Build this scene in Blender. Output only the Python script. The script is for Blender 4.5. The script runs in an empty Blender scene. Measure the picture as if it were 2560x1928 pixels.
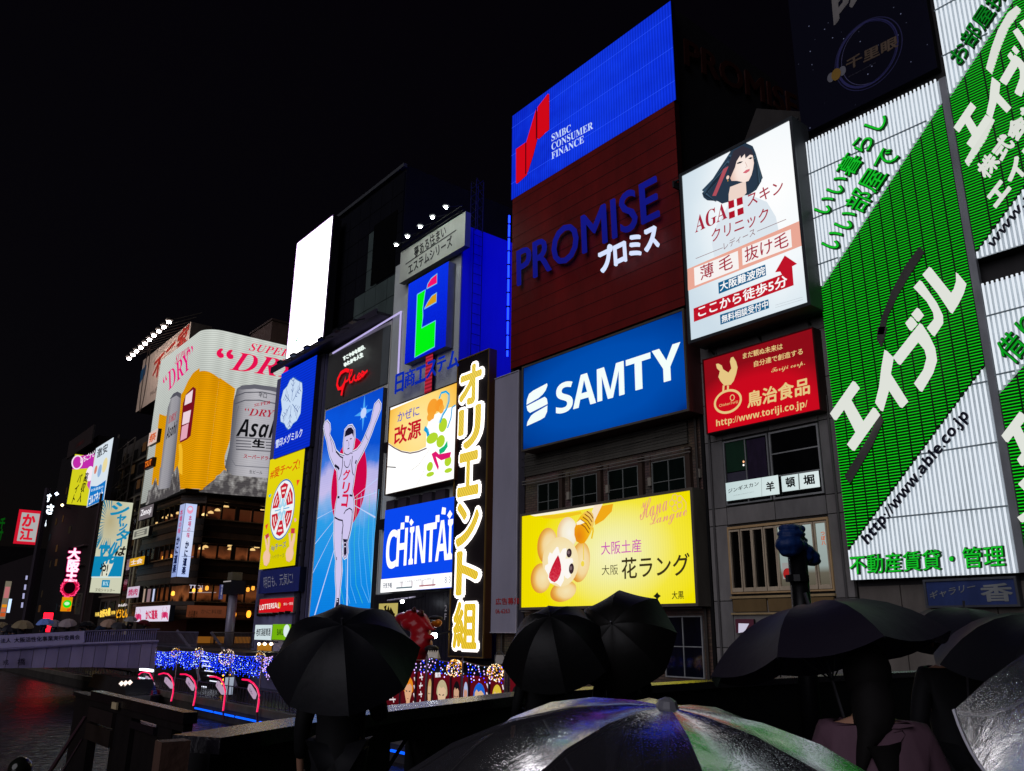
import bpy, math, random
import numpy as np
from mathutils import Vector, Matrix
random.seed(7)
sc = bpy.context.scene
# ------------------------------------------------------------------ camera
EYE = 1.65
W, H, F = 2560., 1928., 2053.
PITCH, ROLL, HEAD = math.radians(16.83), math.radians(.68), math.radians(141.)
CAM = np.array([0., 0., EYE])
_f0 = np.array([math.cos(HEAD), math.sin(HEAD), 0]); _r0 = np.array([math.sin(HEAD), -math.cos(HEAD), 0]); _z = np.array([0, 0, 1.])
FW = _f0*math.cos(PITCH)+_z*math.sin(PITCH); _up = _z*math.cos(PITCH)-_f0*math.sin(PITCH)
RT = _r0*math.cos(ROLL)+_up*math.sin(ROLL); UP = _up*math.cos(ROLL)-_r0*math.sin(ROLL)
cd = bpy.data.cameras.new('camera'); cam = bpy.data.objects.new('camera', cd); sc.collection.objects.link(cam)
M = Matrix.Identity(4)
for i in range(3):
    M[i][0] = RT[i]; M[i][1] = UP[i]; M[i][2] = -FW[i]; M[i][3] = CAM[i]
cam.matrix_world = M
cd.sensor_width = 36; cd.lens = 36*F/W; cd.clip_start = .05; cd.clip_end = 2000
sc.camera = cam
# ------------------------------------------------------------------ sky, city glow, exposure
wd = bpy.data.worlds.new('World'); sc.world = wd; wd.use_nodes = True
nt = wd.node_tree; bg = nt.nodes['Background']
sky = nt.nodes.new('ShaderNodeTexSky'); sky.sky_type = 'NISHITA'; sky.sun_disc = False
sky.sun_elevation = math.radians(4); sky.sun_rotation = math.radians(235)
mx = nt.nodes.new('ShaderNodeMix'); mx.data_type = 'RGBA'; mx.blend_type = 'MIX'; mx.inputs['Factor'].default_value = .8
nt.links.new(sky.outputs[0], mx.inputs['A']); mx.inputs['B'].default_value = (.42, .2, .6, 1)
nt.links.new(mx.outputs['Result'], bg.inputs[0]); bg.inputs[1].default_value = .0028
sl = bpy.data.lights.new('city_glow', 'SUN'); so = bpy.data.objects.new('city_glow', sl); sc.collection.objects.link(so)
sl.energy = 1.1; sl.angle = math.radians(50); sl.color = (.93, .9, 1.)
so.rotation_euler = Vector((-.26, .85, -.4)).to_track_quat('-Z', 'Y').to_euler()
sc.view_settings.view_transform = 'Standard'; sc.view_settings.look = 'None'
sc.view_settings.exposure = 0; sc.view_settings.gamma = 1; sc.view_settings.use_curve_mapping = False
sc.render.engine = 'CYCLES'
cy = sc.cycles; cy.use_denoising = True; cy.max_bounces = 6; cy.diffuse_bounces = 2; cy.glossy_bounces = 3
cy.transparent_max_bounces = 12; cy.caustics_reflective = False; cy.caustics_refractive = False; cy.sample_clamp_indirect = 4
cy.use_adaptive_sampling = True; cy.adaptive_threshold = .008
# ------------------------------------------------------------------ view rays used to survey where things stand
def ray(px, py):
    return (FW*F+RT*(px-W/2)-UP*(py-H/2))/F
def onY(p, Y):
    d = ray(*p); return CAM+d*(Y/d[1])
def onX(p, X):
    d = ray(*p); return CAM+d*(X/d[0])
def onZ(p, Z):
    d = ray(*p); return CAM+d*((Z-EYE)/d[2])
def Z(ox, oy, s):
    return lambda x, y: (ox+x/s, oy+y/s)
Z1, Z2, Z3, Z4 = Z(0, 1050, 4.164), Z(300, 780, 4.164), Z(300, 1150, 4.1644), Z(0, 1400, 3.1557)
Z5, Z6, Z7, Z8 = Z(640, 500, 4.165), Z(640, 880, 4.164), Z(600, 1200, 4.6275), Z(940, 480, 3.9667)
K2, K3, K4, K5 = Z(940, 900, 5.206), Z(940, 1200, 4.628), Z(900, 1480, 5.207), Z(1260, 0, 1.7717)
K6, K7, K8 = Z(1280, 760, 3.966), Z(1280, 1120, 3.786), Z(1680, 260, 2.6875)
M1, M2, M3, M4, M5, M6 = Z(1740, 780, 4.166), Z(1740, 1140, 3.9675), Z(2000, 180, 2.525), Z(2040, 820, 2.525), Z(1960, 0, 3.332), Z(1740, 1440, 2.6976)
N1, N2, N3, N4, N5, N6, N7 = Z(0, 1520, 5.267), Z(0, 1340, 6.942), Z(600, 1420, 7.572), Z(700, 380, 2.872), Z(380, 1600, 6.409), Z(200, 1440, 8.508), Z(1660, 0, 3.966)
P1, P2, P3, P4, P5 = Z(800, 960, 5.555), Z(820, 1220, 5.207), Z(1300, 1260, 6.408), Z(1220, 1460, 3.95), Z(0, 1740, 4.809)
ID = lambda x, y: (x, y)
# ------------------------------------------------------------------ materials
def lin(h):
    if not isinstance(h, str): return tuple(h)+((1,) if len(h) == 3 else ())
    h = h.lstrip('#'); v = [int(h[i:i+2], 16)/255 for i in (0, 2, 4)]
    return tuple(c/12.92 if c <= .04045 else ((c+.055)/1.055)**2.4 for c in v)+(1,)
_mc = {}
def newmat(name):
    m = bpy.data.materials.new(name); m.use_nodes = True; m.node_tree.nodes.clear(); return m
def em(c, s=1., sample=False):
    k = ('e', c, s, sample)
    if k in _mc: return _mc[k]
    m = newmat('glow'); n = m.node_tree; e = n.nodes.new('ShaderNodeEmission'); o = n.nodes.new('ShaderNodeOutputMaterial')
    e.inputs[0].default_value = lin(c); e.inputs[1].default_value = s; n.links.new(e.outputs[0], o.inputs[0])
    m.cycles.emission_sampling = 'AUTO' if sample else 'NONE'
    _mc[k] = m; return m
def paint(c, rough=.6, metal=0., grime=.25, scale=1.5, bump=.0, bscale=30., coat=0.):
    k = ('p', c, rough, metal, grime, scale, bump, bscale, coat)
    if k in _mc: return _mc[k]
    m = newmat('paint'); n = m.node_tree; b = n.nodes.new('ShaderNodeBsdfPrincipled'); o = n.nodes.new('ShaderNodeOutputMaterial')
    b.inputs['Roughness'].default_value = rough; b.inputs['Metallic'].default_value = metal; b.inputs['Coat Weight'].default_value = coat; b.inputs['Specular IOR Level'].default_value = .5 if rough < .3 else .18
    n.links.new(b.outputs[0], o.inputs[0])
    g = n.nodes.new('ShaderNodeNewGeometry'); t = n.nodes.new('ShaderNodeTexNoise'); t.inputs['Scale'].default_value = scale; t.inputs['Detail'].default_value = 6; t.inputs['Roughness'].default_value = .65
    mp = n.nodes.new('ShaderNodeMapping'); mp.inputs['Scale'].default_value = (1, 1, .35)
    n.links.new(g.outputs['Position'], mp.inputs[0]); n.links.new(mp.outputs[0], t.inputs['Vector'])
    r = n.nodes.new('ShaderNodeMapRange'); r.inputs['From Min'].default_value = .3; r.inputs['From Max'].default_value = .7
    r.inputs['To Min'].default_value = 1-grime; r.inputs['To Max'].default_value = 1+grime*.6
    n.links.new(t.outputs[0], r.inputs[0])
    v = n.nodes.new('ShaderNodeVectorMath'); v.operation = 'SCALE'; v.inputs[0].default_value = lin(c)[:3]
    n.links.new(r.outputs[0], v.inputs['Scale']); n.links.new(v.outputs[0], b.inputs['Base Color'])
    if bump:
        t2 = n.nodes.new('ShaderNodeTexNoise'); t2.inputs['Scale'].default_value = bscale; t2.inputs['Detail'].default_value = 3
        n.links.new(g.outputs['Position'], t2.inputs['Vector'])
        bp = n.nodes.new('ShaderNodeBump'); bp.inputs['Strength'].default_value = bump; bp.inputs['Distance'].default_value = .02
        n.links.new(t2.outputs[0], bp.inputs['Height']); n.links.new(bp.outputs[0], b.inputs['Normal'])
    _mc[k] = m; return m
def screen(stops, axis=(0, 0, 1), a=0., b=1., s=1., radial=None, sample=True, stripes=None, mottle=0., mscale=1.):
    """lit printed face or LED screen: colour ramp along an axis (or round a point), fine scan lines, slight unevenness"""
    m = newmat('screen'); n = m.node_tree; L = n.links.new
    e = n.nodes.new('ShaderNodeEmission'); o = n.nodes.new('ShaderNodeOutputMaterial'); L(e.outputs[0], o.inputs[0])
    g = n.nodes.new('ShaderNodeNewGeometry'); P = g.outputs['Position']
    if radial:
        su = n.nodes.new('ShaderNodeVectorMath'); su.operation = 'SUBTRACT'; L(P, su.inputs[0]); su.inputs[1].default_value = radial[0]
        mu = n.nodes.new('ShaderNodeVectorMath'); mu.operation = 'MULTIPLY'; L(su.outputs[0], mu.inputs[0]); mu.inputs[1].default_value = [1/x for x in radial[1]]
        le = n.nodes.new('ShaderNodeVectorMath'); le.operation = 'LENGTH'; L(mu.outputs[0], le.inputs[0]); t = le.outputs['Value']
    else:
        d = n.nodes.new('ShaderNodeVectorMath'); d.operation = 'DOT_PRODUCT'; L(P, d.inputs[0]); d.inputs[1].default_value = axis
        r = n.nodes.new('ShaderNodeMapRange'); L(d.outputs['Value'], r.inputs[0]); r.inputs[1].default_value = a; r.inputs[2].default_value = b; t = r.outputs[0]
    if mottle:
        nz = n.nodes.new('ShaderNodeTexNoise'); nz.inputs['Scale'].default_value = mscale; nz.inputs['Detail'].default_value = 4; L(P, nz.inputs['Vector'])
        ma = n.nodes.new('ShaderNodeMath'); ma.operation = 'MULTIPLY_ADD'; L(nz.outputs[0], ma.inputs[0]); ma.inputs[1].default_value = mottle; L(t, ma.inputs[2])
        sb = n.nodes.new('ShaderNodeMath'); sb.operation = 'SUBTRACT'; L(ma.outputs[0], sb.inputs[0]); sb.inputs[1].default_value = mottle*.5; t = sb.outputs[0]
    cr = n.nodes.new('ShaderNodeValToRGB'); L(t, cr.inputs[0]); el = cr.color_ramp.elements
    if len(stops) == 1: stops = [(0, stops[0][1]), (1, stops[0][1])]
    el[0].position, el[0].color = stops[0][0], lin(stops[0][1]); el[1].position, el[1].color = stops[-1][0], lin(stops[-1][1])
    for p, c in stops[1:-1]:
        x = el.new(p); x.color = lin(c)
    L(cr.outputs[0], e.inputs[0])
    val = None
    for (ax, per, amt) in (stripes or []):
        d2 = n.nodes.new('ShaderNodeVectorMath'); d2.operation = 'DOT_PRODUCT'; L(P, d2.inputs[0]); d2.inputs[1].default_value = ax
        mm = n.nodes.new('ShaderNodeMath'); mm.operation = 'MULTIPLY'; L(d2.outputs['Value'], mm.inputs[0]); mm.inputs[1].default_value = 2*math.pi/per
        sn = n.nodes.new('ShaderNodeMath'); sn.operation = 'SINE'; L(mm.outputs[0], sn.inputs[0])
        mr = n.nodes.new('ShaderNodeMapRange'); L(sn.outputs[0], mr.inputs[0]); mr.inputs[1].default_value = -1; mr.inputs[2].default_value = 1; mr.inputs[3].default_value = 1-amt; mr.inputs[4].default_value = 1
        if val is None: val = mr.outputs[0]
        else:
            q = n.nodes.new('ShaderNodeMath'); q.operation = 'MULTIPLY'; L(val, q.inputs[0]); L(mr.outputs[0], q.inputs[1]); val = q.outputs[0]
    if val is not None:
        q = n.nodes.new('ShaderNodeMath'); q.operation = 'MULTIPLY'; L(val, q.inputs[0]); q.inputs[1].default_value = s; L(q.outputs[0], e.inputs[1])
    else: e.inputs[1].default_value = s
    m.cycles.emission_sampling = 'AUTO' if sample else 'NONE'
    return m
def glassmat(tint='#20242a', rough=.05, mixf=.25):
    k = ('g', tint, rough, mixf)
    if k in _mc: return _mc[k]
    m = newmat('pane'); n = m.node_tree; o = n.nodes.new('ShaderNodeOutputMaterial'); mi = n.nodes.new('ShaderNodeMixShader')
    t = n.nodes.new('ShaderNodeBsdfTransparent'); g = n.nodes.new('ShaderNodeBsdfGlossy'); g.inputs['Roughness'].default_value = rough
    t.inputs[0].default_value = lin(tint); mi.inputs[0].default_value = mixf
    n.links.new(t.outputs[0], mi.inputs[1]); n.links.new(g.outputs[0], mi.inputs[2]); n.links.new(mi.outputs[0], o.inputs[0])
    _mc[k] = m; return m
# ------------------------------------------------------------------ objects
def prop(o, label=None, cat=None, group=None, kind=None):
    if label: o['label'] = label
    if cat: o['category'] = cat
    if group: o['group'] = group
    if kind: o['kind'] = kind
    return o
def root(name, label, cat, loc, group=None, rz=0):
    o = bpy.data.objects.new(name, None); sc.collection.objects.link(o); o.location = loc; o.rotation_euler = (0, 0, rz); o.empty_display_size = .3
    return prop(o, label, cat, group)
def mk(name, v, f, mats, parent=None, mi=None, smooth=False, kind=None, label=None, local=False):
    """one mesh object; vertices in world metres unless local (then in the parent's own frame)"""
    if not isinstance(mats, (list, tuple)): mats = [mats]
    me = bpy.data.meshes.new(name)
    if parent is not None and not local:
        L = parent_origin(parent); v = [(a[0]-L[0], a[1]-L[1], a[2]-L[2]) for a in v]
    me.from_pydata([tuple(float(c) for c in a) for a in v], [], [tuple(int(i) for i in a) for a in f])
    for m in mats: me.materials.append(m)
    if mi is not None: me.polygons.foreach_set('material_index', mi)
    if smooth: me.polygons.foreach_set('use_smooth', [True]*len(me.polygons))
    me.update()
    o = bpy.data.objects.new(name, me); sc.collection.objects.link(o)
    if parent is not None: o.parent = parent
    if kind: o['kind'] = kind
    if label: o['label'] = label
    return o
def parent_origin(p):
    L = Vector((0, 0, 0))
    while p is not None: L += p.location; p = p.parent
    return L
def boxes(bl):
    v, f = [], []
    for (x0, x1, y0, y1, z0, z1) in bl:
        b = len(v)
        v += [(x0, y0, z0), (x1, y0, z0), (x1, y1, z0), (x0, y1, z0), (x0, y0, z1), (x1, y0, z1), (x1, y1, z1), (x0, y1, z1)]
        f += [(b, b+3, b+2, b+1), (b+4, b+5, b+6, b+7), (b, b+1, b+5, b+4), (b+1, b+2, b+6, b+5), (b+2, b+3, b+7, b+6), (b+3, b, b+4, b+7)]
    return v, f
def box(name, b, mat, parent=None, **k):
    v, f = boxes(b if isinstance(b[0], (list, tuple)) else [b]); return mk(name, v, f, mat, parent, **k)
def tube(pts, r, n=6, close=False):
    """round bar through points; r a number or one per point"""
    pts = [Vector(p) for p in pts]; v, f = [], []; K = len(pts)
    for i, p in enumerate(pts):
        d = (pts[min(i+1, K-1)]-pts[max(i-1, 0)]).normalized()
        a = d.orthogonal().normalized() if abs(d.z) > .95 else Vector((0, 0, 1)).cross(d).normalized(); b = d.cross(a)
        rr = r[i] if isinstance(r, (list, tuple)) else r
        for k in range(n):
            t = 2*math.pi*k/n; v.append(tuple(p+a*math.cos(t)*rr+b*math.sin(t)*rr))
    for i in range(K-1):
        for k in range(n): f.append((i*n+k, i*n+(k+1) % n, (i+1)*n+(k+1) % n, (i+1)*n+k))
    f.append(tuple(range(n-1, -1, -1))); f.append(tuple((K-1)*n+k for k in range(n)))
    return v, f
def join(*vf):
    v, f = [], []
    for a, b in vf:
        n = len(v); v += list(a); f += [tuple(i+n for i in q) for q in b]
    return v, f
def octas(pts, r):
    v, f = [], []
    for p in pts:
        b = len(v); x, y, z = p; rr = r() if callable(r) else r
        v += [(x+rr, y, z), (x-rr, y, z), (x, y+rr, z), (x, y-rr, z), (x, y, z+rr), (x, y, z-rr)]
        f += [(b, b+2, b+4), (b+2, b+1, b+4), (b+1, b+3, b+4), (b+3, b, b+4), (b+2, b, b+5), (b+1, b+2, b+5), (b+3, b+1, b+5), (b, b+3, b+5)]
    return v, f
def lathe(prof, c, n=16):
    v, f = [], []
    for (r, z) in prof:
        for k in range(n):
            t = 2*math.pi*k/n; v.append((c[0]+r*math.cos(t), c[1]+r*math.sin(t), c[2]+z))
    for i in range(len(prof)-1):
        for k in range(n): f.append((i*n+k, i*n+(k+1) % n, (i+1)*n+(k+1) % n, (i+1)*n+k))
    return v, f
def ellips(c, r, n=12, m=8):
    v, f = [], []
    for i in range(m+1):
        a = math.pi*i/m
        for k in range(n): t = 2*math.pi*k/n; v.append((c[0]+r[0]*math.sin(a)*math.cos(t), c[1]+r[1]*math.sin(a)*math.sin(t), c[2]+r[2]*math.cos(a)))
    for i in range(m):
        for k in range(n): f.append((i*n+k, (i+1)*n+k, (i+1)*n+(k+1) % n, i*n+(k+1) % n))
    return v, f
# ------------------------------------------------------------------ lettering
_tc = {}
def mathf(s, u, l):
    return ''.join(chr(u+ord(c)-65) if 'A' <= c <= 'Z' else chr(l+ord(c)-97) if 'a' <= c <= 'z' else c for c in s)
serif = lambda s: mathf(s, 0x1D400, 0x1D41A)
serifi = lambda s: mathf(s, 0x1D468, 0x1D482)
script = lambda s: mathf(s, 0x1D4D0, 0x1D4EA)
bsans = lambda s: mathf(s, 0x1D5D4, 0x1D5EE)
bsansi = lambda s: mathf(s, 0x1D63C, 0x1D656)
def glyphs(body, bold=0., depth=0., vert=False, res=3, lsp=1.):
    k = (body, bold, depth, vert)
    if k in _tc: return _tc[k]
    def run(off, dp):
        c = bpy.data.curves.new('t', 'FONT'); c.body = '\n'.join(body) if vert else body; c.align_x = 'CENTER' if vert else 'LEFT'
        c.offset = off; c.extrude = dp; c.resolution_u = res; c.space_line = lsp
        o = bpy.data.objects.new('t', c); sc.collection.objects.link(o); bpy.context.view_layer.update()
        m = bpy.data.meshes.new_from_object(o.evaluated_get(bpy.context.evaluated_depsgraph_get()))
        v = np.array([x.co[:] for x in m.vertices]); f = [tuple(p.vertices) for p in m.polygons]
        bpy.data.objects.remove(o); bpy.data.curves.remove(c); bpy.data.meshes.remove(m); return v, f
    v, f = run(0, depth); ref = v
    if bold:
        # heavier strokes: the outline laid over itself, shifted round a small circle
        nd = 12 if bold > .06 else 8 if bold > .022 else 5; V, Fc = [v], list(f); nv = len(v)
        for q in range(nd):
            a = 2*math.pi*(q+.5)/nd; V.append(v+[bold*math.cos(a), bold*math.sin(a), -.0012*(q+1)]); Fc += [tuple(i+nv*(q+1) for i in t) for t in f]
        v, f = np.vstack(V), Fc
    lo, hi = ref.min(0), ref.max(0); w, h = max(hi[0]-lo[0], 1e-4), max(hi[1]-lo[1], 1e-4)
    u = (v-[lo[0], lo[1], 0])/[w, h, 1]
    _tc[k] = (u, f, w, h); return _tc[k]
# ------------------------------------------------------------------ signs
class Sign:
    """a sign lying in a plane: 'Y' faces the canal (-Y), 'X' faces the camera's bridge (+X)"""
    def __init__(s, name, label, cat, pl, off, corners=None, rect=None, face=None, body='#1a1a1c', depth=.5, rim=.0, rimc='#303236', group=None, lit=True, facename='panel', st=1.):
        s.pl, s.off, s.lit, s.st = pl, off, lit, st; s.acc = {}
        if corners:
            q = [s.uv(p) for p in corners]
            s.u0, s.u1 = (q[0][0]+q[3][0])/2, (q[1][0]+q[2][0])/2; s.v1, s.v0 = (q[0][1]+q[1][1])/2, (q[2][1]+q[3][1])/2
        else: s.u0, s.u1, s.v0, s.v1 = rect
        um = (s.u0+s.u1)/2
        s.root = root(name, label, cat, tuple(s.w(um, s.v0-rim, -depth)), group)
        r = rim
        if depth > 0: s.bx('housing', s.u0-r, s.u1+r, s.v0-r, s.v1+r, -depth, 0, paint(body, .5))
        if face is not None:
            mk(facename, [s.w(s.u0, s.v0, .02), s.w(s.u1, s.v0, .02), s.w(s.u1, s.v1, .02), s.w(s.u0, s.v1, .02)], [(0, 1, 2, 3)], face, s.root)
        if rim:
            for (a, b, c, d) in ((s.u0-r, s.u0, s.v0-r, s.v1+r), (s.u1, s.u1+r, s.v0-r, s.v1+r), (s.u0, s.u1, s.v0-r, s.v0), (s.u0, s.u1, s.v1, s.v1+r)):
                s.bx('frame', a, b, c, d, .002, .09, paint(rimc, .4, .3))
    def w(s, u, v, d):
        return (u, s.off-d, v) if s.pl == 'Y' else (s.off+d, u, v)
    def uv(s, p, d=0.):
        q = onY(p, s.off-d) if s.pl == 'Y' else onX(p, s.off+d)
        return (q[0], q[2]) if s.pl == 'Y' else (q[1], q[2])
    def m(s, c, st=None):
        if not isinstance(c, str): return c
        return em(c, s.st if st is None else st) if s.lit else paint(c, .5)
    def bx(s, name, u0, u1, v0, v1, d0, d1, mat, **k):
        c = [s.w(u0, v0, d0), s.w(u1, v1, d1)]
        lo = [min(c[0][i], c[1][i]) for i in range(3)]; hi = [max(c[0][i], c[1][i]) for i in range(3)]
        return box(name, (lo[0], hi[0], lo[1], hi[1], lo[2], hi[2]), mat, s.root, **k)
    def put(s, name, v, f, c, st=None):
        a = s.acc.setdefault(name, [[], [], [], []]); m = s.m(c, st)
        if m not in a[3]: a[3].append(m)
        n = len(a[0]); a[0] += v; a[1] += [tuple(i+n for i in q) for q in f]; a[2] += [a[3].index(m)]*len(f)
    def done(s):
        for n, (v, f, mi, ms) in s.acc.items(): mk(n, v, f, ms, s.root, mi=mi)
        s.acc = {}; return s.root
    def flat(s, uv, c, layer=1, name='print', thick=0., st=None):
        d = .03+.012*layer; n = len(uv)
        v = [s.w(a, b, d+thick) for a, b in uv]; f = [tuple(range(n))]
        if thick:
            v += [s.w(a, b, d) for a, b in uv]; f += [(i, i+n, (i+1) % n+n, (i+1) % n) for i in range(n)]
        s.put(name, v, f, c, st)
    def poly(s, g, pts, c, layer=1, name='print', **k): s.flat([s.uv(g(*p)) for p in pts], c, layer, name, **k)
    def rect(s, g, a, b, c, layer=1, name='print', **k):
        (u0, v0), (u1, v1) = s.uv(g(*a)), s.uv(g(*b)); s.flat([(u0, v0), (u1, v0), (u1, v1), (u0, v1)], c, layer, name, **k)
    def ell(s, g, c, ex, ey, col, layer=1, name='print', n=28, a0=0, a1=360, **k):
        (u, v) = s.uv(g(*c)); a = abs(s.uv(g(*ex))[0]-u); b = abs(s.uv(g(*ey))[1]-v)
        pts = [(u+a*math.cos(math.radians(a0+(a1-a0)*i/n)), v+b*math.sin(math.radians(a0+(a1-a0)*i/n))) for i in range(n if a1-a0 == 360 else n+1)]
        s.flat(pts, col, layer, name, **k); return u, v, a, b
    def ring(s, u, v, a, b, wd, col, layer=1, name='print', n=36, **k):
        s.stroke_uv([(u+a*math.cos(2*math.pi*i/n), v+b*math.sin(2*math.pi*i/n)) for i in range(n+1)], wd, col, layer, name, **k)
    def stroke_uv(s, pts, wd, col, layer=1, name='print', st=None, thick=0.):
        d = .03+.012*layer+thick; P = [Vector((a, b)) for a, b in pts]; v, f = [], []
        for i, p in enumerate(P):
            t = (P[min(i+1, len(P)-1)]-P[max(i-1, 0)]); t = t.normalized() if t.length > 1e-6 else Vector((1, 0)); ws = wd[i] if isinstance(wd, (list, tuple)) else wd; nn = Vector((-t.y, t.x))*ws*.5
            v += [s.w(p.x+nn.x, p.y+nn.y, d), s.w(p.x-nn.x, p.y-nn.y, d)]
            if i: b = 2*i; f.append((b-2, b-1, b+1, b))
        s.put(name, v, f, col, st)
    def stroke(s, g, pts, wd, col, layer=1, name='print', **k): s.stroke_uv([s.uv(g(*p)) for p in pts], wd, col, layer, name, **k)
    def text(s, g, body, bl, tr, col, layer=2, bold=0., depth=0., vert=False, shear=0., name='lettering', tl=None, own=False, st=None, off=0., side=None, lsp=1.):
        """bl and tr span the text's box; with tl given, bl-tr is the baseline and tl fixes height and slant"""
        dd = off+depth+.03; B, R = s.uv(g(*bl), dd), s.uv(g(*tr), dd)
        if tl is None: e1, e2 = (R[0]-B[0], 0), (shear*(R[1]-B[1]), R[1]-B[1])
        else:
            T = s.uv(g(*tl), dd); e1, e2 = (R[0]-B[0], R[1]-B[1]), (T[0]-B[0], T[1]-B[1])
        s.tx(body, B, e1, e2, col, layer, bold, depth, vert, name, own, st, off, lsp)
    def tx(s, body, B, e1, e2, col, layer=2, bold=0., depth=0., vert=False, name='lettering', own=False, st=None, off=0., lsp=1.):
        u, f, w, h = glyphs(body, bold, .5 if depth else 0, vert, lsp=lsp)
        d0 = .03+.012*layer+off
        v = [s.w(B[0]+e1[0]*a+e2[0]*b, B[1]+e1[1]*a+e2[1]*b, d0+(c+.5)*depth if depth else d0+c) for a, b, c in u]
        if own: mk(name, v, f, s.m(col, st), s.root)
        else: s.put(name, v, f, col, st)
    def solid(s, g, polys, col, thick=.2, off=.2, name='letter', st=None):
        for p in polys:
            d = .03+off; uv = [s.uv(g(*q), d+thick) for q in p]; n = len(uv)
            s.put(name, [s.w(a, b, d+thick) for a, b in uv]+[s.w(a, b, d) for a, b in uv], [tuple(range(n))]+[(i, i+n, (i+1) % n+n, (i+1) % n) for i in range(n)], col, st)
        s.done()
    def glyph(s, g, ch, pts, d1, d2, col, depth=.2, off=.2, bold=0., name='letter', st=None, skew=None):
        """one big raised letter whose outer points are given; d1-d2 is the writing direction"""
        dd = off+depth+.03; a, b = Vector(s.uv(g(*d1), dd)), Vector(s.uv(g(*d2), dd)); e = (b-a).normalized(); n = Vector((-e.y, e.x)) if skew is None else Vector(skew).normalized()
        Mx = Matrix(((e.x, n.x), (e.y, n.y))).inverted(); q = [Mx @ Vector(s.uv(g(*p), dd)) for p in pts]
        x0, x1, y0, y1 = min(p.x for p in q), max(p.x for p in q), min(p.y for p in q), max(p.y for p in q)
        B = e*x0+n*y0; s.tx(ch, B, e*(x1-x0), n*(y1-y0), col, 0, bold, depth, False, name, True, st, off)
# ================================================================== SETTING
PROM, WAT, SY = -3.35, -4.6, 33.
def watermat():
    m = newmat('water'); n = m.node_tree; L = n.links.new
    b = n.nodes.new('ShaderNodeBsdfPrincipled'); o = n.nodes.new('ShaderNodeOutputMaterial'); L(b.outputs[0], o.inputs[0])
    b.inputs['Base Color'].default_value = (.006, .004, .008, 1); b.inputs['Roughness'].default_value = .06; b.inputs['IOR'].default_value = 1.33
    g = n.nodes.new('ShaderNodeNewGeometry'); mp = n.nodes.new('ShaderNodeMapping'); mp.inputs['Scale'].default_value = (1, 1.5, 1); L(g.outputs['Position'], mp.inputs[0])
    a = n.nodes.new('ShaderNodeTexNoise'); a.inputs['Scale'].default_value = .9; a.inputs['Detail'].default_value = 5; a.inputs['Roughness'].default_value = .6; L(mp.outputs[0], a.inputs['Vector'])
    bp = n.nodes.new('ShaderNodeBump'); bp.inputs['Strength'].default_value = .55; bp.inputs['Distance'].default_value = .3; L(a.outputs[0], bp.inputs['Height']); L(bp.outputs[0], b.inputs['Normal'])
    return m
mk('water', [(-420, -30, WAT), (6, -30, WAT), (6, 24.4, WAT), (-420, 24.4, WAT)], [(0, 1, 2, 3)], watermat(), kind='structure')
wet = paint('#26262a', .22, 0, .5, 1.2, .5, 14)
stone = paint('#4a4640', .55, 0, .4, .8, .3, 9)
box('ground', (-600, 300, 33.6, 500, -6, -.02), paint('#2a2a2c', .5), kind='structure')
box('promenade', (-420, 60, 24.2, 33.6, -6, PROM), wet, kind='structure')
box('quay_coping', (-420, 60, 23.9, 24.35, PROM-.4, PROM+.06), stone, kind='structure')
box('quay_wall', (-420, 60, 24.0, 24.2, -6, PROM-.4), paint('#2c2926', .7, 0, .5, .6, .4, 6), kind='structure')
box('bridge_deck', (-8.7, 12, -14, 33.5, -.6, 0), wet, kind='structure')
box('north_bank', (-17, -8.7, -20, 1.2, -6, -1.2), wet, kind='structure')
# ================================================================== helper: building with parts
def building(name, label, X0, X1, Y0, Y1, Z0, Z1, col='#3a3a3e', wall='wall', **k):
    r = root(name, label, 'building', ((X0+X1)/2, (Y0+Y1)/2, Z0)); box(wall, (X0, X1, Y0, Y1, Z0, Z1), paint(col, .65, **k), r)
    return r
def windowY(r, X0, X1, Z0, Z1, Y, nx, nz, fc='#7a7a76', fw=.07, inside='#0c0e10', glow=None, glowst=.1, depth=.25):
    """a window in a canal-facing wall: frame, panes, dark or lit room behind the glass"""
    w = box('window', [(X0-.0, X0+fw, Y-.08, Y+.02, Z0, Z1), (X1-fw, X1, Y-.08, Y+.02, Z0, Z1), (X0+fw, X1-fw, Y-.08, Y+.02, Z0, Z0+fw), (X0+fw, X1-fw, Y-.08, Y+.02, Z1-fw, Z1)], paint(fc, .4, .4), r)
    for i in range(1, nx):
        x = X0+(X1-X0)*i/nx; box('mullion', (x-fw*.4, x+fw*.4, Y-.07, Y-.01, Z0+fw, Z1-fw), paint(fc, .4, .4), w)
    for j in range(1, nz):
        z = Z0+(Z1-Z0)*j/nz; box('glazing_bar', (X0+fw, X1-fw, Y-.065, Y-.015, z-fw*.35, z+fw*.35), paint(fc, .4, .4), w)
    pm = paint(inside, .06, 0, .6, .7) if glow is None else screen([(0, glow), (1, inside)], (0, 0, 1), Z0, Z1, glowst, sample=False, mottle=.8, mscale=1.5)
    for i in range(nx):
        for j in range(nz):
            a, b = X0+(X1-X0)*i/nx, X0+(X1-X0)*(i+1)/nx; c, d = Z0+(Z1-Z0)*j/nz, Z0+(Z1-Z0)*(j+1)/nz
            mk('pane', [(a+.03, Y-.03, c+.03), (b-.03, Y-.03, c+.03), (b-.03, Y-.03, d-.03), (a+.03, Y-.03, d-.03)], [(0, 1, 2, 3)], pm, w)
    return w
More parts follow.
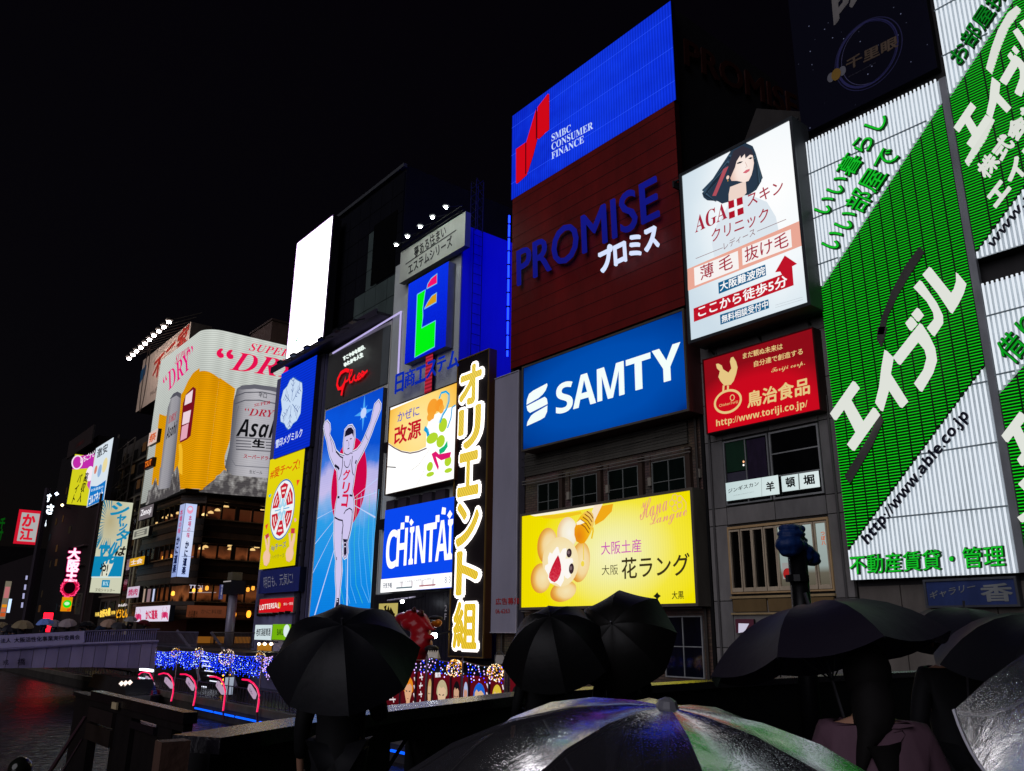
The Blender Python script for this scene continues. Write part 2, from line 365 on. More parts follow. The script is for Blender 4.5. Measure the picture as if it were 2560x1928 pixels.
# ================================================================== RIGHT: green neon building
ab = building('office_building', 'dark building that carries the huge green neon signs at the right', -18.1, 8, 33.3, 52, -5, 34, '#2c2b2c', wall='wall')
for i in range(8):
    for j in range(4):
        x0 = -18.05+i*1.75; z0 = -3.3+j*1.75
        if z0 > 3: continue
        box('tile', (x0+.02, x0+1.73, 33.18, 33.3, z0+.02, z0+1.73), paint(['#5d5752', '#585350', '#625c56'][(i*3+j) % 3], .5, 0, .3, 1.), ab)
def able(name, label, rect, l1, l2, cols, hasbottom=True, pitch=.175, ga=None):
    """neon tube sign: white upright tubes in the corner fields, rows of green tubes between the two slanting lines"""
    s = Sign(name, label, 'neon sign', 'Y', 32.7, rect=rect, face=None, body='#0c0d0e', depth=.6)
    u0, u1, v0, v1 = rect
    f = lambda l, u: l[0]*u+l[1]
    c1, c2 = (lambda u: f(l1, u)), (lambda u: f(l2, u)) if l2 else (lambda u: v0-99)
    def clip(fn, lo, hi, up):
        pts = [(u0+(u1-u0)*i/40) for i in range(41)]
        return [(u, max(lo, min(hi, fn(u)))) for u in pts]
    # backing sheets
    top = clip(c1, v0, v1, 1)
    s.flat([(u, v) for u, v in top if v < v1-1e-3]+[([u for u, v in top if v < v1-1e-3][-1], v1), (u0, v1)], paint('#c9d2d6', .5), 0, 'white_backing')
    if l2:
        bot = clip(c2, v0, v1, 1); bb = [(u, v) for u, v in bot if v > v0+1e-3]
        s.flat([(bb[0][0], v0), (u1, v0), (u1, bb[-1][1])]+bb[::-1], paint('#c9d2d6', .5), 0, 'white_backing')
    s.bx('green_backing', u0, u1, v0, v1, .0, .02, paint('#062408', .5))
    # white tubes
    wt = em('#eef6ff', .92); n = int((u1-u0)/pitch)
    for i in range(n):
        u = u0+pitch*(i+.5)
        a = max(c1(u), v0)
        if a < v1-.15:
            mk('neon_tube', *tube([s.w(u, a+.05, .14), s.w(u, v1+.05, .14)], .048, 5), wt, s.root)
        if l2:
            b = min(c2(u), v1)
            if b > v0+.15: mk('neon_tube', *tube([s.w(u, v0, .14), s.w(u, b-.05, .14)], .042, 5), wt, s.root)
    z = v0+2.35
    while z < v1-.5:
        a, b = (u0, min(u1, (z-l1[1])/l1[0]-.1)) if z > c1(u0) else (max(u0, (z-l2[1])/l2[0]+.1) if l2 else u1, u1)
        if b-a > .3: s.bx('tube_joint_strip', a, b, z-.03, z+.03, .15, .2, paint('#8a9aa0', .5))
        z += 2.35
    # green tubes, a mesh per column
    gm = em('#12e01e', .85); cw = (u1-u0)/cols
    for k in range(cols):
        a0, a1 = u0+k*cw+.04, u0+(k+1)*cw-.03; vf = []; v = v0+.05
        while v < v1:
            lo = max(a0, (v-l1[1])/l1[0]+.05); hi = min(a1, (v-l2[1])/l2[0]-.05) if l2 else a1
            if hi-lo > .06: vf.append(tube([s.w(lo, v, .13), s.w(hi, v, .13)], .019, 4))
            v += .122
        if vf: mk('green_tube_column', *join(*vf), gm, s.root, kind='stuff')
    return s
def lineuv(p, q, Y=32.7):
    a, b = onY(p, Y), onY(q, Y); k = (b[2]-a[2])/(b[0]-a[0]); return (k, a[2]-k*a[0])
A0, A1 = onY((2072, 905), 32.7)[0], onY((2450, 815), 32.7)[0]
zt, zb = onY((2183, 282), 32.7)[2], onY((2330, 1442), 32.7)[2]
l1, l2 = lineuv(M3(905, 190), M3(135, 1375)), lineuv(M4(1065, 250), M4(205, 1415))
s = able('green_neon_sign', 'largest green neon sign with one slanted white katakana name and web address below', (A0, A1, zb, zt), l1, l2, 12)
# side returns of the sign box
s.bx('edge_cap', A1, A1+.28, zb, zt, -.1, .12, paint('#8a8d92', .35, .5))
wl = '#dfe2da'
D1, D2 = (2129, 1125), (2192, 1036)
s.solid(M4, [[(88, 540), (232, 335), (262, 375), (113, 578)], [(165, 492), (208, 450), (300, 612), (255, 672)], [(195, 735), (360, 502), (390, 545), (228, 772)]], wl)
s.solid(M4, [[(432, 138), (476, 182), (458, 280), (443, 400), (408, 522), (373, 472), (398, 370), (412, 250)], [(458, 285), (568, 460), (530, 500), (440, 365)]], wl)
s.solid(M4, [[(485, 185), (655, -30), (700, 40), (738, 120), (750, 200), (725, 280), (655, 398), (618, 350), (678, 262), (697, 190), (685, 140), (635, 78), (518, 228)]], wl)
s.solid(M3, [[(664, 1585), (698, 1545), (728, 1585), (690, 1628)], [(702, 1530), (738, 1488), (768, 1530), (735, 1570)]], wl, name='letter_mark')
s.solid(M3, [[(715, 1360), (755, 1315), (850, 1450), (888, 1530), (890, 1580), (835, 1662), (800, 1615), (845, 1560), (840, 1520), (800, 1450)], [(772, 1280), (815, 1230), (950, 1400), (970, 1370), (985, 1320), (983, 1265), (1037, 1330), (1020, 1390), (985, 1460), (948, 1518), (870, 1400)]], wl)
dk = paint('#4a4846', .5)
s.poly(M3, [(770, 1110), (798, 1150), (700, 1300), (625, 1430), (565, 1560), (545, 1664), (505, 1664), (530, 1560), (590, 1400), (680, 1230)], dk, 3, 'swoosh', thick=.15)
s.poly(M4, [(405, 0), (465, 0), (428, 130), (400, 80)], dk, 3, 'swoosh', thick=.15)
s.poly(M4, [(415, 545), (442, 592), (370, 750), (300, 870), (230, 988), (195, 940), (270, 820), (350, 690)], dk, 3, 'swoosh', thick=.15)
gt = '#17c62b'; gd = paint('#0c4a18', .5)
for (d, c, n) in ((.10, gd, 'letter_can'), (.03, em(gt, .85), 'lettering')):
    b = .03 if n == 'letter_can' else .004
    s.text(M3, 'いい暮らし', (185, 915), (575, 290), c, 9 if n == 'lettering' else 4, b, 0 if n == 'lettering' else .12, tl=(78, 868), name=n, own=True, off=.2 if n == 'lettering' else .08)
    s.text(M3, 'いい部屋で', (240, 1140), (650, 520), c, 9 if n == 'lettering' else 4, b, 0 if n == 'lettering' else .12, tl=(122, 1080), name=n, own=True, off=.2 if n == 'lettering' else .08)
    s.text(M4, '不動産賃貸・管理', (222, 1558), (1200, 1505), c, 9 if n == 'lettering' else 4, b, 0 if n == 'lettering' else .12, tl=(217, 1440), name=n, own=True, off=.2 if n == 'lettering' else .08)
s.text(M4, bsans('http')+'://'+bsans('www')+'.'+bsans('able')+'.'+bsans('co')+'.'+bsans('jp'), (340, 1385), (985, 570), paint('#14142c', .4), 3, 0, .1, tl=(283, 1318), own=True, off=.1)
s.done()
# upper right sign
B0 = onY((2440, 650), 32.7)[0]+.05; B1 = B0+6.4
zb2, zt2 = onY((2440, 650), 32.7)[2], 36.
l1b, l2b = lineuv(M5(1400, 795), M5(1920, 0)), lineuv(M3(1105, 1165), M3(1414, 745))
s = able('green_neon_sign', 'green neon sign cut by the top right corner, with several lines of white katakana', (B0, B1, zb2, zt2), l1b, l2b, 9)
s.solid(M5, [[(1412, 1062), (1555, 850), (1584, 880), (1440, 1090)], [(1488, 992), (1530, 950), (1622, 1100), (1578, 1152)], [(1520, 1195), (1680, 955), (1710, 985), (1552, 1225)]], wl)
s.solid(M5, [[(1732, 640), (1785, 680), (1775, 760), (1745, 870), (1715, 975), (1685, 945), (1710, 830), (1720, 720)], [(1775, 765), (1877, 880), (1838, 925), (1758, 840)]], wl)
s.solid(M5, [[(1795, 670), (1920, 455), (1960, 480), (2030, 560), (2010, 660), (1960, 790), (1920, 770), (1965, 650), (1965, 590), (1935, 530), (1835, 695)]], wl)
s.solid(M5, [[(1860, 465), (1885, 430), (1905, 465), (1880, 495)], [(1895, 410), (1920, 378), (1945, 410), (1918, 440)]], wl, name='letter_mark')
s.solid(M5, [[(1905, 262), (1945, 232), (2060, 400), (2040, 480)], [(1960, 190), (2000, 160), (2140, 330), (2100, 370)]], wl)
wm = em(wl, .95)
s.poly(M5, [(1955, 68), (1985, 95), (1880, 240), (1810, 410), (1740, 628), (1700, 590), (1745, 420), (1800, 270), (1880, 130)], wm, 3, 'swoosh', thick=.15)
s.poly(M5, [(1705, 975), (1762, 1008), (1690, 1170), (1545, 1392), (1525, 1358), (1620, 1190)], wm, 3, 'swoosh', thick=.15)
s.text(M5, '株式会社', (1690, 1500), (2170, 880), wm, 4, .02, .12, tl=(1598, 1400), own=True, off=.1)
s.text(M3, 'エイブル', (1240, 860), (1690, 290), wm, 4, .03, .12, tl=(1163, 780), own=True, off=.1)
s.text(M3, bsans('www')+'.'+bsans('able')+'.'+bsans('co')+'.'+bsans('jp'), (1222, 1128), (1800, 375), paint('#14142c', .4), 3, 0, .1, tl=(1180, 1075), own=True, off=.1)
for (c, n, b) in ((gd, 'letter_can', .03), (em('#0f8a24', .7), 'lettering', .004)):
    s.text(M5, 'お部屋探し', (1480, 560), (1980, -200), c, 4 if n == 'letter_can' else 9, b, .12 if n == 'letter_can' else 0, tl=(1365, 470), name=n, own=True, off=.08 if n == 'letter_can' else .2)
s.done()
# lower right sign
zt3, zb3 = onY((2456, 716), 32.7)[2], 4.1
l1c = lineuv(M4(1150, 432), M4(1313, 240))
s = able('green_neon_sign', 'green neon sign cut by the right edge, below the upper one, its white field above', (B0, B1, zb3, zt3), l1c, None, 9)
s.text(M4, '借りる', (1255, 245), (1560, -130), gd, 4, .03, .12, tl=(1125, 130), own=True, off=.08, name='letter_can')
s.text(M4, '借りる', (1255, 245), (1560, -130), em('#0fae24', .75), 9, .004, tl=(1125, 130), own=True, off=.2)
s.solid(M4, [[(1170, 680), (1285, 528), (1320, 560), (1198, 718)], [(1235, 655), (1275, 615), (1345, 750), (1300, 795)], [(1268, 830), (1380, 680), (1410, 710), (1292, 868)]], wl)
s.solid(M4, [[(1275, 985), (1320, 940), (1440, 1080), (1400, 1120)]], wl)
s.solid(M4, [[(1270, 1195), (1420, 1090), (1440, 1130), (1292, 1225)]], wl)
s.done()
# night-sky billboard over the green sign
s = Sign('unlit_billboard', 'unlit dark navy billboard with a galaxy ring above the largest green neon sign', 'billboard', 'Y', 32.9, rect=(-18.25, -11.75, 25.2, 36.5), face=None, lit=False, body='#101014', depth=.7)
def starry():
    m = newmat('night_print'); n = m.node_tree; L = n.links.new; b = n.nodes.new('ShaderNodeBsdfPrincipled'); o = n.nodes.new('ShaderNodeOutputMaterial'); L(b.outputs[0], o.inputs[0]); b.inputs['Roughness'].default_value = .7; b.inputs['Specular IOR Level'].default_value = .05
    g = n.nodes.new('ShaderNodeNewGeometry'); v = n.nodes.new('ShaderNodeTexVoronoi'); v.inputs['Scale'].default_value = 2.2; L(g.outputs['Position'], v.inputs['Vector'])
    r = n.nodes.new('ShaderNodeValToRGB'); L(v.outputs[0], r.inputs[0]); r.color_ramp.elements[0].position = .04; r.color_ramp.elements[0].color = (.35, .4, .6, 1); r.color_ramp.elements[1].position = .08; r.color_ramp.elements[1].color = (.004, .004, .012, 1); L(r.outputs[0], b.inputs['Base Color'])
    return m
s.flat([(-18.25, 25.2), (-11.75, 25.2), (-11.75, 36.5), (-18.25, 36.5)], starry(), 0, 'panel')
q = s.uv(M5(690, 450)); s.ring(q[0], q[1], 1.45, 1.65, .12, '#2c2c62', 1, n=48); s.ring(q[0]+.05, q[1]-.05, 1.62, 1.78, .05, '#23234e', 1, n=48); s.ring(q[0]+.1, q[1], 1.33, 1.6, .03, '#4a4a70', 1, n=48)
s.text(M5, '千里眼', (525, 590), (950, 390), '#5a4a3c', 2, .03, tl=(520, 500), shear=.1)
s.text(M5, 'senrigan universe', (540, 650), (770, 530), '#3c3a48', 2, tl=(538, 638))
s.ell(M5, (440, 625), (480, 610), (440, 575), '#8a6a28', 3); s.ell(M5, (395, 650), (425, 640), (395, 610), '#6a6a72', 2); s.ell(M5, (490, 595), (520, 580), (490, 555), '#6a6a72', 2)
s.text(M5, '眼', (430, 230), (790, -230), '#7a7674', 2, .03, tl=(395, -160))
s.done()
# ================================================================== grey panel building with the clinic sign
pb = root('panel_building', 'narrow grey stone panel building between the brick one and the green neon', 'building', (-21.7, 40, -5))
box('wall', (-25.35, -18.15, 33.25, 46, -5, 23.5), paint('#3a3836', .7), pb)
xs = [-25.35, -24.28, -21.62, -19.05, -18.15]; zs = [-3.3, -1.2, 1.15, 3.25, 6.78, 7.62, 10.95, 12.9, 15.2, 17.6, 20, 22.6]
for i in range(4):
    for j in range(len(zs)-1):
        if (j in (3, 5)) and i in (1, 2): continue
        box('stone_panel', (xs[i]+.02, xs[i+1]-.02, 33.1, 33.25, zs[j]+.02, zs[j+1]-.02), paint(['#716e6c', '#696766', '#74716f'][(i+j*2) % 3], .6, 0, .3, .9, .15, 20), pb)
w1 = windowY(pb, -24.25, -21.72, 7.7, 10.85, 33.15, 2, 1, '#8d8f90', .07, '#0b1012')
for k_, c_ in ((1560, '#ffb080'), (1595, '#e8e4e0')):
    q = onY(M1(495, k_), 33.05); mk('room_lamp', *ellips(tuple(q), (.05, .03, .05), 8, 5), em(c_, 1.6), pb)
mk('curtain', [(-22.9, 33.1, 8.0), (-21.85, 33.1, 8.0), (-21.85, 33.1, 10.7), (-22.9, 33.1, 10.7)], [(0, 1, 2, 3)], paint('#241a30', .8, 0, .5, 4), pb)
for x_, z_ in ((-18.5, 12.), (-25.0, 13.5)): mk('downpipe', *tube([(x_, 33.0, -1), (x_, 33.0, z_)], .05, 6), paint('#4c4a4a', .5), pb)
w2 = windowY(pb, -21.62, -19.08, 7.7, 10.85, 33.13, 1, 3, '#9a9c9c', .08, '#07080a')
mk('blind', [(-24.1, 33.09, 9.3), (-22.9, 33.09, 9.3), (-22.9, 33.09, 10.75), (-24.1, 33.09, 10.75)], [(0, 1, 2, 3)], paint('#0e2e1e', .6), pb)
mk('blind', [(-24.1, 33.085, 8.3), (-22.9, 33.085, 8.3), (-22.9, 33.085, 9.25), (-24.1, 33.085, 9.25)], [(0, 1, 2, 3)], paint('#3c3a48', .6), pb)
s = Sign('window_sign', 'long white lit sign strip with black brush lettering in the grey panel building window', 'sign', 'Y', 33.0, corners=[M2(298, 270), M2(820, 190), M2(828, 378), M2(305, 450)], face=screen([(0, '#c6dadb'), (1, '#dcebea')], (1, 0, 0), -24, -21, .95), depth=.06)
s.text(M2, 'ジンギスカン', (322, 372), (625, 292), '#101216', 2, .01, tl=(320, 330)); s.text(M2, 'JAPANESE LAMB RESTAURANT', (375, 400), (580, 362), '#7c8486', 2, tl=(374, 392))
s.text(M2, '羊', (702, 355), (775, 252), '#07080a', 2, .03, shear=.0); s.stroke(M2, [(655, 218), (660, 402)], .02, '#8f9a9a', 2); s.done()
s = Sign('window_sign', 'square pair of white lit sign panels with black brush characters, right of the strip', 'sign', 'Y', 33.0, corners=[M2(845, 205), M2(1222, 145), M2(1228, 305), M2(860, 360)], face=screen([(0, '#cadcdc'), (1, '#e2efef')], (1, 0, 0), -22, -19, .95), depth=.06)
s.text(M2, '頓', (898, 315), (978, 205), '#07080a', 2, .03); s.text(M2, '堀', (1075, 290), (1170, 182), '#07080a', 2, .03); s.stroke(M2, [(1025, 172), (1035, 333)], .06, '#6c7472', 3); s.done()
# restaurant window with cream frames
wr = box('window', [(-24.28, -19.02, 33.02, 33.2, 6.55, 6.66), (-24.28, -19.02, 33.02, 33.2, 3.55, 3.62), (-24.28, -24.2, 33.02, 33.2, 3.62, 6.55), (-19.1, -19.02, 33.02, 33.2, 3.62, 6.55)], paint('#b0926a', .4), pb)
for i in range(8):
    a, b = -24.18+i*.635, -24.18+(i+1)*.635
    box('sash', [(a, a+.06, 33.0+.03*(i % 2), 33.1, 3.64, 6.5), (b-.09, b-.03, 33.0+.03*(i % 2), 33.1, 3.64, 6.5), (a+.06, b-.09, 33.0, 33.1, 3.64, 3.82), (a+.06, b-.09, 33.0, 33.1, 6.42, 6.5)], paint('#b4a48c', .4), wr)
    lit = screen([(0, '#5c5648'), (.25, '#6f6a5c'), (.35, '#a5b4b0'), (1, '#b6c6c2')], (0, 0, 1), 3.6, 6.5, .75, sample=False) if i >= 4 else paint('#060606', .08)
    mk('pane', [(a+.06, 33.12, 3.8), (b-.09, 33.12, 3.8), (b-.09, 33.12, 6.45), (a+.06, 33.12, 6.45)], [(0, 1, 2, 3)], lit, wr)
s = Sign('window_poster', 'white poster with red seal lettering behind the cream restaurant window', 'poster', 'Y', 33.08, corners=[M2(858, 1065), M2(945, 1055), M2(945, 1215), M2(865, 1225)], face=em('#b9b7b4', .6), depth=.01)
s.ell(M2, (915, 1170), (950, 1160), (915, 1120), '#a02020', 2); s.ring(*s.uv(M2(915, 1170)), .2, .22, .05, '#a02020', 2, st=.8); s.done()
s = Sign('window_lettering', 'small orange lettering on the far right sash of the cream restaurant window', 'sign', 'Y', 33.06, corners=[M2(1240, 740), M2(1285, 735), M2(1290, 890), M2(1248, 895)], face=None, depth=0)
s.text(M2, 'つぼ八', (1250, 885), (1278, 752), '#c25a28', 2, .03, vert=True); s.done()
box('parapet_panel', [(-24.2, -22.4, 33.0, 33.1, 2.75, 3.3), (-22.3, -20.9, 33.0, 33.1, 2.75, 3.3), (-20.8, -19.1, 33.0, 33.1, 2.75, 3.3)], paint('#6a5638', .5), pb)
box('window_ledge', [(-24.3, -19.0, 32.95, 33.1, 3.34, 3.44), (-24.3, -19.0, 32.95, 33.1, 2.62, 2.7)], paint('#a08a64', .5), pb)
box('service_duct', (-25.6, -25.4, 33.1, 40, -3, 22), paint('#0c0c0d', .6), pb)
# AGA sign
s = Sign('clinic_sign', 'tall white backlit clinic billboard with a long haired woman and pink band', 'billboard', 'Y', 31.6, corners=[(1707, 444), (1977, 297), (2018, 755), (1728, 855)], face=None, body='#35383c', depth=1.3, rim=.16, rimc='#3a3e42', st=.97)
q = s.uv(K8(620, 400)); c = s.w(q[0], q[1], .02)
s.flat([(s.u0, s.v0), (s.u1, s.v0), (s.u1, s.v1), (s.u0, s.v1)], screen([(0, '#ffffff'), (.5, '#f4f9fc'), (.8, '#dbe8f0'), (1, '#cddde8')], radial=((s.u1-1.2, 31.58, s.v1-3.2), (6, 1, 8)), s=1.0, mottle=.25, mscale=.35), -1, 'panel')
gK = K8
s.poly(gK, [(285, 1030), (270, 930), (300, 820), (370, 700), (400, 640), (520, 610), (640, 660), (700, 760), (720, 860)], '#dfe9f1', 0)
s.poly(gK, [(205, 600), (260, 560), (330, 470), (370, 380), (400, 310), (440, 275), (500, 265), (545, 285), (565, 330), (575, 400), (600, 480), (605, 520), (570, 580), (520, 612), (470, 620), (400, 655), (340, 672), (310, 655), (240, 650), (215, 630)], '#28384a', 1)
s.poly(gK, [(205, 580), (330, 450), (350, 480), (230, 610)], '#3c5468', 1)
for k in range(9):
    s.stroke(gK, [(400-k*4, 330+k*14), (330-k*6, 440+k*12), (262-k*5, 540+k*9), (205+k*12, 588+k*9)], [.16, .2, .13, .02], ['#2a3a4c', '#3c566c', '#1e2a38'][k % 3], 1.2+.05*k)
for k in range(5): s.stroke(gK, [(560, 340+k*8), (585-k*3, 430), (608-k*6, 500+k*10), (560-k*8, 585+k*6)], [.12, .12, .1, .02], ['#24323f', '#40586a'][k % 2], 1.2+.05*k)
s.poly(gK, [(275, 620), (350, 440), (385, 420), (300, 620)], '#b0505c', 2)
s.poly(gK, [(395, 560), (500, 520), (505, 600), (460, 650), (385, 655), (385, 610)], '#f0d8cc', 2)
s.poly(gK, [(395, 500), (400, 440), (425, 380), (455, 345), (480, 320), (520, 325), (548, 350), (556, 400), (550, 440), (540, 480), (520, 520), (490, 530), (440, 520), (405, 520)], screen([(0, '#fff4ee'), (.55, '#fbe6dc'), (1, '#e6bfb0')], radial=(s.w(*s.uv(gK(490, 430)), .02), (.85, 1, 1.5)), s=.97, sample=False), 3)
s.poly(gK, [(395, 510), (385, 420), (420, 320), (480, 285), (540, 310), (558, 350), (530, 345), (500, 370), (495, 340), (470, 370), (465, 350), (440, 390), (430, 430), (412, 470)], '#33303c', 4)
s.poly(gK, [(482, 468), (505, 448), (530, 440), (528, 455), (505, 470)], '#d86a78', 5)
s.poly(gK, [(442, 402), (462, 392), (485, 390), (470, 402), (448, 408)], '#2c2a34', 5); s.poly(gK, [(518, 372), (536, 362), (550, 366), (536, 376)], '#2c2a34', 5)
s.stroke(gK, [(500, 395), (512, 425), (500, 432)], .03, '#d9b4a8', 5)
s.ell(gK, (382, 498), (392, 498), (382, 485), '#f5d4c4', 5); s.ell(gK, (384, 520), (388, 520), (384, 514), '#c09040', 6)
rd = '#a8243c'
s.text(gK, serif('AGA'), (160, 870), (375, 770), rd, 4, tl=(158, 760)); 
s.poly(gK, [(385, 660), (480, 628), (490, 740), (392, 778)], '#b01428', 5); s.poly(gK, [(424, 647), (442, 641), (450, 757), (432, 764)], '#f4f8fa', 6); s.poly(gK, [(387, 712), (486, 676), (488, 697), (389, 734)], '#f4f8fa', 6)
s.text(gK, 'スキン', (515, 695), (755, 595), rd, 6, .008, tl=(508, 612)); s.text(gK, 'クリニック', (272, 935), (655, 785), rd, 6, .008, tl=(270, 850))
s.text(gK, 'レディース', (355, 985), (565, 885), '#8a6468', 6, tl=(352, 935)); s.stroke(gK, [(168, 1043), (350, 970)], .03, '#8a6468', 6); s.stroke(gK, [(580, 860), (775, 780)], .03, '#8a6468', 6)
s.poly(gK, [(108, 1112), (858, 790), (876, 955), (112, 1258)], '#ecaa98', 2)
s.poly(gK, [(153, 1105), (448, 990), (455, 1110), (158, 1225)], '#fbf6f4', 3); s.poly(gK, [(475, 975), (803, 845), (812, 965), (480, 1088)], '#fbf6f4', 3)
s.text(gK, '薄 毛', (198, 1190), (415, 1105), rd, 6, .006, tl=(193, 1095)); s.text(gK, '抜け毛', (498, 1068), (790, 960), rd, 6, .006, tl=(492, 970))
s.poly(gK, [(318, 1205), (634, 1082), (640, 1155), (322, 1280)], '#17628e', 5); s.text(gK, '大阪難波院', (330, 1262), (632, 1150), '#ffffff', 7, .02, tl=(328, 1205))
s.poly(gK, [(152, 1378), (745, 1150), (735, 1130), (700, 1135), (765, 1022), (848, 1078), (815, 1095), (825, 1222), (155, 1468)], '#c01428', 5)
s.text(gK, 'ここから徒歩5分', (185, 1438), (782, 1225), '#ffffff', 7, .02, tl=(182, 1368))
s.poly(gK, [(330, 1420), (655, 1316), (660, 1375), (334, 1487)], '#17628e', 5); s.text(gK, '無料相談受付中', (342, 1475), (652, 1372), '#ffffff', 7, .015, tl=(340, 1425))
for k in range(2): s.stroke(gK, [(700, 1355+k*16), (885, 1300+k*16)], .02, '#c2ccd2', 3)
s.done()
box('truss', [(-25.6, -17.9, 32.0, 32.1, 25.55, 25.63), (-25.6, -25.5, 31.9, 33, 25.2, 25.6), (-21.8, -21.7, 31.9, 33, 25.2, 25.6), (-18.3, -18.2, 31.9, 33, 25.2, 25.6)], paint('#2a2a2c', .5), s.root)
for x in (-24.4, -21.6, -18.9): mk('bracket', *join(tube([(x, 33, 15.5), (x, 32.1, 16.1)], .05, 4), tube([(x, 33.1, 16.15), (x, 31.9, 16.15)], .06, 4)), paint('#141416', .5), s.root)
# gabled penthouse behind the clinic sign
r = root('rooftop_gable', 'small grey gabled rooftop wall peeking over the white clinic billboard', 'building', (-22, 37, 23.4))
v = [(-26, 36, 23.4), (-18.2, 36, 23.4), (-20.0, 36, 28.9), (-22.6, 36, 30.5), (-25.2, 36, 26.)]
mk('wall', v+[(a, b+5, c) for a, b, c in v], [(0, 1, 2, 3, 4), (9, 8, 7, 6, 5), (0, 5, 6, 1), (1, 6, 7, 2), (2, 7, 8, 3), (3, 8, 9, 4), (4, 9, 5, 0)], paint('#2e2b2a', .8), r)
# Toriji
s = Sign('food_company_sign', 'red backlit billboard with a cream rooster and an egg shaped badge', 'billboard', 'Y', 32.5, corners=[(1759, 905), (2032, 819), (2051, 1022), (1772, 1085)], face=None, body='#2c1a1c', depth=.6, rim=.05, rimc='#5a1a20', st=.9)
s.flat([(s.u0, s.v0), (s.u1, s.v0), (s.u1, s.v1), (s.u0, s.v1)], screen([(0, '#d6061c'), (.7, '#cc0a1e'), (1, '#8e0c18')], radial=((-21.8, 32.5, 11.5), (4.4, 1, 2.9)), s=.95), -1, 'panel')
cr = '#f0cf8a'
s.text(M1, 'まだ観ぬ未来は', (492, 492), (905, 390), cr, 2, .015, tl=(490, 430)); s.text(M1, '自分達で創造する', (608, 575), (1115, 440), cr, 2, .015, tl=(606, 515))
s.text(M1, script('Toriji corp.'), (790, 652), (1140, 570), cr, 2, tl=(783, 590)); s.text(M1, '鳥治食品', (540, 1000), (1185, 850), cr, 2, .025, tl=(538, 838))
s.text(M1, bsans('http')+'://'+bsans('www')+'.'+bsans('toriji')+'.'+bsans('co')+'.'+bsans('jp')+'/', (215, 1215), (1168, 1010), cr, 2, tl=(212, 1125))
s.poly(M1, [(215, 545), (240, 540), (275, 560), (290, 600), (345, 635), (375, 590), (360, 520), (370, 480), (395, 470), (425, 520), (440, 580), (425, 650), (400, 720), (370, 760), (300, 770), (260, 720), (240, 680), (255, 620), (225, 590)], cr, 2)
s.poly(M1, [(285, 768), (305, 768), (300, 840), (280, 850)], cr, 2); s.poly(M1, [(330, 768), (350, 768), (348, 830), (330, 830)], cr, 2)
q = s.uv(M1(337, 935)); a = abs(s.uv(M1(475, 920))[0]-q[0]); b = abs(s.uv(M1(337, 822))[1]-q[1]); s.ring(q[0], q[1], a, b, .12, cr, 2, n=40)
s.ring(*s.uv(M1(385, 895)), .12, .14, .04, cr, 2, n=16); s.text(M1, 'ChickenToriji', (245, 1000), (440, 955), cr, 2, tl=(243, 965)); s.done()
# black covered traffic signal is with the street furniture
# gallery sign, lower right
s = Sign('gallery_sign', 'dim blue shop sign with pale brush lettering under the largest green neon sign', 'sign', 'Y', 32.8, corners=[M6(1552, 40), M6(2150, 18), M6(2172, 188), M6(1570, 205)], face=paint('#2c3a68', .4), body='#2e3038', depth=.3, rim=.08, rimc='#4a4c52', lit=False)
s.text(M6, 'ギャラリー', (1580, 160), (1885, 95), '#76797c', 2, .015, tl=(1578, 108)); s.text(M6, '香', (1935, 172), (2122, 50), '#787b7c', 2, .03); s.done()
s = Sign('shop_sign', 'dim blue sign with rounded pale letters half hidden by an umbrella at the far right', 'sign', 'Y', 32.8, corners=[M6(1740, 325), M6(2050, 290), M6(2060, 370), M6(1745, 382)], face=paint('#26355c', .4), depth=.3, lit=False)
s.text(M6, 'DOM', (1800, 375), (1985, 320), '#6c6f78', 2, .03, tl=(1798, 330)); s.done()
lw = windowY(ab, onY(M6(1815, 440), 33)[0], onY(M6(1945, 440), 33)[0], onY(M6(1880, 530), 33)[2], onY(M6(1880, 445), 33)[2], 33.1, 6, 1, '#9a9484', .05, '#101010')
# ================================================================== brick building with two long signs
def brickmat():
    m = newmat('brick'); n = m.node_tree; L = n.links.new; b = n.nodes.new('ShaderNodeBsdfPrincipled'); o = n.nodes.new('ShaderNodeOutputMaterial'); L(b.outputs[0], o.inputs[0]); b.inputs['Roughness'].default_value = .7
    g = n.nodes.new('ShaderNodeNewGeometry'); mp = n.nodes.new('ShaderNodeMapping'); mp.inputs['Rotation'].default_value = (math.radians(90), 0, 0); L(g.outputs['Position'], mp.inputs[0])
    t = n.nodes.new('ShaderNodeTexBrick'); L(mp.outputs[0], t.inputs['Vector']); t.inputs['Scale'].default_value = 1; t.inputs['Brick Width'].default_value = .42; t.inputs['Row Height'].default_value = .15; t.inputs['Mortar Size'].default_value = .018
    t.inputs['Color1'].default_value = lin('#6e5a4c'); t.inputs['Color2'].default_value = lin('#5a4438'); t.inputs['Mortar'].default_value = lin('#3a332e')
    nz = n.nodes.new('ShaderNodeTexNoise'); nz.inputs['Scale'].default_value = .7; nz.inputs['Detail'].default_value = 5; L(g.outputs['Position'], nz.inputs['Vector'])
    mi = n.nodes.new('ShaderNodeMix'); mi.data_type = 'RGBA'; mi.blend_type = 'MULTIPLY'; mi.inputs['Factor'].default_value = .7; L(t.outputs[0], mi.inputs['A']); L(nz.outputs[1], mi.inputs['B']); L(mi.outputs['Result'], b.inputs['Base Color'])
    bp = n.nodes.new('ShaderNodeBump'); bp.inputs['Strength'].default_value = .6; bp.inputs['Distance'].default_value = .03; bp.invert = True; L(t.outputs['Fac'], bp.inputs['Height']); L(bp.outputs[0], b.inputs['Normal'])
    return m
BR = brickmat()
bb = root('brick_building', 'brown brick building behind the wide blue and wide yellow lit signs', 'building', (-33.8, 40, -5))
box('wall', (-42.4, -25.6, 33.3, 46, -5, 18.0), BR, bb)
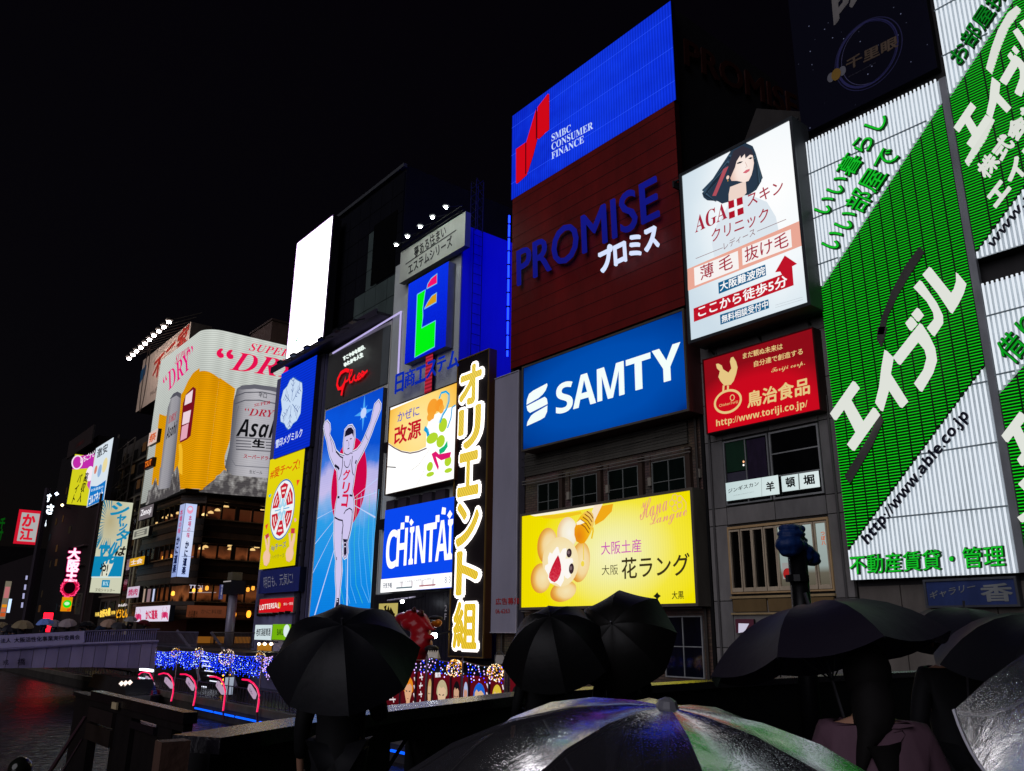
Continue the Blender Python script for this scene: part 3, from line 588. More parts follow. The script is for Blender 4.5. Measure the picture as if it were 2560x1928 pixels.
for i, (a, b) in enumerate(((245, 445), (560, 805), (910, 1195), (1330, 1645))):
    xa, xb = onY(K7(a, 350), 33.2)[0], onY(K7(b, 300), 33.2)[0]
    windowY(bb, xa, xb, 8.3, 10.55, 33.25, 2, 2, '#8d928e', .045, '#0a1412')
    box('pier', (xb+.12, xb+.42, 33.05, 33.3, 8.3, 11.0), paint('#3c2f28', .7), bb)
    lx = xb+.75; box('junction_box', (lx, lx+.22, 33.1, 33.28, 9.3, 9.75), paint('#8a8478', .5), bb); box('conduit', (lx+.08, lx+.13, 33.2, 33.27, 9.75, 10.9), paint('#5a4a40', .5), bb)
for z in (10.86, 10.68): mk('rail_pipe', *tube([(-41.5, 33.0, z), (-26.2, 33.0, z)], .035, 5), paint('#a09c94', .35, .6), bb)
for k in range(9): box('shutter_slat', (-40.3, -26.5, 33.16+.02*(k % 2), 33.3, 11.2+k*.16, 11.34+k*.16), paint('#4c4a44', .5, .2, .4, .5), bb)
windowY(bb, -28.6, -26.2, -.3, 2.6, 33.25, 2, 2, '#a0a4a4', .06, '#0a0e1c'); windowY(bb, -33, -29.4, -.3, 2.6, 33.25, 2, 2, '#a0a4a4', .06, '#0a0e1c')
for k in range(3): mk('cable', *tube([(-41.8+t*4, 32.95, 11.9+k*.5-.25*math.sin(math.pi*t/4)) for t in range(5)], .018, 3), paint('#0c0c0c'), bb)
for x_ in (-41.6, -25.9): mk('downpipe', *tube([(x_, 33.1, -1), (x_, 33.1, 13)], .07, 6), paint('#3c3834', .5), bb)
mk('rail_pipe', *tube([(-41, 33.0, 2.95), (-26, 33.0, 2.95)], .04, 5), paint('#8a8680', .4, .5), bb)
s = Sign('wide_blue_sign', 'wide blue backlit billboard with white capital letters and a three stripe emblem', 'billboard', 'Y', 32.0, corners=[(1309, 925), (1706, 775), (1721, 1021), (1310, 1126)], face=None, body='#4a2a2a', depth=1.2, rim=.12, rimc='#5c5850')
cx, cz = (s.u0+s.u1)/2, (s.v0+s.v1)/2
s.flat([(s.u0, s.v0), (s.u1, s.v0), (s.u1, s.v1), (s.u0, s.v1)], screen([(0, '#0052b4'), (.6, '#004cae'), (.92, '#003c94'), (1, '#002c78')], radial=((cx, 32, cz), (9, 1, 3.6)), s=1.0, mottle=.1, mscale=.5), -1, 'panel')
wh = '#f4fffc'
for ch, p in (('S', [(440, 1080), (435, 880), (595, 750), (600, 980), (500, 1082)]), ('A', [(605, 1040), (660, 1028), (720, 692), (830, 975)]), ('M', [(850, 965), (840, 650), (915, 630), (1100, 570), (1113, 895)]), ('T', [(1130, 625), (1127, 560), (1368, 480), (1292, 838), (1225, 853)]), ('Y', [(1385, 470), (1450, 448), (1665, 378), (1575, 755), (1505, 772)])):
    s.glyph(K6, bsans(ch), p, (850, 965), (1113, 890), wh, depth=.03, off=.02, st=1.0, skew=(0, 1))
s.poly(K6, [(150, 1003), (155, 950), (175, 895), (215, 862), (355, 788), (358, 810), (340, 860), (310, 900), (270, 935)], wh, 2); s.poly(K6, [(150, 1015), (330, 922), (352, 940), (360, 985), (358, 995), (185, 1082), (160, 1060)], wh, 2); s.poly(K6, [(152, 1213), (160, 1170), (195, 1110), (225, 1085), (358, 1008), (355, 1070), (330, 1125), (290, 1150)], wh, 2)
s.done()
s = Sign('yellow_cake_sign', 'wide yellow LED billboard with a flower shaped cookie and a honey dipper', 'billboard', 'Y', 32.2, corners=[(1305, 1292), (1727, 1226), (1742, 1508), (1305, 1519)], face=None, body='#4a4640', depth=1.0, rim=.14, rimc='#6a6258')
c1 = s.uv(P3(1480, 800)); 
s.flat([(s.u0, s.v0), (s.u1, s.v0), (s.u1, s.v1), (s.u0, s.v1)], screen([(0, '#f6f2c0'), (.28, '#f2ee9e'), (.6, '#f3e53c'), (.85, '#f0e000'), (1, '#eedc00')], radial=((c1[0], 32.2, c1[1]), (7.5, 1, 4.6)), s=1.03, stripes=[((1, 0, 0), .16, .05)]), -1, 'panel')
def soft(center, rad, stops, s_=1.0): return screen(stops, radial=((center[0], 32.2, center[1]), (rad[0], 1, rad[1])), s=s_, sample=False, mottle=.12, mscale=1.4)
G = P3
def petal(c, rx, ry, rot=0):
    q = s.uv(G(*c)); a = abs(s.uv(G(c[0]+rx, c[1]))[0]-q[0]); b = abs(s.uv(G(c[0], c[1]+ry))[1]-q[1])
    pts = []
    for i in range(30):
        t = 2*math.pi*i/30; x, y = a*math.cos(t), b*math.sin(t); pts.append((q[0]+x*math.cos(rot)-y*math.sin(rot), q[1]+x*math.sin(rot)+y*math.cos(rot)))
    return q, a, b, pts
for c_, rx, ry, rot, lay in (((445, 670), 165, 290, -.1, 1), ((340, 1190), 165, 240, .2, 1.2), ((700, 1400), 215, 165, .15, 1.4), ((970, 930), 160, 330, -.25, 1.6), ((765, 470), 165, 260, .05, 1.8)):
    q, a, b, pts = petal(c_, rx, ry, rot)
    s.flat(pts, soft((q[0]+a*.25, q[1]), (a*1.12, b*1.12), [(0, '#f6e4b4'), (.55, '#f3d69a'), (.8, '#eab458'), (1, '#dd9232')] if lay != 1.8 else [(0, '#f8f4ea'), (.6, '#f6ecd2'), (1, '#ecc898')]), lay)
s.poly(G, [(660+290*math.cos(t), 930+400*math.sin(t)) for t in [2*math.pi*k/28 for k in range(28)]], soft(s.uv(G(700, 950)), (2.2, 1.9), [(0, '#f8efd0'), (.6, '#f5e2b0'), (1, '#f2d496')]), 2)
s.poly(G, [(150, 175), (560, 80), (900, 45), (1210, 10), (1190, 60), (900, 110), (560, 165), (250, 200)], '#fbf3da', 1); s.poly(G, [(330, 195), (620, 170), (980, 120), (1000, 160), (800, 205), (560, 240), (400, 230)], '#f0c420', 1)
s.poly(G, [(1290, 40), (1500, 0), (1480, 120), (1350, 260), (1215, 340), (1200, 260)], '#f0a818', 1); s.poly(G, [(1210, 10), (1340, -5), (1250, 180), (1180, 330), (1165, 120)], '#f6e2c4', 2)
s.poly(G, [(550, 760), (600, 690), (625, 690), (655, 800), (700, 720), (755, 710), (765, 790), (740, 880), (850, 870), (870, 930), (800, 990), (830, 1160), (780, 1200), (740, 1180), (720, 1140), (715, 1230), (665, 1325), (620, 1290), (590, 1270), (500, 1270), (460, 1190), (470, 1150), (410, 1040), (415, 990), (465, 960), (460, 860), (490, 775), (530, 800)], '#fdf8f2', 3)
s.poly(G, [(625, 820), (650, 880), (672, 980), (678, 1060), (660, 1140), (620, 1220), (570, 1258), (520, 1235), (480, 1180), (485, 1120), (530, 1000), (580, 900)], screen([(0, '#e0485a'), (.4, '#cf2038'), (1, '#b81830')], (0, 0, 1), 4, 7, .95, sample=False, mottle=1.6, mscale=9), 4)
for (c_, rx, ry) in (((803, 788), 42, 72), ((840, 1038), 40, 84)):
    q, a, b, pts = petal(c_, rx, ry, -.15); s.flat(pts, '#3c2a30', 4)
    q, a, b, pts = petal((c_[0]-6, c_[1]-8), rx*.5, ry*.4, -.1); s.flat(pts, '#7a6468', 5)
s.poly(G, [(1050, 130), (1130, 110), (1190, 160), (1205, 260), (1200, 330), (1150, 470), (1100, 560), (1050, 630), (990, 640), (920, 600), (890, 500), (890, 400), (930, 290), (990, 190)], soft(s.uv(G(960, 520)), (1.3, 1.6), [(0, '#e07a14'), (.4, '#f0a010'), (.7, '#f4c01c'), (1, '#f0c868')]), 5)
for k in range(5):
    s.stroke(G, [(1090+k*-32, 120+k*45), (1150-k*22, 165+k*52), (1195-k*18, 235+k*58)], .07, '#9a5a14', 6)
s.poly(G, [(930, 300), (990, 255), (1060, 300), (1000, 330), (930, 340)], '#fff6d8', 7)
s.stroke(G, [(1035, 640), (1040, 760), (1042, 900)], .06, '#f0d040', 6); s.ell(G, (1025, 960), (1052, 960), (1025, 1005), '#f2d84c', 6); s.stroke(G, [(1185, 380), (1190, 440), (1165, 560)], .12, '#efc31c', 5)
s.text(K7, script('Hana'), (1215, 690), (1480, 590), '#e8a07c', 3, tl=(1210, 510)); s.text(K7, script('Langue'), (1310, 775), (1665, 680), '#e8a07c', 3, tl=(1305, 640))
for k in range(5):
    q = s.uv(K7(1562, 520)); a = 2*math.pi*k/5+.6; s.ring(q[0]+.27*math.cos(a), q[1]+.27*math.sin(a), .17, .17, .035, '#e8b088', 3, n=14)
s.stroke(K7, [(1620, 470), (1655, 520), (1655, 580), (1625, 620)], .035, '#e8b088', 3)
s.text(K7, '大阪土産', (848, 1015), (1230, 985), '#cc58b4', 3, .004, tl=(846, 895)); s.text(K7, '大阪', (855, 1207), (1010, 1200), '#4c4428', 3, tl=(853, 1112)); s.text(K7, '花ラング', (1045, 1240), (1690, 1205), '#3a3018', 3, .012, tl=(1042, 1045))
s.poly(K7, [(1383, 1366), (1395, 1385), (1418, 1402), (1398, 1418), (1384, 1438), (1368, 1418), (1345, 1404), (1368, 1385)], '#1c1c10', 3); s.text(K7, '大黒', (1518, 1432), (1630, 1428), '#1c1c10', 3, .01, tl=(1516, 1358)); s.done()
# finance tower sign: blue neon panel above a dark red one
tw = root('sign_tower', 'tall rooftop sign tower with a blue panel above a dark red panel', 'sign tower', (-33.5, 38, 18.4))
box('tower_body', (-40.9, -26.1, 33.0, 44.5, 18.1, 38.4), paint('#121216', .7, 0, .3), tw)
s = Sign('blue_neon_panel', 'bright blue upper panel of the finance tower with a slanted red emblem', 'billboard', 'Y', 32.6, corners=[(1280, 293), (1678, 0), (1689, 247), (1280, 502)], face=None, body='#050818', depth=.35)
s.flat([(s.u0, s.v0), (s.u1, s.v0), (s.u1, s.v1), (s.u0, s.v1)], screen([(0, '#0e30e8'), (.5, '#1440ff'), (1, '#1038f4')], (1, 0, 0), s.u0, s.u1, .9, stripes=[((1, 0, 0), .22, .32), ((0, 0, 1), 2.25, .1)], mottle=.9, mscale=1.1), -1, 'panel')
for k in range(3):
    z = s.v0+(s.v1-s.v0)*(k+.55)/3; s.stroke_uv([(s.u0, z), (s.u1, z)], .035, '#2852f8', 1)
rdp = '#d00818'
for pts in ([(62, 665), (105, 635), (105, 775), (62, 815)], [(108, 632), (150, 490), (150, 620), (132, 690), (108, 765)], [(157, 480), (203, 420), (203, 575), (157, 618)]):
    s.poly(K5, pts, paint('#300410', .5), 0, 'emblem_can', thick=.0); s.poly(K5, pts, rdp, 3, 'emblem', thick=.12)
for x_, a_, b_ in ((106.5, 636, 776), (153.5, 484, 622)): s.stroke(K5, [(x_, a_), (x_, b_)], .1, '#200208', 15, 'emblem_gap')
for t, y0, y1, xe in (('SMBC', 628, 600, 298), ('CONSUMER', 668, 640, 396), ('FINANCE', 708, 680, 356)):
    s.text(K5, serif(t), (213, y0), (xe, y0-(xe-213)*.53), '#c8dcff', 3, .0, tl=(212, y0-31), own=True)
s.done()
s = Sign('red_letter_panel', 'dark red lower panel of the finance tower with unlit blue capital letters', 'billboard', 'Y', 32.6, corners=[(1280, 502), (1689, 247), (1709, 765), (1279, 922)], face=None, body='#200406', depth=.4, lit=True)
s.flat([(s.u0, s.v0), (s.u1, s.v0), (s.u1, s.v1-.03), (s.u0, s.v1-.03)], paint('#66100f', .55, 0, .35, .5), -1, 'panel')
for k in range(14):
    z = s.v0+(s.v1-s.v0)*(k+.5)/14; s.flat([(s.u0, z), (s.u1, z), (s.u1, z+.04), (s.u0, z+.04)], paint('#30060a', .7), 0, 'joint')
bl = screen([(0, '#181c90'), (1, '#1c22b0')], (0, 0, 1), 24, 30, .62, sample=False)  # unlit letters glow faintly, standing in for light on their faces
s.text(K5, 'PROMISE', (56, 1268), (684, 957), bl, 0, 0, .14, tl=(54, 1112), own=True, off=.3)
s.text(K5, 'プロミス', (428, 1210), (686, 1090), '#d6e2ff', 8, .025, .15, tl=(422, 1110), own=True, off=.3, st=1.0)
s.done()
box('added_blue_panel', (-41.0, -40.92, 33.2, 44, 19.5, 38), em('#0818f0', 2.1, True), tw)  # unseen glowing panel, added to light the opposite wall blue
mk('edge_tube', *tube([(-41.05, 32.8, 19.6), (-41.05, 32.8, 30.2)], .07, 5), em('#1430ff', 5, True), tw)
for k in range(10): box('tube_clip', (-41.15, -40.95, 32.7, 32.9, 20+k*1.05, 20.1+k*1.05), paint('#08081a'), tw)
s = Sign('side_letter_sign', 'unlit reddish capital letters on the dark side wall of the finance tower', 'billboard', 'X', -26.0, rect=(33.5, 44, 24.5, 37), face=None, lit=False, depth=0)
s.text(N7, 'PROMISE', (215, 640), (1330, 1180), '#2c100a', 2, .02, .1, tl=(205, 385)); s.done()
box('tower_skirt', (-40.8, -26.2, 33.3, 44, 18, 18.6), paint('#2a2826', .6), tw)
# vacant grey board
s = Sign('vacant_board', 'tall plain grey board with red rental notice lettering at its foot', 'billboard', 'Y', 32.7, rect=(-42.35, -39.65, 1.75, 18.2), face=paint('#8f8d9c', .6, 0, .12, .5), body='#5a5864', depth=.5, lit=False, rim=.05, rimc='#c2c0cc')
s.text(K4, '広告募集', (1770, 168), (2085, 162), '#b02a2a', 2, .012, tl=(1768, 82)); s.text(K4, '06-6263', (1768, 282), (1950, 275), '#b02a2a', 2, .0, tl=(1766, 225)); s.done()
# ================================================================== vertical gold neon sign
s = Sign('gold_neon_sign', 'tall black box sign with thick yellow katakana outlined in white neon', 'neon sign', 'Y', 32.2, corners=[(1146, 903), (1222, 877), (1210, 1643), (1125, 1640)], face=None, body='#4a2c14', depth=.6, rim=.07, rimc='#7c6230')
s.flat([(s.u0, s.v0), (s.u1, s.v0), (s.u1, s.v1), (s.u0, s.v1)], paint('#140c10', .8), -1, 'panel')
yel = screen([(0, '#f4cc30'), (1, '#f8da58')], (0, 0, 1), 0, 20, 1.0, stripes=[((.8, 0, .6), .2, .3)], sample=False)
def outl(g, ch, pts, lay=0):
    a, b = (0, 1), (1, 1)
    q = [s.uv(g(*p)) for p in pts]; x0, x1 = min(p[0] for p in q), max(p[0] for p in q); y0, y1 = min(p[1] for p in q), max(p[1] for p in q)
    sz = min(x1-x0, y1-y0)
    s.tx(ch, (x0, y0), (x1-x0, 0), (0, y1-y0), '#fff6f0', 0, .095, .1, False, 'neon_outline', True, 2.0, .02)
    s.tx(ch, (x0, y0), (x1-x0, 0), (0, y1-y0), yel, 3, .04, 0, False, 'letter', True, None, .12)
outl(K2, 'オ', [(1125, 590), (1385, 520), (1370, 50), (1130, 150)]); outl(K2, 'リ', [(1120, 1130), (1370, 1100), (1365, 620), (1120, 680)])
outl(K2, 'エ', [(1105, 1640), (1350, 1600), (1350, 1250)]) if False else outl(K3, 'エ', [(975, 180), (1200, 140), (1205, -300+0), (985, -270)])
outl(K3, 'ン', [(955, 745), (1200, 730), (1205, 270), (970, 300)]); outl(K3, 'ト', [(960, 1320), (1190, 1300), (1190, 845), (975, 850)]); outl(K4, '組', [(1245, 715), (1535, 715), (1540, 150), (1260, 150)])
s.done()
# ================================================================== central block (kaigen / chintai / estem)
ce = root('central_building', 'pale grey building with a tower top that carries the green and blue letter sign', 'building', (-52, 38, -5))
box('wall', (-56.9, -47.1, 33.0, 41.2, -5, 31.9), paint('#b4bab8', .65, 0, .15, .5), ce)
box('neon_tinted_side', (-47.1, -47.0, 33.05, 41.2, 2, 32), paint('#2a2ea8', .4, .1, .12, .4), ce)  # blue neon light falling on this wall is put into its paint
box('dark_shopfront_wall', (-56.7, -45.0, 32.7, 33.0, -3.3, 4.4), paint('#2c2c32', .5, 0, .35, .5), ce)
for k in range(26): box('cladding_board', (-56.6+k*.44, -56.2+k*.44, 32.62, 32.7, -.5, 4.3), paint('#26262c', .35, .3, .3, .6), ce)
s = Sign('slanted_header_sign', 'floodlit cream header board with two lines of black lettering on the tower top', 'billboard', 'Y', 32.3, corners=[N4(865, 740), N4(1325, 412), N4(1335, 665), N4(860, 945)], face=None, body='#5a5e5c', depth=.5, lit=False)
s.flat([(s.u0, s.v0), (s.u1, s.v0), (s.u1, s.v1), (s.u0, s.v1)], paint('#b2b6ac', .6, 0, .12), -1, 'panel')
s.text(N4, '夢ある住まい', (968, 765), (1195, 600), '#14161a', 2, .012, tl=(962, 690)); s.stroke(N4, [(905, 808), (1270, 562)], .09, '#24262a', 2); s.text(N4, 'エステムシリーズ', (925, 882), (1240, 672), '#14161a', 2, .02, tl=(920, 812))
rt = s.root; s.done(); hu0, hu1, hv1 = s.u0, s.u1, s.v1
mk('gantry_rail', *join(tube([(hu0, 31.9, hv1+.3), (hu1, 31.9, hv1+.3)], .06, 4), tube([(hu0, 32.1, hv1+.05), (hu1, 32.1, hv1+.05)], .08, 4)), paint('#1a1a1c'), rt)
for i, p in enumerate(((835, 670), (916, 608), (1007, 538), (1095, 470), (1190, 398))):
    c = onY(N4(*p), 30.4); lamp = root('floodlight', ['first', 'second', 'third', 'fourth', 'fifth'][i]+' small white floodlight from the left above the cream header board', 'floodlight', tuple(c), 'floodlights above the header board')
    mk('lens', *ellips(tuple(c), (.13, .13, .09), 8, 5), em('#f4fff8', 110, True), lamp)
    mk('arm', *tube([tuple(c), (c[0], 31.9, hv1+.3)], .03, 4), paint('#1c1c1e'), lamp)
    mk('hood', *lathe([(.02, .32), (.2, .24), (.26, .1)], tuple(c), 8), paint('#2a2a2c'), lamp)
s = Sign('letter_e_sign', 'blue LED block sign with a green E shape and red and orange leaves', 'LED sign', 'Y', 32.3, corners=[N4(920, 965), N4(1208, 775), N4(1195, 1395), N4(900, 1522)], face=None, body='#6c706c', depth=.65)
s.flat([(s.u0, s.v0), (s.u1, s.v0), (s.u1, s.v1), (s.u0, s.v1)], screen([(0, '#0418c8'), (.5, '#0626e0'), (1, '#0a34e8')], (0, 0, 1), s.v0, s.v1, .95, mottle=1.2, mscale=7), -1, 'panel')
ol, gr = '#68b8f0', '#00f414'
def bordered(g, pts, c, lay=2):
    s.poly(g, pts, c, lay); s.stroke(g, pts+[pts[0]], .1, ol, lay+1)
bordered(N4, [(990, 1025), (1050, 990), (1030, 1130), (1032, 1180), (1022, 1265), (1122, 1212), (1115, 1400), (972, 1478)], gr)
bordered(N4, [(1058, 985), (1065, 950), (1090, 910), (1133, 875), (1132, 945)], '#f4106c'); bordered(N4, [(1040, 1130), (1065, 1080), (1095, 1035), (1130, 1012), (1128, 1080)], '#d89c18')
s.done()
for (pts, nm) in (([(1062, 845), (1075, 800), (1100, 790), (1120, 815), (1100, 830)], 0), ([(1045, 1470), (1095, 1440), (1098, 1640), (1045, 1666)], 1)):
    rg = Sign('red_light_column', ['faint red light patch just above the blue LED block sign', 'red LED column hanging behind the blue katakana letters'][nm], 'LED sign', 'Y', 32.6, corners=[N4(1048, 820), N4(1112, 785), N4(1112, 820), N4(1048, 850)] if nm == 0 else [N4(1045, 1455), N4(1098, 1430), N4(1090, 1770), N4(1040, 1790)], face=screen([(0, '#d81c3c'), (1, '#e84058')], (0, 0, 1), 10, 30, .7 if nm else .45, stripes=[((0, 0, 1), .3, .6)]), depth=.1)
s = Sign('blue_katakana_letters', 'raised blue channel letters on the grey wall under the LED block sign', 'sign letters', 'Y', 32.5, rect=(-57.5, -46.5, 18, 22), face=None, depth=0)
kb = screen([(0, '#0c2cb8'), (1, '#1038d8')], (0, 0, 1), 18, 22, .62, sample=False, mottle=.8, mscale=6)
s.glyph(K2, '日', [(245, 440), (255, 195), (355, 175), (345, 400)], (245, 440), (345, 400), kb, off=.3, depth=.08, bold=.012, skew=(0, 1)); s.glyph(K2, '商', [(370, 345), (375, 145), (500, 110), (495, 320)], (245, 440), (345, 400), kb, off=.3, depth=.08, bold=.0, skew=(0, 1))
s.glyph(K2, 'エ', [(510, 300), (515, 110), (640, 80), (635, 265)], (245, 440), (345, 400), kb, off=.3, depth=.08, bold=.012, skew=(0, 1)); s.glyph(K2, 'ス', [(650, 245), (660, 35), (775, 10), (770, 185)], (245, 440), (345, 400), kb, off=.3, depth=.08, bold=.012, skew=(0, 1))
s.glyph(K2, 'テ', [(790, 165), (800, -20), (900, -60), (895, 120)], (245, 440), (345, 400), kb, off=.3, depth=.08, bold=.012, skew=(0, 1)); s.glyph(K2, 'ム', [(925, 105), (935, -90), (1070, -120), (1065, 80)], (245, 440), (345, 400), kb, off=.3, depth=.08, bold=.012, skew=(0, 1)); s.done()
# ladder and mast on the blue side wall
r = root('wall_ladder', 'thin steel ladder fixed up the blue lit side wall', 'ladder', (-46.9, 34.5, 14))
ya, yb = 33.9, 34.75
mk('stile', *tube([(-46.8, ya, 12), (-46.8, ya, 31.8)], .03, 4), paint('#101038', .5), r); mk('stile', *tube([(-46.8, yb, 12), (-46.8, yb, 31.8)], .03, 4), paint('#101038', .5), r)
for k in range(24): mk('rung', *tube([(-46.8, ya, 12.5+k*.82), (-46.8, yb, 12.5+k*.82)], .022, 4), paint('#101038', .5), r)
r = root('lattice_mast', 'dim lattice mast standing on the roof above the blue wall', 'mast', (-47.4, 34.5, 31.9)); vf = []
for (x, y) in ((-47.6, 34.1), (-46.9, 34.1), (-47.6, 34.8), (-46.9, 34.8)): vf.append(tube([(x, y, 31.8), (x, y, 36.3)], .035, 4))
for k in range(6): z = 32+k*.75; vf += [tube([(-47.6, 34.1, z), (-46.9, 34.8, z+.7)], .02, 4), tube([(-46.9, 34.1, z), (-47.6, 34.1, z+.7)], .02, 4), tube([(-46.9, 34.8, z), (-46.9, 34.1, z+.7)], .02, 4)]
mk('lattice', *join(*vf), paint('#24243c', .5), r)
# cold medicine sign
s = Sign('cold_medicine_sign', 'bright white and pale yellow billboard with red kanji and a green striped cloud motif', 'billboard', 'Y', 32.0, corners=[(975, 1025), (1144, 953), (1138, 1192), (966, 1241)], face=None, body='#2a1410', depth=.9, rim=.08, rimc='#40200c')
s.flat([(s.u0, s.v0), (s.u1, s.v0), (s.u1, s.v1), (s.u0, s.v1)], em('#fffefb', 1.15, True), -1, 'panel')
s.poly(K2, [(183, 660), (620, 470), (1062, 280), (1058, 590), (1000, 610), (900, 640), (760, 720), (690, 800), (660, 900), (655, 1130), (560, 1180), (450, 1200), (330, 1180), (235, 1130), (168, 1080)], screen([(0, '#ffe9a0'), (.6, '#ffdc7c'), (1, '#f8b838')], radial=((s.u0+4.5, 32, s.v1-2.5), (5.5, 1, 4.5)), s=1.0, sample=False), 0)
s.stroke(K2, [(168, 1095), (250, 1150), (340, 1195), (450, 1215), (560, 1195), (665, 1150)], .1, '#6a5a60', 1); s.stroke(K2, [(150, 1392), (265, 1400)], .08, '#404048', 1); s.stroke(K2, [(460, 1440), (560, 1370), (700, 1170)], .03, '#a09890', 1); s.stroke(K2, [(530, 1645), (620, 1470), (660, 1350)], .03, '#a09890', 1)
s.text(K2, 'かぜに', (282, 810), (565, 715), '#5c58c0', 2, .01, tl=(288, 690)); s.text(K2, '改源', (240, 1110), (585, 1000), '#c8102c', 2, .025, tl=(245, 880))
# plain swirling ribbon, leaf and sash shapes in place of the drawn figure
for off_, c_ in ((0, '#10a8e0'), (14, '#60c8f0')):
    s.stroke(K2, [(830+off_, 505), (860, 430+off_), (920, 412+off_), (962-off_, 450), (960-off_, 540), (930-off_, 640), (880-off_, 720), (840-off_, 820)], .16 if not off_ else .05, c_, 3+off_/14)
s.stroke(K2, [(1045, 590), (1000, 620), (985, 760), (940, 890)], .13, '#10a8e0', 3)
for (cx_, cy_, rx, ry, c_) in ((745, 620, 70, 110, '#f8a030'), (830, 590, 50, 80, '#f89828'), (720, 740, 48, 60, '#f8a838'), (860, 640, 35, 60, '#f8b040')): s.ell(K2, (cx_, cy_), (cx_+rx, cy_), (cx_, cy_+ry), c_, 2)
for (cx_, cy_, rx, ry) in ((880, 850, 55, 90), (740, 1020, 75, 70), (850, 1060, 55, 80), (710, 1390, 40, 60), (945, 1320, 45, 65), (715, 1490, 50, 30), (950, 1440, 50, 30)): s.ell(K2, (cx_, cy_), (cx_+rx, cy_), (cx_, cy_+ry), '#b4d830', 2.5)
s.ell(K2, (750, 860), (820, 860), (750, 950), '#ffffff', 3); s.stroke(K2, [(640, 890), (680, 930), (690, 990)], .35, '#18a0d8', 3)
s.poly(K2, [(830, 1170), (900, 1120), (940, 1050), (945, 1130), (900, 1200), (840, 1230)], '#18b878', 4); s.poly(K2, [(735, 1225), (790, 1190), (830, 1230), (990, 1200), (975, 1270), (860, 1310), (790, 1260), (830, 1390), (820, 1440), (770, 1330)], '#e01870', 4); s.done()
s = Sign('blue_rental_sign', 'bright blue LED billboard with tall white capital letters and a white ticker strip', 'LED sign', 'Y', 32.0, corners=[(963, 1279), (1136, 1239), (1130, 1468), (953, 1482)], face=em('#0a48ee', 1.0, True), body='#1a1a28', depth=.9)
for ch, p in (('C', [(118, 1035), (130, 590), (240, 590), (235, 940)]), ('H', [(240, 1002), (250, 575), (360, 555), (350, 985)]), ('I', [(375, 980), (395, 555), (435, 540), (425, 975)]), ('N', [(445, 972), (462, 535), (580, 515), (565, 958)]), ('T', [(600, 950), (585, 515), (705, 485), (650, 945)]), ('A', [(685, 940), (700, 480), (820, 460), (825, 925)]), ('I', [(822, 925), (835, 470), (888, 450), (878, 915)])):
    s.glyph(K3, bsans(ch), p, (240, 1002), (825, 925), '#ffffff', depth=.0, off=.01, st=1.15, skew=(0, 1))
for pts in ([(298, 497), (338, 492), (335, 570), (290, 575)], [(350, 418), (392, 420), (385, 492), (345, 488)], [(418, 450), (445, 490), (415, 535), (395, 490)], [(700, 412), (745, 405), (742, 488), (697, 490)], [(776, 316), (818, 325), (812, 402), (765, 396)], [(865, 350), (893, 395), (860, 455), (832, 410)]): s.poly(K3, pts, '#ffffff', 3, st=1.15)
s.poly(K3, [(64, 1152), (886, 1070), (882, 1240), (58, 1306)], '#ffffff', 2, st=1.2)
s.text(K3, '天気予報', (88, 1258), (190, 1250), '#50586c', 4, .02, tl=(88, 1195)); s.text(K3, '17時 18時 19時 20時', (245, 1205), (645, 1158), '#a0a0a8', 4, tl=(245, 1178)); s.text(K3, '8 3', (800, 1195), (870, 1190), '#8890a0', 4, tl=(800, 1122))
for x in (305, 425, 545, 670): s.ell(K3, (x, 1210-(x-305)*.06), (x+14, 1210), (x, 1240), '#e6e0e4', 3)
s.stroke(K3, [(245, 1252), (430, 1240)], .1, '#5a707c', 4); s.stroke(K3, [(510, 1228), (700, 1213)], .1, '#b07078', 4); s.done()
for z in (16.3, 10.2): box('dark_band', (-56.6, -47.2, 32.5, 33.0, z-.9, z-.15), paint('#1c1a20', .6), ce)
for k in range(5): box('louvre_panel', (-55.6+k*1.7, -54.4+k*1.7, 32.6, 32.95, 9.9, 11.4), paint('#3c3640', .5, 0, .2, 1), ce)
mk('edge_tube', *tube([(-55.7, 32.8, 9.5), (-55.7, 32.8, 11.2)], .07, 5), em('#9cc8f0', .9), ce)
# ================================================================== building with the runner LED wall
gb = root('runner_building', 'dark grey building framed by a lavender neon line around the runner LED wall', 'building', (-62, 38, -5))
box('wall', (-68.4, -57.0, 33.0, 45, -5, 27.0), paint('#c4c4bc', .65, 0, .15, .4), gb)
box('upper_cladding', (-68.2, -58.2, 32.86, 33.0, 21.4, 26.6), paint('#4a4a48', .5, 0, .12, .6), gb); box('upper_cladding', (-58.2, -57.1, 32.87, 33.0, 21.4, 26.6), paint('#5a6062', .5, 0, .12, .6), gb)
mk('neon_frame', *join(tube([tuple(onY(N4(380, 1445), 32.8)), tuple(onY(N4(870, 1147), 32.8))], .1, 4), tube([tuple(onY(N4(868, 1145), 32.8)), tuple(onY(N4(848, 1600), 32.8))], .08, 4)), em('#c9bdf6', .88, True), gb)
s = Sign('slogan_letters', 'two short lines of small white lit letters above the red script logo', 'sign letters', 'Y', 32.7, rect=(-66, -60, 23, 26), face=None, depth=0)
s.text(N4, 'すこやかな毎日、', (455, 1500), (610, 1412), '#f2fff8', 2, .02, .08, tl=(452, 1470), own=True, off=.1); s.text(N4, 'ゆたかな人生', (462, 1545), (596, 1468), '#f2fff8', 2, .02, .08, tl=(458, 1515), own=True, off=.1); s.done()
s = Sign('red_script_logo', 'red neon handwritten logo on dark cladding above the runner LED wall', 'sign letters', 'Y', 32.7, rect=(-66, -60, 20, 24), face=None, depth=0)
R6 = Z6
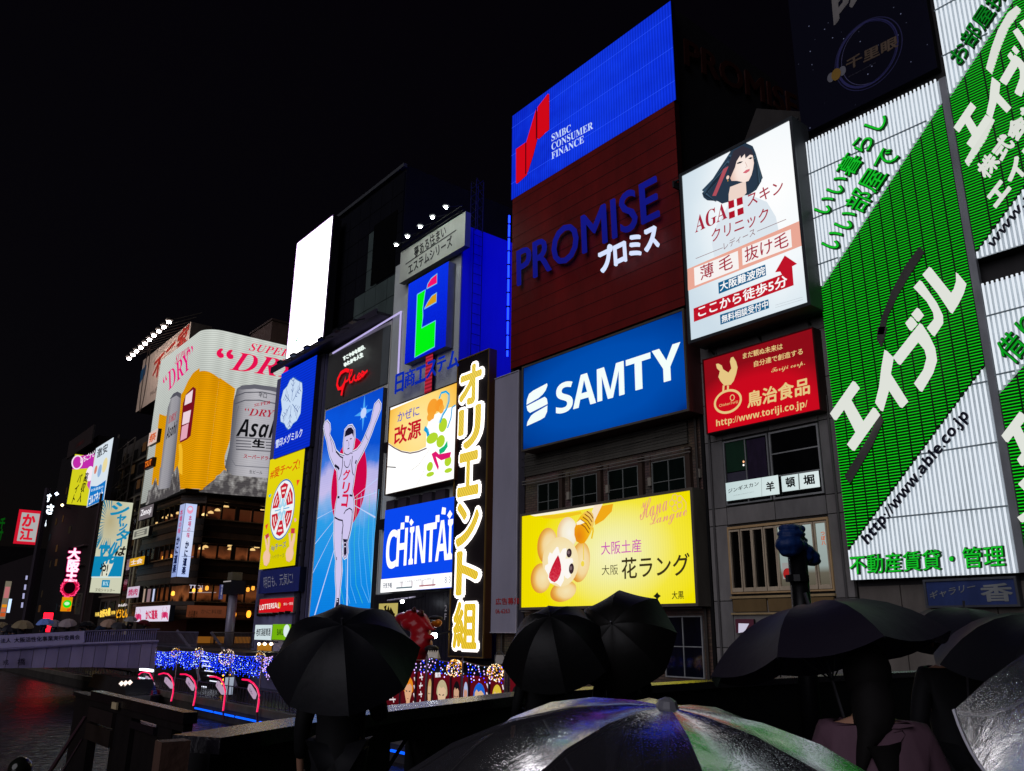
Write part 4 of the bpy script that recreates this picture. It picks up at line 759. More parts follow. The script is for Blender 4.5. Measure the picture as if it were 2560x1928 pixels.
s.stroke(R6, [(975, 200), (940, 190), (890, 220), (860, 280), (850, 340), (865, 385), (895, 380), (925, 330), (940, 270), (925, 330), (905, 400), (895, 455)], .34, '#ff1420', 3, 'logo'); s.stroke(R6, [(925, 320), (960, 300), (1000, 235), (1010, 190), (990, 190), (975, 260), (985, 320), (1010, 310)], .22, '#ff1420', 3.2, 'logo')
s.stroke(R6, [(1010, 310), (1020, 270), (1035, 240), (1030, 290), (1050, 300), (1075, 265), (1100, 235), (1080, 225), (1062, 260), (1070, 290), (1095, 275), (1115, 240), (1135, 215), (1112, 205), (1100, 240), (1118, 258), (1140, 225), (1168, 195)], .22, '#ff1420', 3.4, 'logo'); s.done()
s = Sign('runner_led_wall', 'tall LED wall with a running athlete, arms raised, on a blue track', 'LED screen', 'Y', 32.6, corners=[(815, 1031), (958, 966), (927, 1520), (774, 1543)], face=None, body='#3a3a40', depth=.5)
s.v0 = 2.2
s.flat([(s.u0, s.v0), (s.u1, s.v0), (s.u1, s.v1), (s.u0, s.v1)], screen([(0, '#0a80e6'), (.2, '#1290ee'), (.42, '#30a4f0'), (.5, '#8cb8f0'), (.56, '#cdc4f2'), (.64, '#c0bcf0'), (.7, '#3c7ce6'), (.78, '#0a54d8'), (.9, '#0a58e4'), (1, '#0a4cd0')], (.12, 0, 1), s.v0-7.5, s.v1-7.1, .97, stripes=[((1, 0, 0), .2, .06), ((0, 0, 1), .2, .05)], mottle=.16, mscale=.45), -1, 'panel')
# sun disc, glare star, lanes
q = s.uv(P1(400, 1370)); s.ell(P1, (400, 1370), (652, 1300), (400, 770), '#cc0646', 0, n=48)
for k in range(8):
    q = s.uv(P1(610, 400)); a = k*math.pi/4; r_ = 1.6 if k % 2 == 0 else .8; s.flat([(q[0]+.28*math.cos(a+1.57), q[1]+.28*math.sin(a+1.57)), (q[0]+r_*math.cos(a), q[1]+r_*math.sin(a)), (q[0]-.28*math.cos(a+1.57), q[1]-.28*math.sin(a+1.57))], '#48a4f4', 0)
s.ell(P1, (610, 405), (650, 395), (610, 475), '#c4d4fc', 1)
vp = s.uv(P1(400, 1640))
for tx, tz, w_ in ((s.u0, 9.0, .08), (s.u0, 6.5, .08), (s.u0+.6, s.v0, .2), (-63.8, s.v0, .0), (-60.6, s.v0, .26), (s.u1, 10.3, .14), (s.u1, 12.3, .1), (s.u1, 13.4, .08), (s.u0, 11.2, .06)):
    if w_: s.stroke_uv([(vp[0]+(tx-vp[0])*.12, vp[1]+(tz-vp[1])*.12), (tx, tz)], [w_*.3, w_], '#bcd0fa', 0.4)
for k in range(9):
    x = -62.4+k*.5; s.stroke_uv([(x+(.2*k), 12.5), (x-.1+.24*k if x-.1+.24*k < s.u1 else s.u1-.02, 8.5), (min(x+.3+.36*k, s.u1-.02), 5.2), (min(x+1.1+.5*k, s.u1-.02), max(s.v0, 3.8-.0*k))], .05, '#70c4f8' if k % 3 else '#50d0a0', .3)
body = [P1(*p) for p in [(60, 600), (75, 540), (105, 515), (140, 560), (148, 640), (135, 710), (190, 820), (225, 930), (280, 985), (345, 1000), (345, 960), (335, 900), (335, 820), (345, 740), (355, 640), (400, 590), (450, 580), (485, 640), (490, 740), (480, 800), (470, 880), (455, 950), (520, 920), (575, 850), (620, 760), (680, 620), (720, 520), (745, 400), (770, 290), (820, 232), (850, 290), (845, 350), (800, 470), (770, 540), (720, 680), (660, 830), (600, 950), (540, 1060), (510, 1120), (490, 1240), (470, 1380), (450, 1500), (478, 1640)]]
body += [P2(*p) for p in [(345, 250), (330, 380), (305, 520), (285, 610), (262, 690), (258, 760), (265, 840), (245, 900), (222, 915), (203, 870), (210, 760), (198, 660), (200, 500), (186, 620), (178, 760), (185, 860), (180, 940), (187, 1080), (172, 1220), (158, 1340), (150, 1440), (152, 1590), (95, 1590), (115, 1440), (118, 1340), (108, 1200), (105, 1080), (112, 940), (95, 800), (85, 640), (90, 480), (95, 340), (110, 220), (138, 90)]]
body += [P1(*p) for p in [(258, 1444), (255, 1330), (245, 1200), (200, 1120), (150, 1010), (125, 900), (105, 780), (80, 700)]]
s.stroke(ID, body+[body[0]], .3, '#e4ecff', 1.5, 'runner_print'); s.stroke(ID, body+[body[0]], .12, '#1c1a40', 1.7, 'runner_print'); s.poly(ID, body, '#cfc6ee', 2, 'runner_print')
ink = '#16142c'
s.poly(P1, [(352, 740), (362, 660), (400, 612), (445, 604), (478, 650), (476, 745), (455, 690), (415, 712), (385, 722)], ink, 3, 'runner_print')
for w_, pts in ((.09, [(375, 790), (395, 785)]), (.09, [(425, 768), (450, 760)]), (.05, [(408, 800), (412, 860), (400, 868)]), (.1, [(392, 905), (418, 892)]), (.07, [(345, 960), (375, 985), (400, 985), (435, 960), (460, 965)]), (.08, [(345, 1070), (350, 1130), (370, 1160), (400, 1160), (425, 1110), (432, 1050)]), (.1, [(325, 1030), (320, 1150), (300, 1260), (270, 1340)]), (.1, [(460, 1000), (450, 1120), (460, 1230), (475, 1270)]), (.22, [(215, 1130), (262, 1165), (275, 1190)]), (.2, [(500, 1110), (515, 1060)]), (.12, [(230, 940), (290, 1010), (330, 1030)]), (.05, [(150, 760), (175, 850), (185, 950)]), (.05, [(640, 700), (670, 780)])):
    s.stroke(P1, pts, w_, ink, 3, 'runner_print')
for w_, pts in ((.13, [(95, 385), (150, 415), (198, 425), (205, 490), (190, 600)]), (.1, [(215, 340), (240, 295), (290, 265), (322, 290), (325, 330)]), (.06, [(325, 330), (300, 540), (262, 690)]), (.2, [(135, 120), (158, 125)]), (.16, [(290, 95), (325, 105)]), (.1, [(120, 900), (122, 940)])):
    s.stroke(P2, pts, w_, ink, 3, 'runner_print')
s.poly(P2, [(203, 665), (262, 670), (248, 720), (252, 850), (230, 895), (215, 860), (218, 720)], ink, 3, 'runner_print'); s.poly(P2, [(125, 1435), (152, 1435), (150, 1590), (98, 1588)], ink, 3, 'runner_print')
for y in (715, 765): s.stroke(P2, [(222, y), (242, y)], .08, '#e0dcf4', 4, 'runner_print')
for y in (1455, 1480): s.stroke(P2, [(124, y), (142, y)], .07, '#e0dcf4', 4, 'runner_print')
s.glyph(P1, 'グ', [(332, 1335), (335, 1200), (412, 1195), (395, 1340)], (0, 1), (1, 1), '#d41048', 0, .06, .03); s.glyph(P1, 'リ', [(325, 1515), (325, 1380), (395, 1375), (390, 1510)], (0, 1), (1, 1), '#d41048', 0, .06, .03); s.glyph(P2, 'コ', [(190, 240), (190, 95), (248, 90), (245, 235)], (0, 1), (1, 1), '#d41048', 0, .06, .04)
s.done()
# ================================================================== dark upper building, its ledge
ub = root('dark_upper_building', 'tall dark building rising between the white LED screen and the header board', 'building', (-64, 42, 27))
box('wall', (-70.3, -58.0, 34.2, 52, 27, 42.9), paint('#1c1c22', .4, .1, .2), ub)
box('roof_fascia', (-71.0, -57.9, 33.8, 34.2, 42.6, 42.95), paint('#3c3e42', .5), ub)
for i in range(6):
    for j in range(7):
        x0 = -70.2+i*2.03; z0 = 28.2+j*2.0
        lt = (j < 2 and i >= 2) or (i == 3 and j < 5)
        box('cladding_panel', (x0+.03, x0+2.0, 34.05, 34.2, z0+.03, z0+1.97), paint('#4c5856' if lt else '#15161c', .3, .2, .25, .5), ub)
box('glazing', (-63.0, -58.9, 33.95, 34.04, 32.4, 38.6), paint('#08090a', .1), ub)
lg = root('service_gantry', 'dark steel service walkway with projecting lights over the neon framed wall', 'gantry', (-66, 32.5, 27))
box('walkway', (-76.0, -57.2, 31.6, 33.0, 27.3, 27.55), paint('#2a2830', .5, .3), lg); box('beam', (-78.6, -57.2, 31.5, 31.7, 27.15, 27.75), paint('#3a3644', .5, .3), lg)
for k in range(6):
    x = -73.5+k*2.9; mk('light_arm', *tube([(x, 31.6, 27.4), (x-.1, 30.5, 26.9)], .05, 4), paint('#1c1c20', .5), lg); box('light_head', (x-.5, x+.3, 30.2, 30.6, 26.75, 26.95), paint('#16161a', .4), lg)
# ================================================================== corner building: white LED, blue LED, yellow board
cb = root('corner_building', 'violet grey corner building carrying the blazing white screen and yellow cheese board', 'building', (-74.5, 40, -5))
box('wall', (-80.2, -69.0, 33.0, 47, -5, 27.1), paint('#6c6a8c', .6, 0, .15, .4), cb); box('rooftop_frame', (-78.6, -70.3, 33.4, 36.5, 27.1, 42.2), paint('#0e0e12', .6), cb)
box('tile_pilaster', (-71.4, -69.05, 32.9, 33.0, -3, 27), paint('#3c3a4c', .55, 0, .3, 1.2, .4, 6), cb)
mk('drainpipe', *tube([(-70.1, 32.8, 1), (-70.1, 32.8, 27)], .22, 8), paint('#24222c', .4), cb)
for k in range(20): box('pipe_bracket', (-71.0, -69.8, 32.75, 32.9, 2+k*1.25, 2.08+k*1.25), paint('#1c1a24', .5), cb)
s = Sign('white_led_screen', 'blazing overexposed white LED screen high on the corner building roof', 'LED screen', 'Y', 32.5, corners=[(741, 613), (831, 541), (811, 846), (720, 902)], face=em('#fffaff', 5.0, True), body='#0c0c10', depth=.8, rim=.08, rimc='#b090c0')
s.stroke(N4, [(118, 1350), (125, 1358), (142, 1285)], .3, em('#20a878', 1), 2); s.stroke(N4, [(88, 1335), (90, 1385), (110, 1390)], .08, em('#78c0a4', 1), 2)
for p in ((225, 645), (150, 877), (290, 916), (200, 980), (238, 1220), (175, 1285), (175, 1330)): s.stroke(N4, [p, (p[0]+14, p[1]-6)], .12, em('#b8b4c0', 1), 2)
s.done()
s = Sign('blue_dairy_screen', 'deep blue LED screen with a pale snowflake crest beside the white screen', 'LED screen', 'Y', 32.4, corners=[(703, 936), (792, 888), (775, 1117), (685, 1146)], face=None, body='#2a2838', depth=.8)
s.flat([(s.u0, s.v0), (s.u1, s.v0), (s.u1, s.v1), (s.u0, s.v1)], screen([(0, '#0a30d8'), (1, '#0838e4')], (0, 0, 1), s.v0, s.v1, .95, stripes=[((0, 0, 1), .28, .3)]), -1, 'panel')
crest = [(395, 265), (430, 290), (485, 320), (490, 400), (478, 520), (470, 640), (430, 720), (390, 750), (365, 795), (340, 812), (315, 785), (300, 750), (262, 730), (258, 680), (275, 600), (265, 500), (290, 400), (330, 355), (360, 290)]
s.poly(Z6, crest, '#c8dcf4', 1); s.stroke(Z6, crest+[crest[0]], .1, '#2868b8', 2); q = s.uv(Z6(375, 535))
for k in range(6):
    a = math.pi/2+k*math.pi/3; s.stroke_uv([(q[0]+.3*math.cos(a), q[1]+.3*math.sin(a)), (q[0]+2.0*math.cos(a), q[1]+2.5*math.sin(a))], .07, '#385898', 3)
    for t in (.45, .7, .9):
        for d in (-.5, .5): s.stroke_uv([(q[0]+2*t*math.cos(a), q[1]+2.5*t*math.sin(a)), (q[0]+2*(t+.18)*math.cos(a+d*.5), q[1]+2.5*(t+.18)*math.sin(a+d*.5))], .06, '#385898', 3)
s.text(Z6, '雪印メグミルク', (205, 1005), (482, 880), '#d8e4fc', 2, .02, tl=(210, 920)); s.done()
s = Sign('cheese_board', 'yellow printed board with a round box of cheese wedges and two cartoon hands', 'billboard', 'Y', 32.6, corners=[(675, 1148), (760, 1122), (741, 1411), (649, 1426)], face=screen([(0, '#dcd000'), (1, '#ecdc10')], (0, 0, 1), 8, 17, .92), body='#2a3048', depth=.6)
G = Z7
s.text(Z3, '#愛チ〜ズ!', (1565, 200), (1868, 95), '#d85010', 2, .015, tl=(1575, 95))
wc = (493, 340); q = s.uv(G(*wc)); RA, RB = abs(s.uv(G(637, 300))[0]-q[0]), abs(s.uv(G(500, 0))[1]-q[1])
def wel(k, c, lay): s.flat([(q[0]+RA*k*math.cos(2*math.pi*i/40), q[1]+RB*k*math.sin(2*math.pi*i/40)) for i in range(40)], c, lay)
wel(1, '#4a78b8', 1); wel(.95, '#eef4f6', 1.3)
for k in range(6):
    a = math.pi/2+k*math.pi/3; pts = [(q[0]+RA*r_*math.cos(a+d), q[1]+RB*r_*math.sin(a+d)) for r_, d in ((.38, -.28), (.85, -.4), (.88, 0), (.85, .4), (.38, .28))]
    s.flat(pts, '#c82034', 2); s.flat([(q[0]+RA*r_*math.cos(a+d), q[1]+RB*r_*math.sin(a+d)) for r_, d in ((.12, -.3), (.36, -.24), (.36, .24), (.12, .3))], '#9cd4ec', 2)
    s.stroke_uv([(q[0]+RA*.55*math.cos(a-.2), q[1]+RB*.55*math.sin(a-.2)), (q[0]+RA*.55*math.cos(a+.2), q[1]+RB*.55*math.sin(a+.2))], .18, '#f4dcd8', 3); s.stroke_uv([(q[0]+RA*.72*math.cos(a-.25), q[1]+RB*.72*math.sin(a-.25)), (q[0]+RA*.72*math.cos(a+.25), q[1]+RB*.72*math.sin(a+.25))], .2, '#f4dcd8', 3)
    a += math.pi/6; s.stroke_uv([(q[0]+RA*.1*math.cos(a), q[1]+RB*.1*math.sin(a)), (q[0]+RA*.6*math.cos(a), q[1]+RB*.6*math.sin(a))], .1, '#60a8d8', 3)
for pts, c_ in (([(272, 900), (285, 840), (310, 810), (300, 720), (290, 650), (305, 640), (325, 760), (330, 700), (330, 650), (352, 655), (350, 740), (340, 820), (357, 870), (345, 950), (315, 995), (285, 985)], '#f0c4a4'), ([(535, 860), (550, 800), (580, 770), (575, 690), (570, 620), (590, 610), (598, 720), (612, 690), (628, 620), (648, 620), (640, 700), (620, 790), (628, 850), (610, 920), (575, 950), (545, 935)], '#f0c4a4')):
    s.stroke(G, pts+[pts[0]], .06, '#c08870', 2); s.poly(G, pts, c_, 3)
for pts in ([(300, 640), (340, 615), (345, 655), (308, 690)], [(600, 560), (645, 560), (640, 620), (598, 620)]): s.poly(G, pts, '#c83848', 4)
for c_, pts in (('#f05028', [(660, 0), (700, 0), (665, 75)]), ('#48b0e0', [(335, 190), (345, 170), (368, 165), (355, 205)]), ('#e85030', [(297, 530), (315, 515), (335, 500), (312, 580)]), ('#f4a0b0', [(632, 450), (650, 440), (660, 470), (640, 490)])): s.poly(G, pts, c_, 2)
s.text(G, '6pチーズ', (368, 832), (540, 792), '#5868a0', 3, .01, tl=(366, 748)); s.text(G, 'ハイ!チーズ', (370, 915), (518, 895), '#706830', 3, tl=(368, 868)); s.done()
s = Sign('navy_slogan_board', 'dark navy board with handwritten grey slogan under the yellow cheese board', 'billboard', 'Y', 32.3, corners=[N3(375, 60), N3(1140, -20), N3(1115, 430), N3(368, 495)], face=paint('#2a3478', .5, 0, .1), body='#10142c', depth=.8, lit=False)
s.text(N3, '明日も、元気に!', (455, 392), (1010, 300), '#b4b8cc', 2, .0, tl=(450, 175)); s.done()
s = Sign('hamburger_shop_sign', 'red lit burger shop sign with white capitals and a yellow badge', 'sign', 'Y', 32.7, corners=[N3(378, 610), N3(1035, 545), N3(1022, 795), N3(360, 885)], face=screen([(0, '#d81420'), (.6, '#c81c1c'), (1, '#a82418')], (0, 0, 1), 4.9, 6.9, .9), body='#6a6460', depth=.4, rim=.1, rimc='#8a8680')
s.text(N3, bsans('LOTTERIA'), (375, 800), (705, 755), '#f8f4f0', 2, tl=(378, 702), shear=.1); s.text(N3, bsans('L'), (722, 765), (752, 760), '#f8f4f0', 4, tl=(725, 675)); s.poly(N3, [(735, 650), (775, 660), (785, 700), (768, 765), (738, 765)], '#e8a020', 3); s.text(N3, '安心・安全', (830, 710), (1008, 695), '#f0c8c0', 2, .02, tl=(830, 660)); s.done()
for k in range(5):
    c = onY(N3(405+k*118, 895-k*15), 32.3); box('bracket', (c[0]-.1, c[0]+.1, 32.2, 32.7, c[2]-.12, c[2]+.1), paint('#1a1412'), s.root)
s = Sign('izakaya_sign', 'white lit sign with narrow black kanji beside a lime green sign', 'sign', 'Y', 32.3, corners=[N3(295, 1085), N3(612, 1072), N3(598, 1362), N3(272, 1362)], face=em('#d4e4e8', .92), depth=.4)
s.text(N3, '老町渓経胃酒', (308, 1290), (578, 1285), '#10141c', 2, .02, tl=(315, 1150)); s.done()
s = Sign('lime_sign', 'lime green lit sign with a white disc right of the white kanji sign', 'sign', 'Y', 32.3, corners=[N3(622, 1072), N3(965, 1058), N3(955, 1362), N3(602, 1362)], face=em('#78b80c', .9), depth=.4)
s.text(N3, 'BAKU', (705, 1275), (825, 1270), '#102c10', 2, .01, tl=(708, 1160)); s.ell(N3, (890, 1190), (948, 1190), (890, 1310), '#dcecec', 2); s.done()
# warm lit entrance below
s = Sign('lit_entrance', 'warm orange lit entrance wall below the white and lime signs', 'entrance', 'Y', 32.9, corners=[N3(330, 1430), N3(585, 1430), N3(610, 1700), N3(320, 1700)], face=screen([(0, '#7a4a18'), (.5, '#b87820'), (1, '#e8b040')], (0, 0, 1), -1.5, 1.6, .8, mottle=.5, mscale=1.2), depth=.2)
for i, p in enumerate(((360, 1440), (468, 1440), (590, 1440))):
    c = onY(N3(*p), 32.2); r = root('spotlight', ['left', 'middle', 'right'][i]+' warm spotlight over the orange entrance wall', 'spotlight', tuple(c), 'spotlights over the orange entrance')
    mk('lens', *ellips(tuple(c), (.16, .16, .1), 8, 5), em('#ffe8c0', 14, True), r); box('mount', (c[0]-.05, c[0]+.05, c[1], 32.8, c[2]+.12, c[2]+.2), paint('#2a2420'), r)
for k in range(3): box('shop_window', (-79.3+k*1.45, -78.1+k*1.45, 32.85, 33.0, 3.0, 3.9), paint('#0a0a0c', .15), cb)
# ================================================================== beer LED building
XR, YL = -108., 34.
zR = lambda p: onX(p, XR)[2]
kb_ = root('restaurant_building', 'dark timber fronted restaurant block with warm lit floors under the curved beer screen', 'building', (-118, 46, -5))
zt_, zb_ = zR((520, 822)), zR((560, 1232))
box('core', (-128, -111.2, 37.2, 62, -5, zt_-1), paint('#17130f', .7), kb_)
box('screen_backing', (-128, -108.6, 36.2, 62, zb_, zt_-.3), paint('#1c1c1e', .6), kb_)
wood, woodd = paint('#4a3524', .5, 0, .35, 1.), paint('#2a1e16', .5, 0, .3, 1.)
b1, b2, b3 = (zR(Z3(800, 598)), zR(Z3(800, 442))), (zR(Z3(800, 1018)), zR(Z3(800, 860))), (zR(Z3(800, 1470)), zR(Z3(800, 1290)))
sig = (zR(Z3(900, 1645)), zR(Z3(900, 1515)))
levels = [(b1[1], zb_), (b2[1], b1[0]), (b3[1], b2[0]), (sig[0]-.2, b3[0])]
for lo, hi in levels:
    h = (hi-lo)/4
    for k in range(4):
        box('spandrel_board', [(XR-.3-.25*(k % 2), XR-.1*(k % 2), 36.5, 60, lo+k*h+.03, lo+(k+1)*h-.03)], wood if k % 2 else woodd, kb_)
        box('spandrel_board', [(-126, -110.5, YL+.1*(k % 2), YL+.3+.25*(k % 2), lo+k*h+.03, lo+(k+1)*h-.03)], wood if k % 2 else woodd, kb_)
        mk('corner_board', [(-110.5, YL, lo+k*h+.03), (XR, 36.5, lo+k*h+.03), (XR, 36.5, lo+(k+1)*h-.03), (-110.5, YL, lo+(k+1)*h-.03)], [(0, 1, 2, 3)], woodd if k % 2 else wood, kb_)
    box('eave_rail', [(XR, XR+.35, 36.4, 60, hi-.12, hi)], paint('#6a5238', .5), kb_); box('eave_rail', [(-126.5, -110.4, YL-.35, YL, hi-.12, hi)], paint('#6a5238', .5), kb_)
for j, (lo, hi) in enumerate((b1, b2, b3)):
    amb = ('#4a2414', '#7c4426', '#7a4424')[j]
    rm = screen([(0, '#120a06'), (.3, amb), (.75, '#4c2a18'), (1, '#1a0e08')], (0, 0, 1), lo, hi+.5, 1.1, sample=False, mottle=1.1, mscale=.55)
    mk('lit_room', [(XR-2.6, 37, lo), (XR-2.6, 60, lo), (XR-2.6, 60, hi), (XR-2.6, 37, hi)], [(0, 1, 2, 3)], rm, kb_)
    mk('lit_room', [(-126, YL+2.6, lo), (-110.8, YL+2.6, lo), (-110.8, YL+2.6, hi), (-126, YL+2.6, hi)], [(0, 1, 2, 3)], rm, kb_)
    for k in range(9):
        y = 36.6+k*2.1; wide = .28 if k % 3 == 2 else .1
        w = box('window_post', (XR-.3, XR-.05, y-wide, y+wide, lo, hi), woodd, kb_)
        mk('pane', [(XR-.18, y+wide+.02, lo), (XR-.18, y+2.08-wide, lo), (XR-.18, y+2.08-wide, hi), (XR-.18, y+wide+.02, hi)], [(0, 1, 2, 3)], glassmat('#d8d0c8', .03, .06), w)
    for k in range(8):
        x = -125.8+k*2.15; w = box('window_post', (x-.12, x+.12, YL+.05, YL+.3, lo, hi), woodd, kb_)
        if k < 7: mk('pane', [(x+.14, YL+.18, lo), (x+2.0, YL+.18, lo), (x+2.0, YL+.18, hi), (x+.14, YL+.18, hi)], [(0, 1, 2, 3)], glassmat('#d8d0c8', .03, .06), w)
box('ground_floor', (-127, -110, 36.5, 61, -5, sig[0]-.2), paint('#241810', .6), kb_)
for k in range(5): box('noren_curtain', (XR-.5, XR-.45, 37.5+k*2.4, 39.6+k*2.4, .1, .9), em('#c07828', .35), kb_)
gold = '#ffcf70'
def pend(p, pl, off, kind, lab):
    c = onX(Z3(*p), off) if pl == 'X' else onY(Z3(*p), off)
    r = root('pendant_lamp', lab, 'lamp', (c[0], c[1], c[2]), 'lamps glowing inside the timber restaurant')
    mk('shade', *lathe([(.05, .22), (.28, .12), (.38, -.1)] if kind == 0 else [(.05, .3), (.2, .2), (.22, -.2), (.05, -.3)], tuple(c), 10), em('#ffd890' if kind == 0 else '#ffb040', 1.5 if kind == 0 else 2.2), r, smooth=True)
    mk('cord', *tube([(c[0], c[1], c[2]+.2), (c[0], c[1], c[2]+.8)], .015, 3), paint('#1a120c'), r)
wd_ = {0: 'upper', 1: 'middle', 2: 'lowest'}
for j, pts in enumerate(([(880, 570), (945, 547), (1015, 522), (1105, 483), (1490, 515)], [(890, 905), (848, 922), (1148, 893), (1150, 928), (1380, 935), (1425, 908)], [(770, 1362), (838, 1355), (905, 1335), (1092, 1325), (1332, 1350), (1385, 1335)])):
    for i, p in enumerate(pts):
        pend(p, 'X', XR-1.2, 0 if j < 2 else 1, '%s glowing lamp from the left on the %s restaurant floor facing the bridge' % (['first', 'second', 'third', 'fourth', 'fifth', 'sixth'][i], wd_[j]))
for i, p in enumerate([(465, 600), (520, 577), (608, 555), (388, 662)]): pend(p, 'Y', YL+1.2, 0, '%s small warm lamp behind the upper canal side restaurant window' % ['big', 'middle', 'bright', 'lone'][i])
for i, p in enumerate([(453, 1020), (525, 1005), (552, 1390)]):
    pend(p, 'Y', YL+.9, 1, ['narrow yellow', 'cone shaped yellow', 'orange'][i]+' lantern low behind the canal side restaurant window')
# street lanterns on the right
for i, (p, sz) in enumerate((((1187, 1610), .42), ((1340, 1605), .45))):
    c = onX(Z3(*p), XR+1.0); r = root('paper_lantern', ['slim', 'brightest round'][i]+' orange lantern outside the restaurant front', 'lantern', tuple(c))
    mk('body', *lathe([(.1, sz), (.4*sz/.75, sz*.7), (.5*sz/.75, 0), (.4*sz/.75, -sz*.7), (.1, -sz)], tuple(c), 12), em('#ff9a28', 2.4, True), r, smooth=True)
    mk('cap', *lathe([(.05, sz+.15), (.3, sz), (.1, sz-.02)], tuple(c), 10), paint('#201408'), r); mk('hook', *tube([tuple(c+[0, 0, sz+.1]), (c[0]-1, c[1], c[2]+sz+.5)], .03, 4), paint('#201408'), r)
# reflected lettering drawn as glowing print inside the panes + wooden hoarding
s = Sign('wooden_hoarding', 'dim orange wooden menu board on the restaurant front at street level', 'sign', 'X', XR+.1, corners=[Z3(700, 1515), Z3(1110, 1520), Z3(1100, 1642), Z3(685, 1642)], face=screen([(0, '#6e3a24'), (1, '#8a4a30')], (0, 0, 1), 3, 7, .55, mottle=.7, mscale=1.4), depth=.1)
s.text(Z3, 'かに料理', (840, 1600), (1060, 1560), '#3c2014', 2, .02); s.text(Z3, 'お品書き', (710, 1635), (810, 1570), '#341c10', 2, .02, st=.6); s.done()
s = Sign('reflected_advert', 'reversed white lit letters and blue banner glimpsed in the lowest restaurant windows', 'sign', 'X', XR-.9, corners=[Z3(715, 1300), Z3(940, 1300), Z3(940, 1350), Z3(715, 1352)], face=None, depth=0)
s.text(Z3, bsans('TTOJ'), (718, 1348), (862, 1306), '#c8c4d8', 2); s.stroke(Z3, [(718, 1380), (1000, 1380)], .1, '#b8a8a8', 2); s.rect(Z3, (1022, 1450), (1082, 1295), '#40488c', 2, st=.8); s.text(Z3, '明日育八', (1040, 1450), (1072, 1300), '#c8ccf0', 3, .02, vert=True, st=.8); s.done()
# curved LED screen: left flat, rounded corner, right flat
sr = root('beer_led_screen', 'giant curved LED screen of a beer glass and silver cans wrapped round the corner', 'LED screen', (-112, 36, zb_))
xL = onY((380, 1060), YL-.6)[0]; RAD = 2.6; yc, xc = YL-.6+RAD, XR+.6-RAD
path = [(xL, YL-.6)]+[(xc+RAD*math.sin(a), yc-RAD*math.cos(a)) for a in [math.pi/2*i/10 for i in range(11)]]+[(XR+.6, 60)]
wht = screen([(0, '#b4b8b2'), (.5, '#d2d8d2'), (1, '#e2e8e0')], (0, 0, 1), zb_, zt_, .92, stripes=[((0, 0, 1), .29, .3), ((0, 1, 0), 1.9, .1)], mottle=.35, mscale=.3)
ylw = screen([(0, '#f0a404'), (.5, '#f2a604'), (1, '#e69402')], (0, 0, 1), zb_, zt_, 1.0, stripes=[((0, 0, 1), .29, .3), ((0, 1, 0), 1.9, .12)], mottle=.6, mscale=.25)
ice = screen([(0, '#5c585a'), (.4, '#9c9896'), (.6, '#c4c2c0'), (1, '#8c888a')], (0, 0, 1), zb_, zb_+7, .7, sample=False, mottle=2.6, mscale=1.1, stripes=[((0, 0, 1), .29, .2)])
SXo, SYo = XR+.6, YL-.6
zcurve = [onY((494, 922), SYo)[2]-.6]+[0]*0
v, f = [], []
for (x, y) in path: v += [(x, y, zb_), (x, y, zt_)]
for i in range(len(path)-1): f.append((2*i, 2*i+2, 2*i+3, 2*i+1))
mk('led_face', v, f, wht, sr)
v2 = [(x, y+.0, zt_) for x, y in path]+[(x*1+(-.25 if x > -110 else 0), y+.35, zt_) for x, y in path]; n_ = len(path)
mk('top_rim', v2, [(i, i+1, i+1+n_, i+n_) for i in range(n_-1)], paint('#8c9092', .4), sr)
zc = onY((500, 920), SYo)[2]; zc2 = onX((530, 930), SXo)[2]
v, f = [], []
for i in range(1, len(path)-1):
    x, y = path[i]; nx_, ny_ = (x-xc)/RAD, (y-yc)/RAD; t = (i-1)/10; z = zc-.7+.9*math.sin(t*math.pi)*.8+(zc2-zc)*t
    v += [(x+nx_*.02, y+ny_*.02, zb_+.05), (x+nx_*.02, y+ny_*.02, z)]
for i in range(10): f.append((2*i, 2*i+2, 2*i+3, 2*i+1))
mk('beer_colour', v, f, ylw, sr)
class Face(Sign):
    def __init__(s, pl, off, rt): s.pl, s.off, s.root, s.acc, s.lit, s.st = pl, off, rt, {}, True, .95
FR, FL = Face('X', SXo, sr), Face('Y', SYo, sr)
e_y = yc; e_z = zc2-.7+.1
# right flat
pts = [FR.uv(p) for p in [(550, 945), (588, 972), (583, 1010), (575, 1100), (562, 1140), (561, 1160), (566, 1178), (541, 1190), (535, 1203), (520, 1214), (497, 1226)]]
zc_e = zc-.7+(zc2-zc)
FR.flat([(yc, zb_+.05), (yc, zc_e)]+pts, ylw, 0, 'beer_colour')
FR.poly(ID, [(497, 1230), (520, 1216), (536, 1204), (542, 1192), (567, 1180), (562, 1150), (620, 1170), (720, 1190), (760, 1250), (560, 1236)], ice, .5, 'ice')
silver = screen([(0, '#4c4c56'), (.08, '#74747c'), (.2, '#b6b4ba'), (.35, '#cac8ce'), (.6, '#c0bec6'), (.85, '#8a8a92'), (1, '#585862')], (0, 1, 0), FR.uv((567, 1100))[0], FR.uv((735, 1100))[0], .85, stripes=[((0, 0, 1), .29, .12)], sample=False)
FR.poly(Z2, [(1180, 930), (1205, 850), (1215, 800), (1270, 765), (1400, 755), (1560, 775), (1700, 800), (1760, 840), (1860, 1000), (1860, 1760), (1170, 1700), (1090, 1620), (1140, 1400)], silver, 1, 'can')
FR.poly(Z2, [(1215, 800), (1270, 765), (1400, 755), (1560, 775), (1700, 800), (1720, 860), (1560, 820), (1400, 800), (1270, 810)], '#64646e', 1.5, 'can_lid')
for pts_ in ([(1190, 960), (1300, 920), (1450, 920), (1640, 960)], [(1195, 880), (1300, 840), (1480, 835), (1640, 870)]): FR.stroke(Z2, pts_, .14, '#54545e', 2, 'can_print')
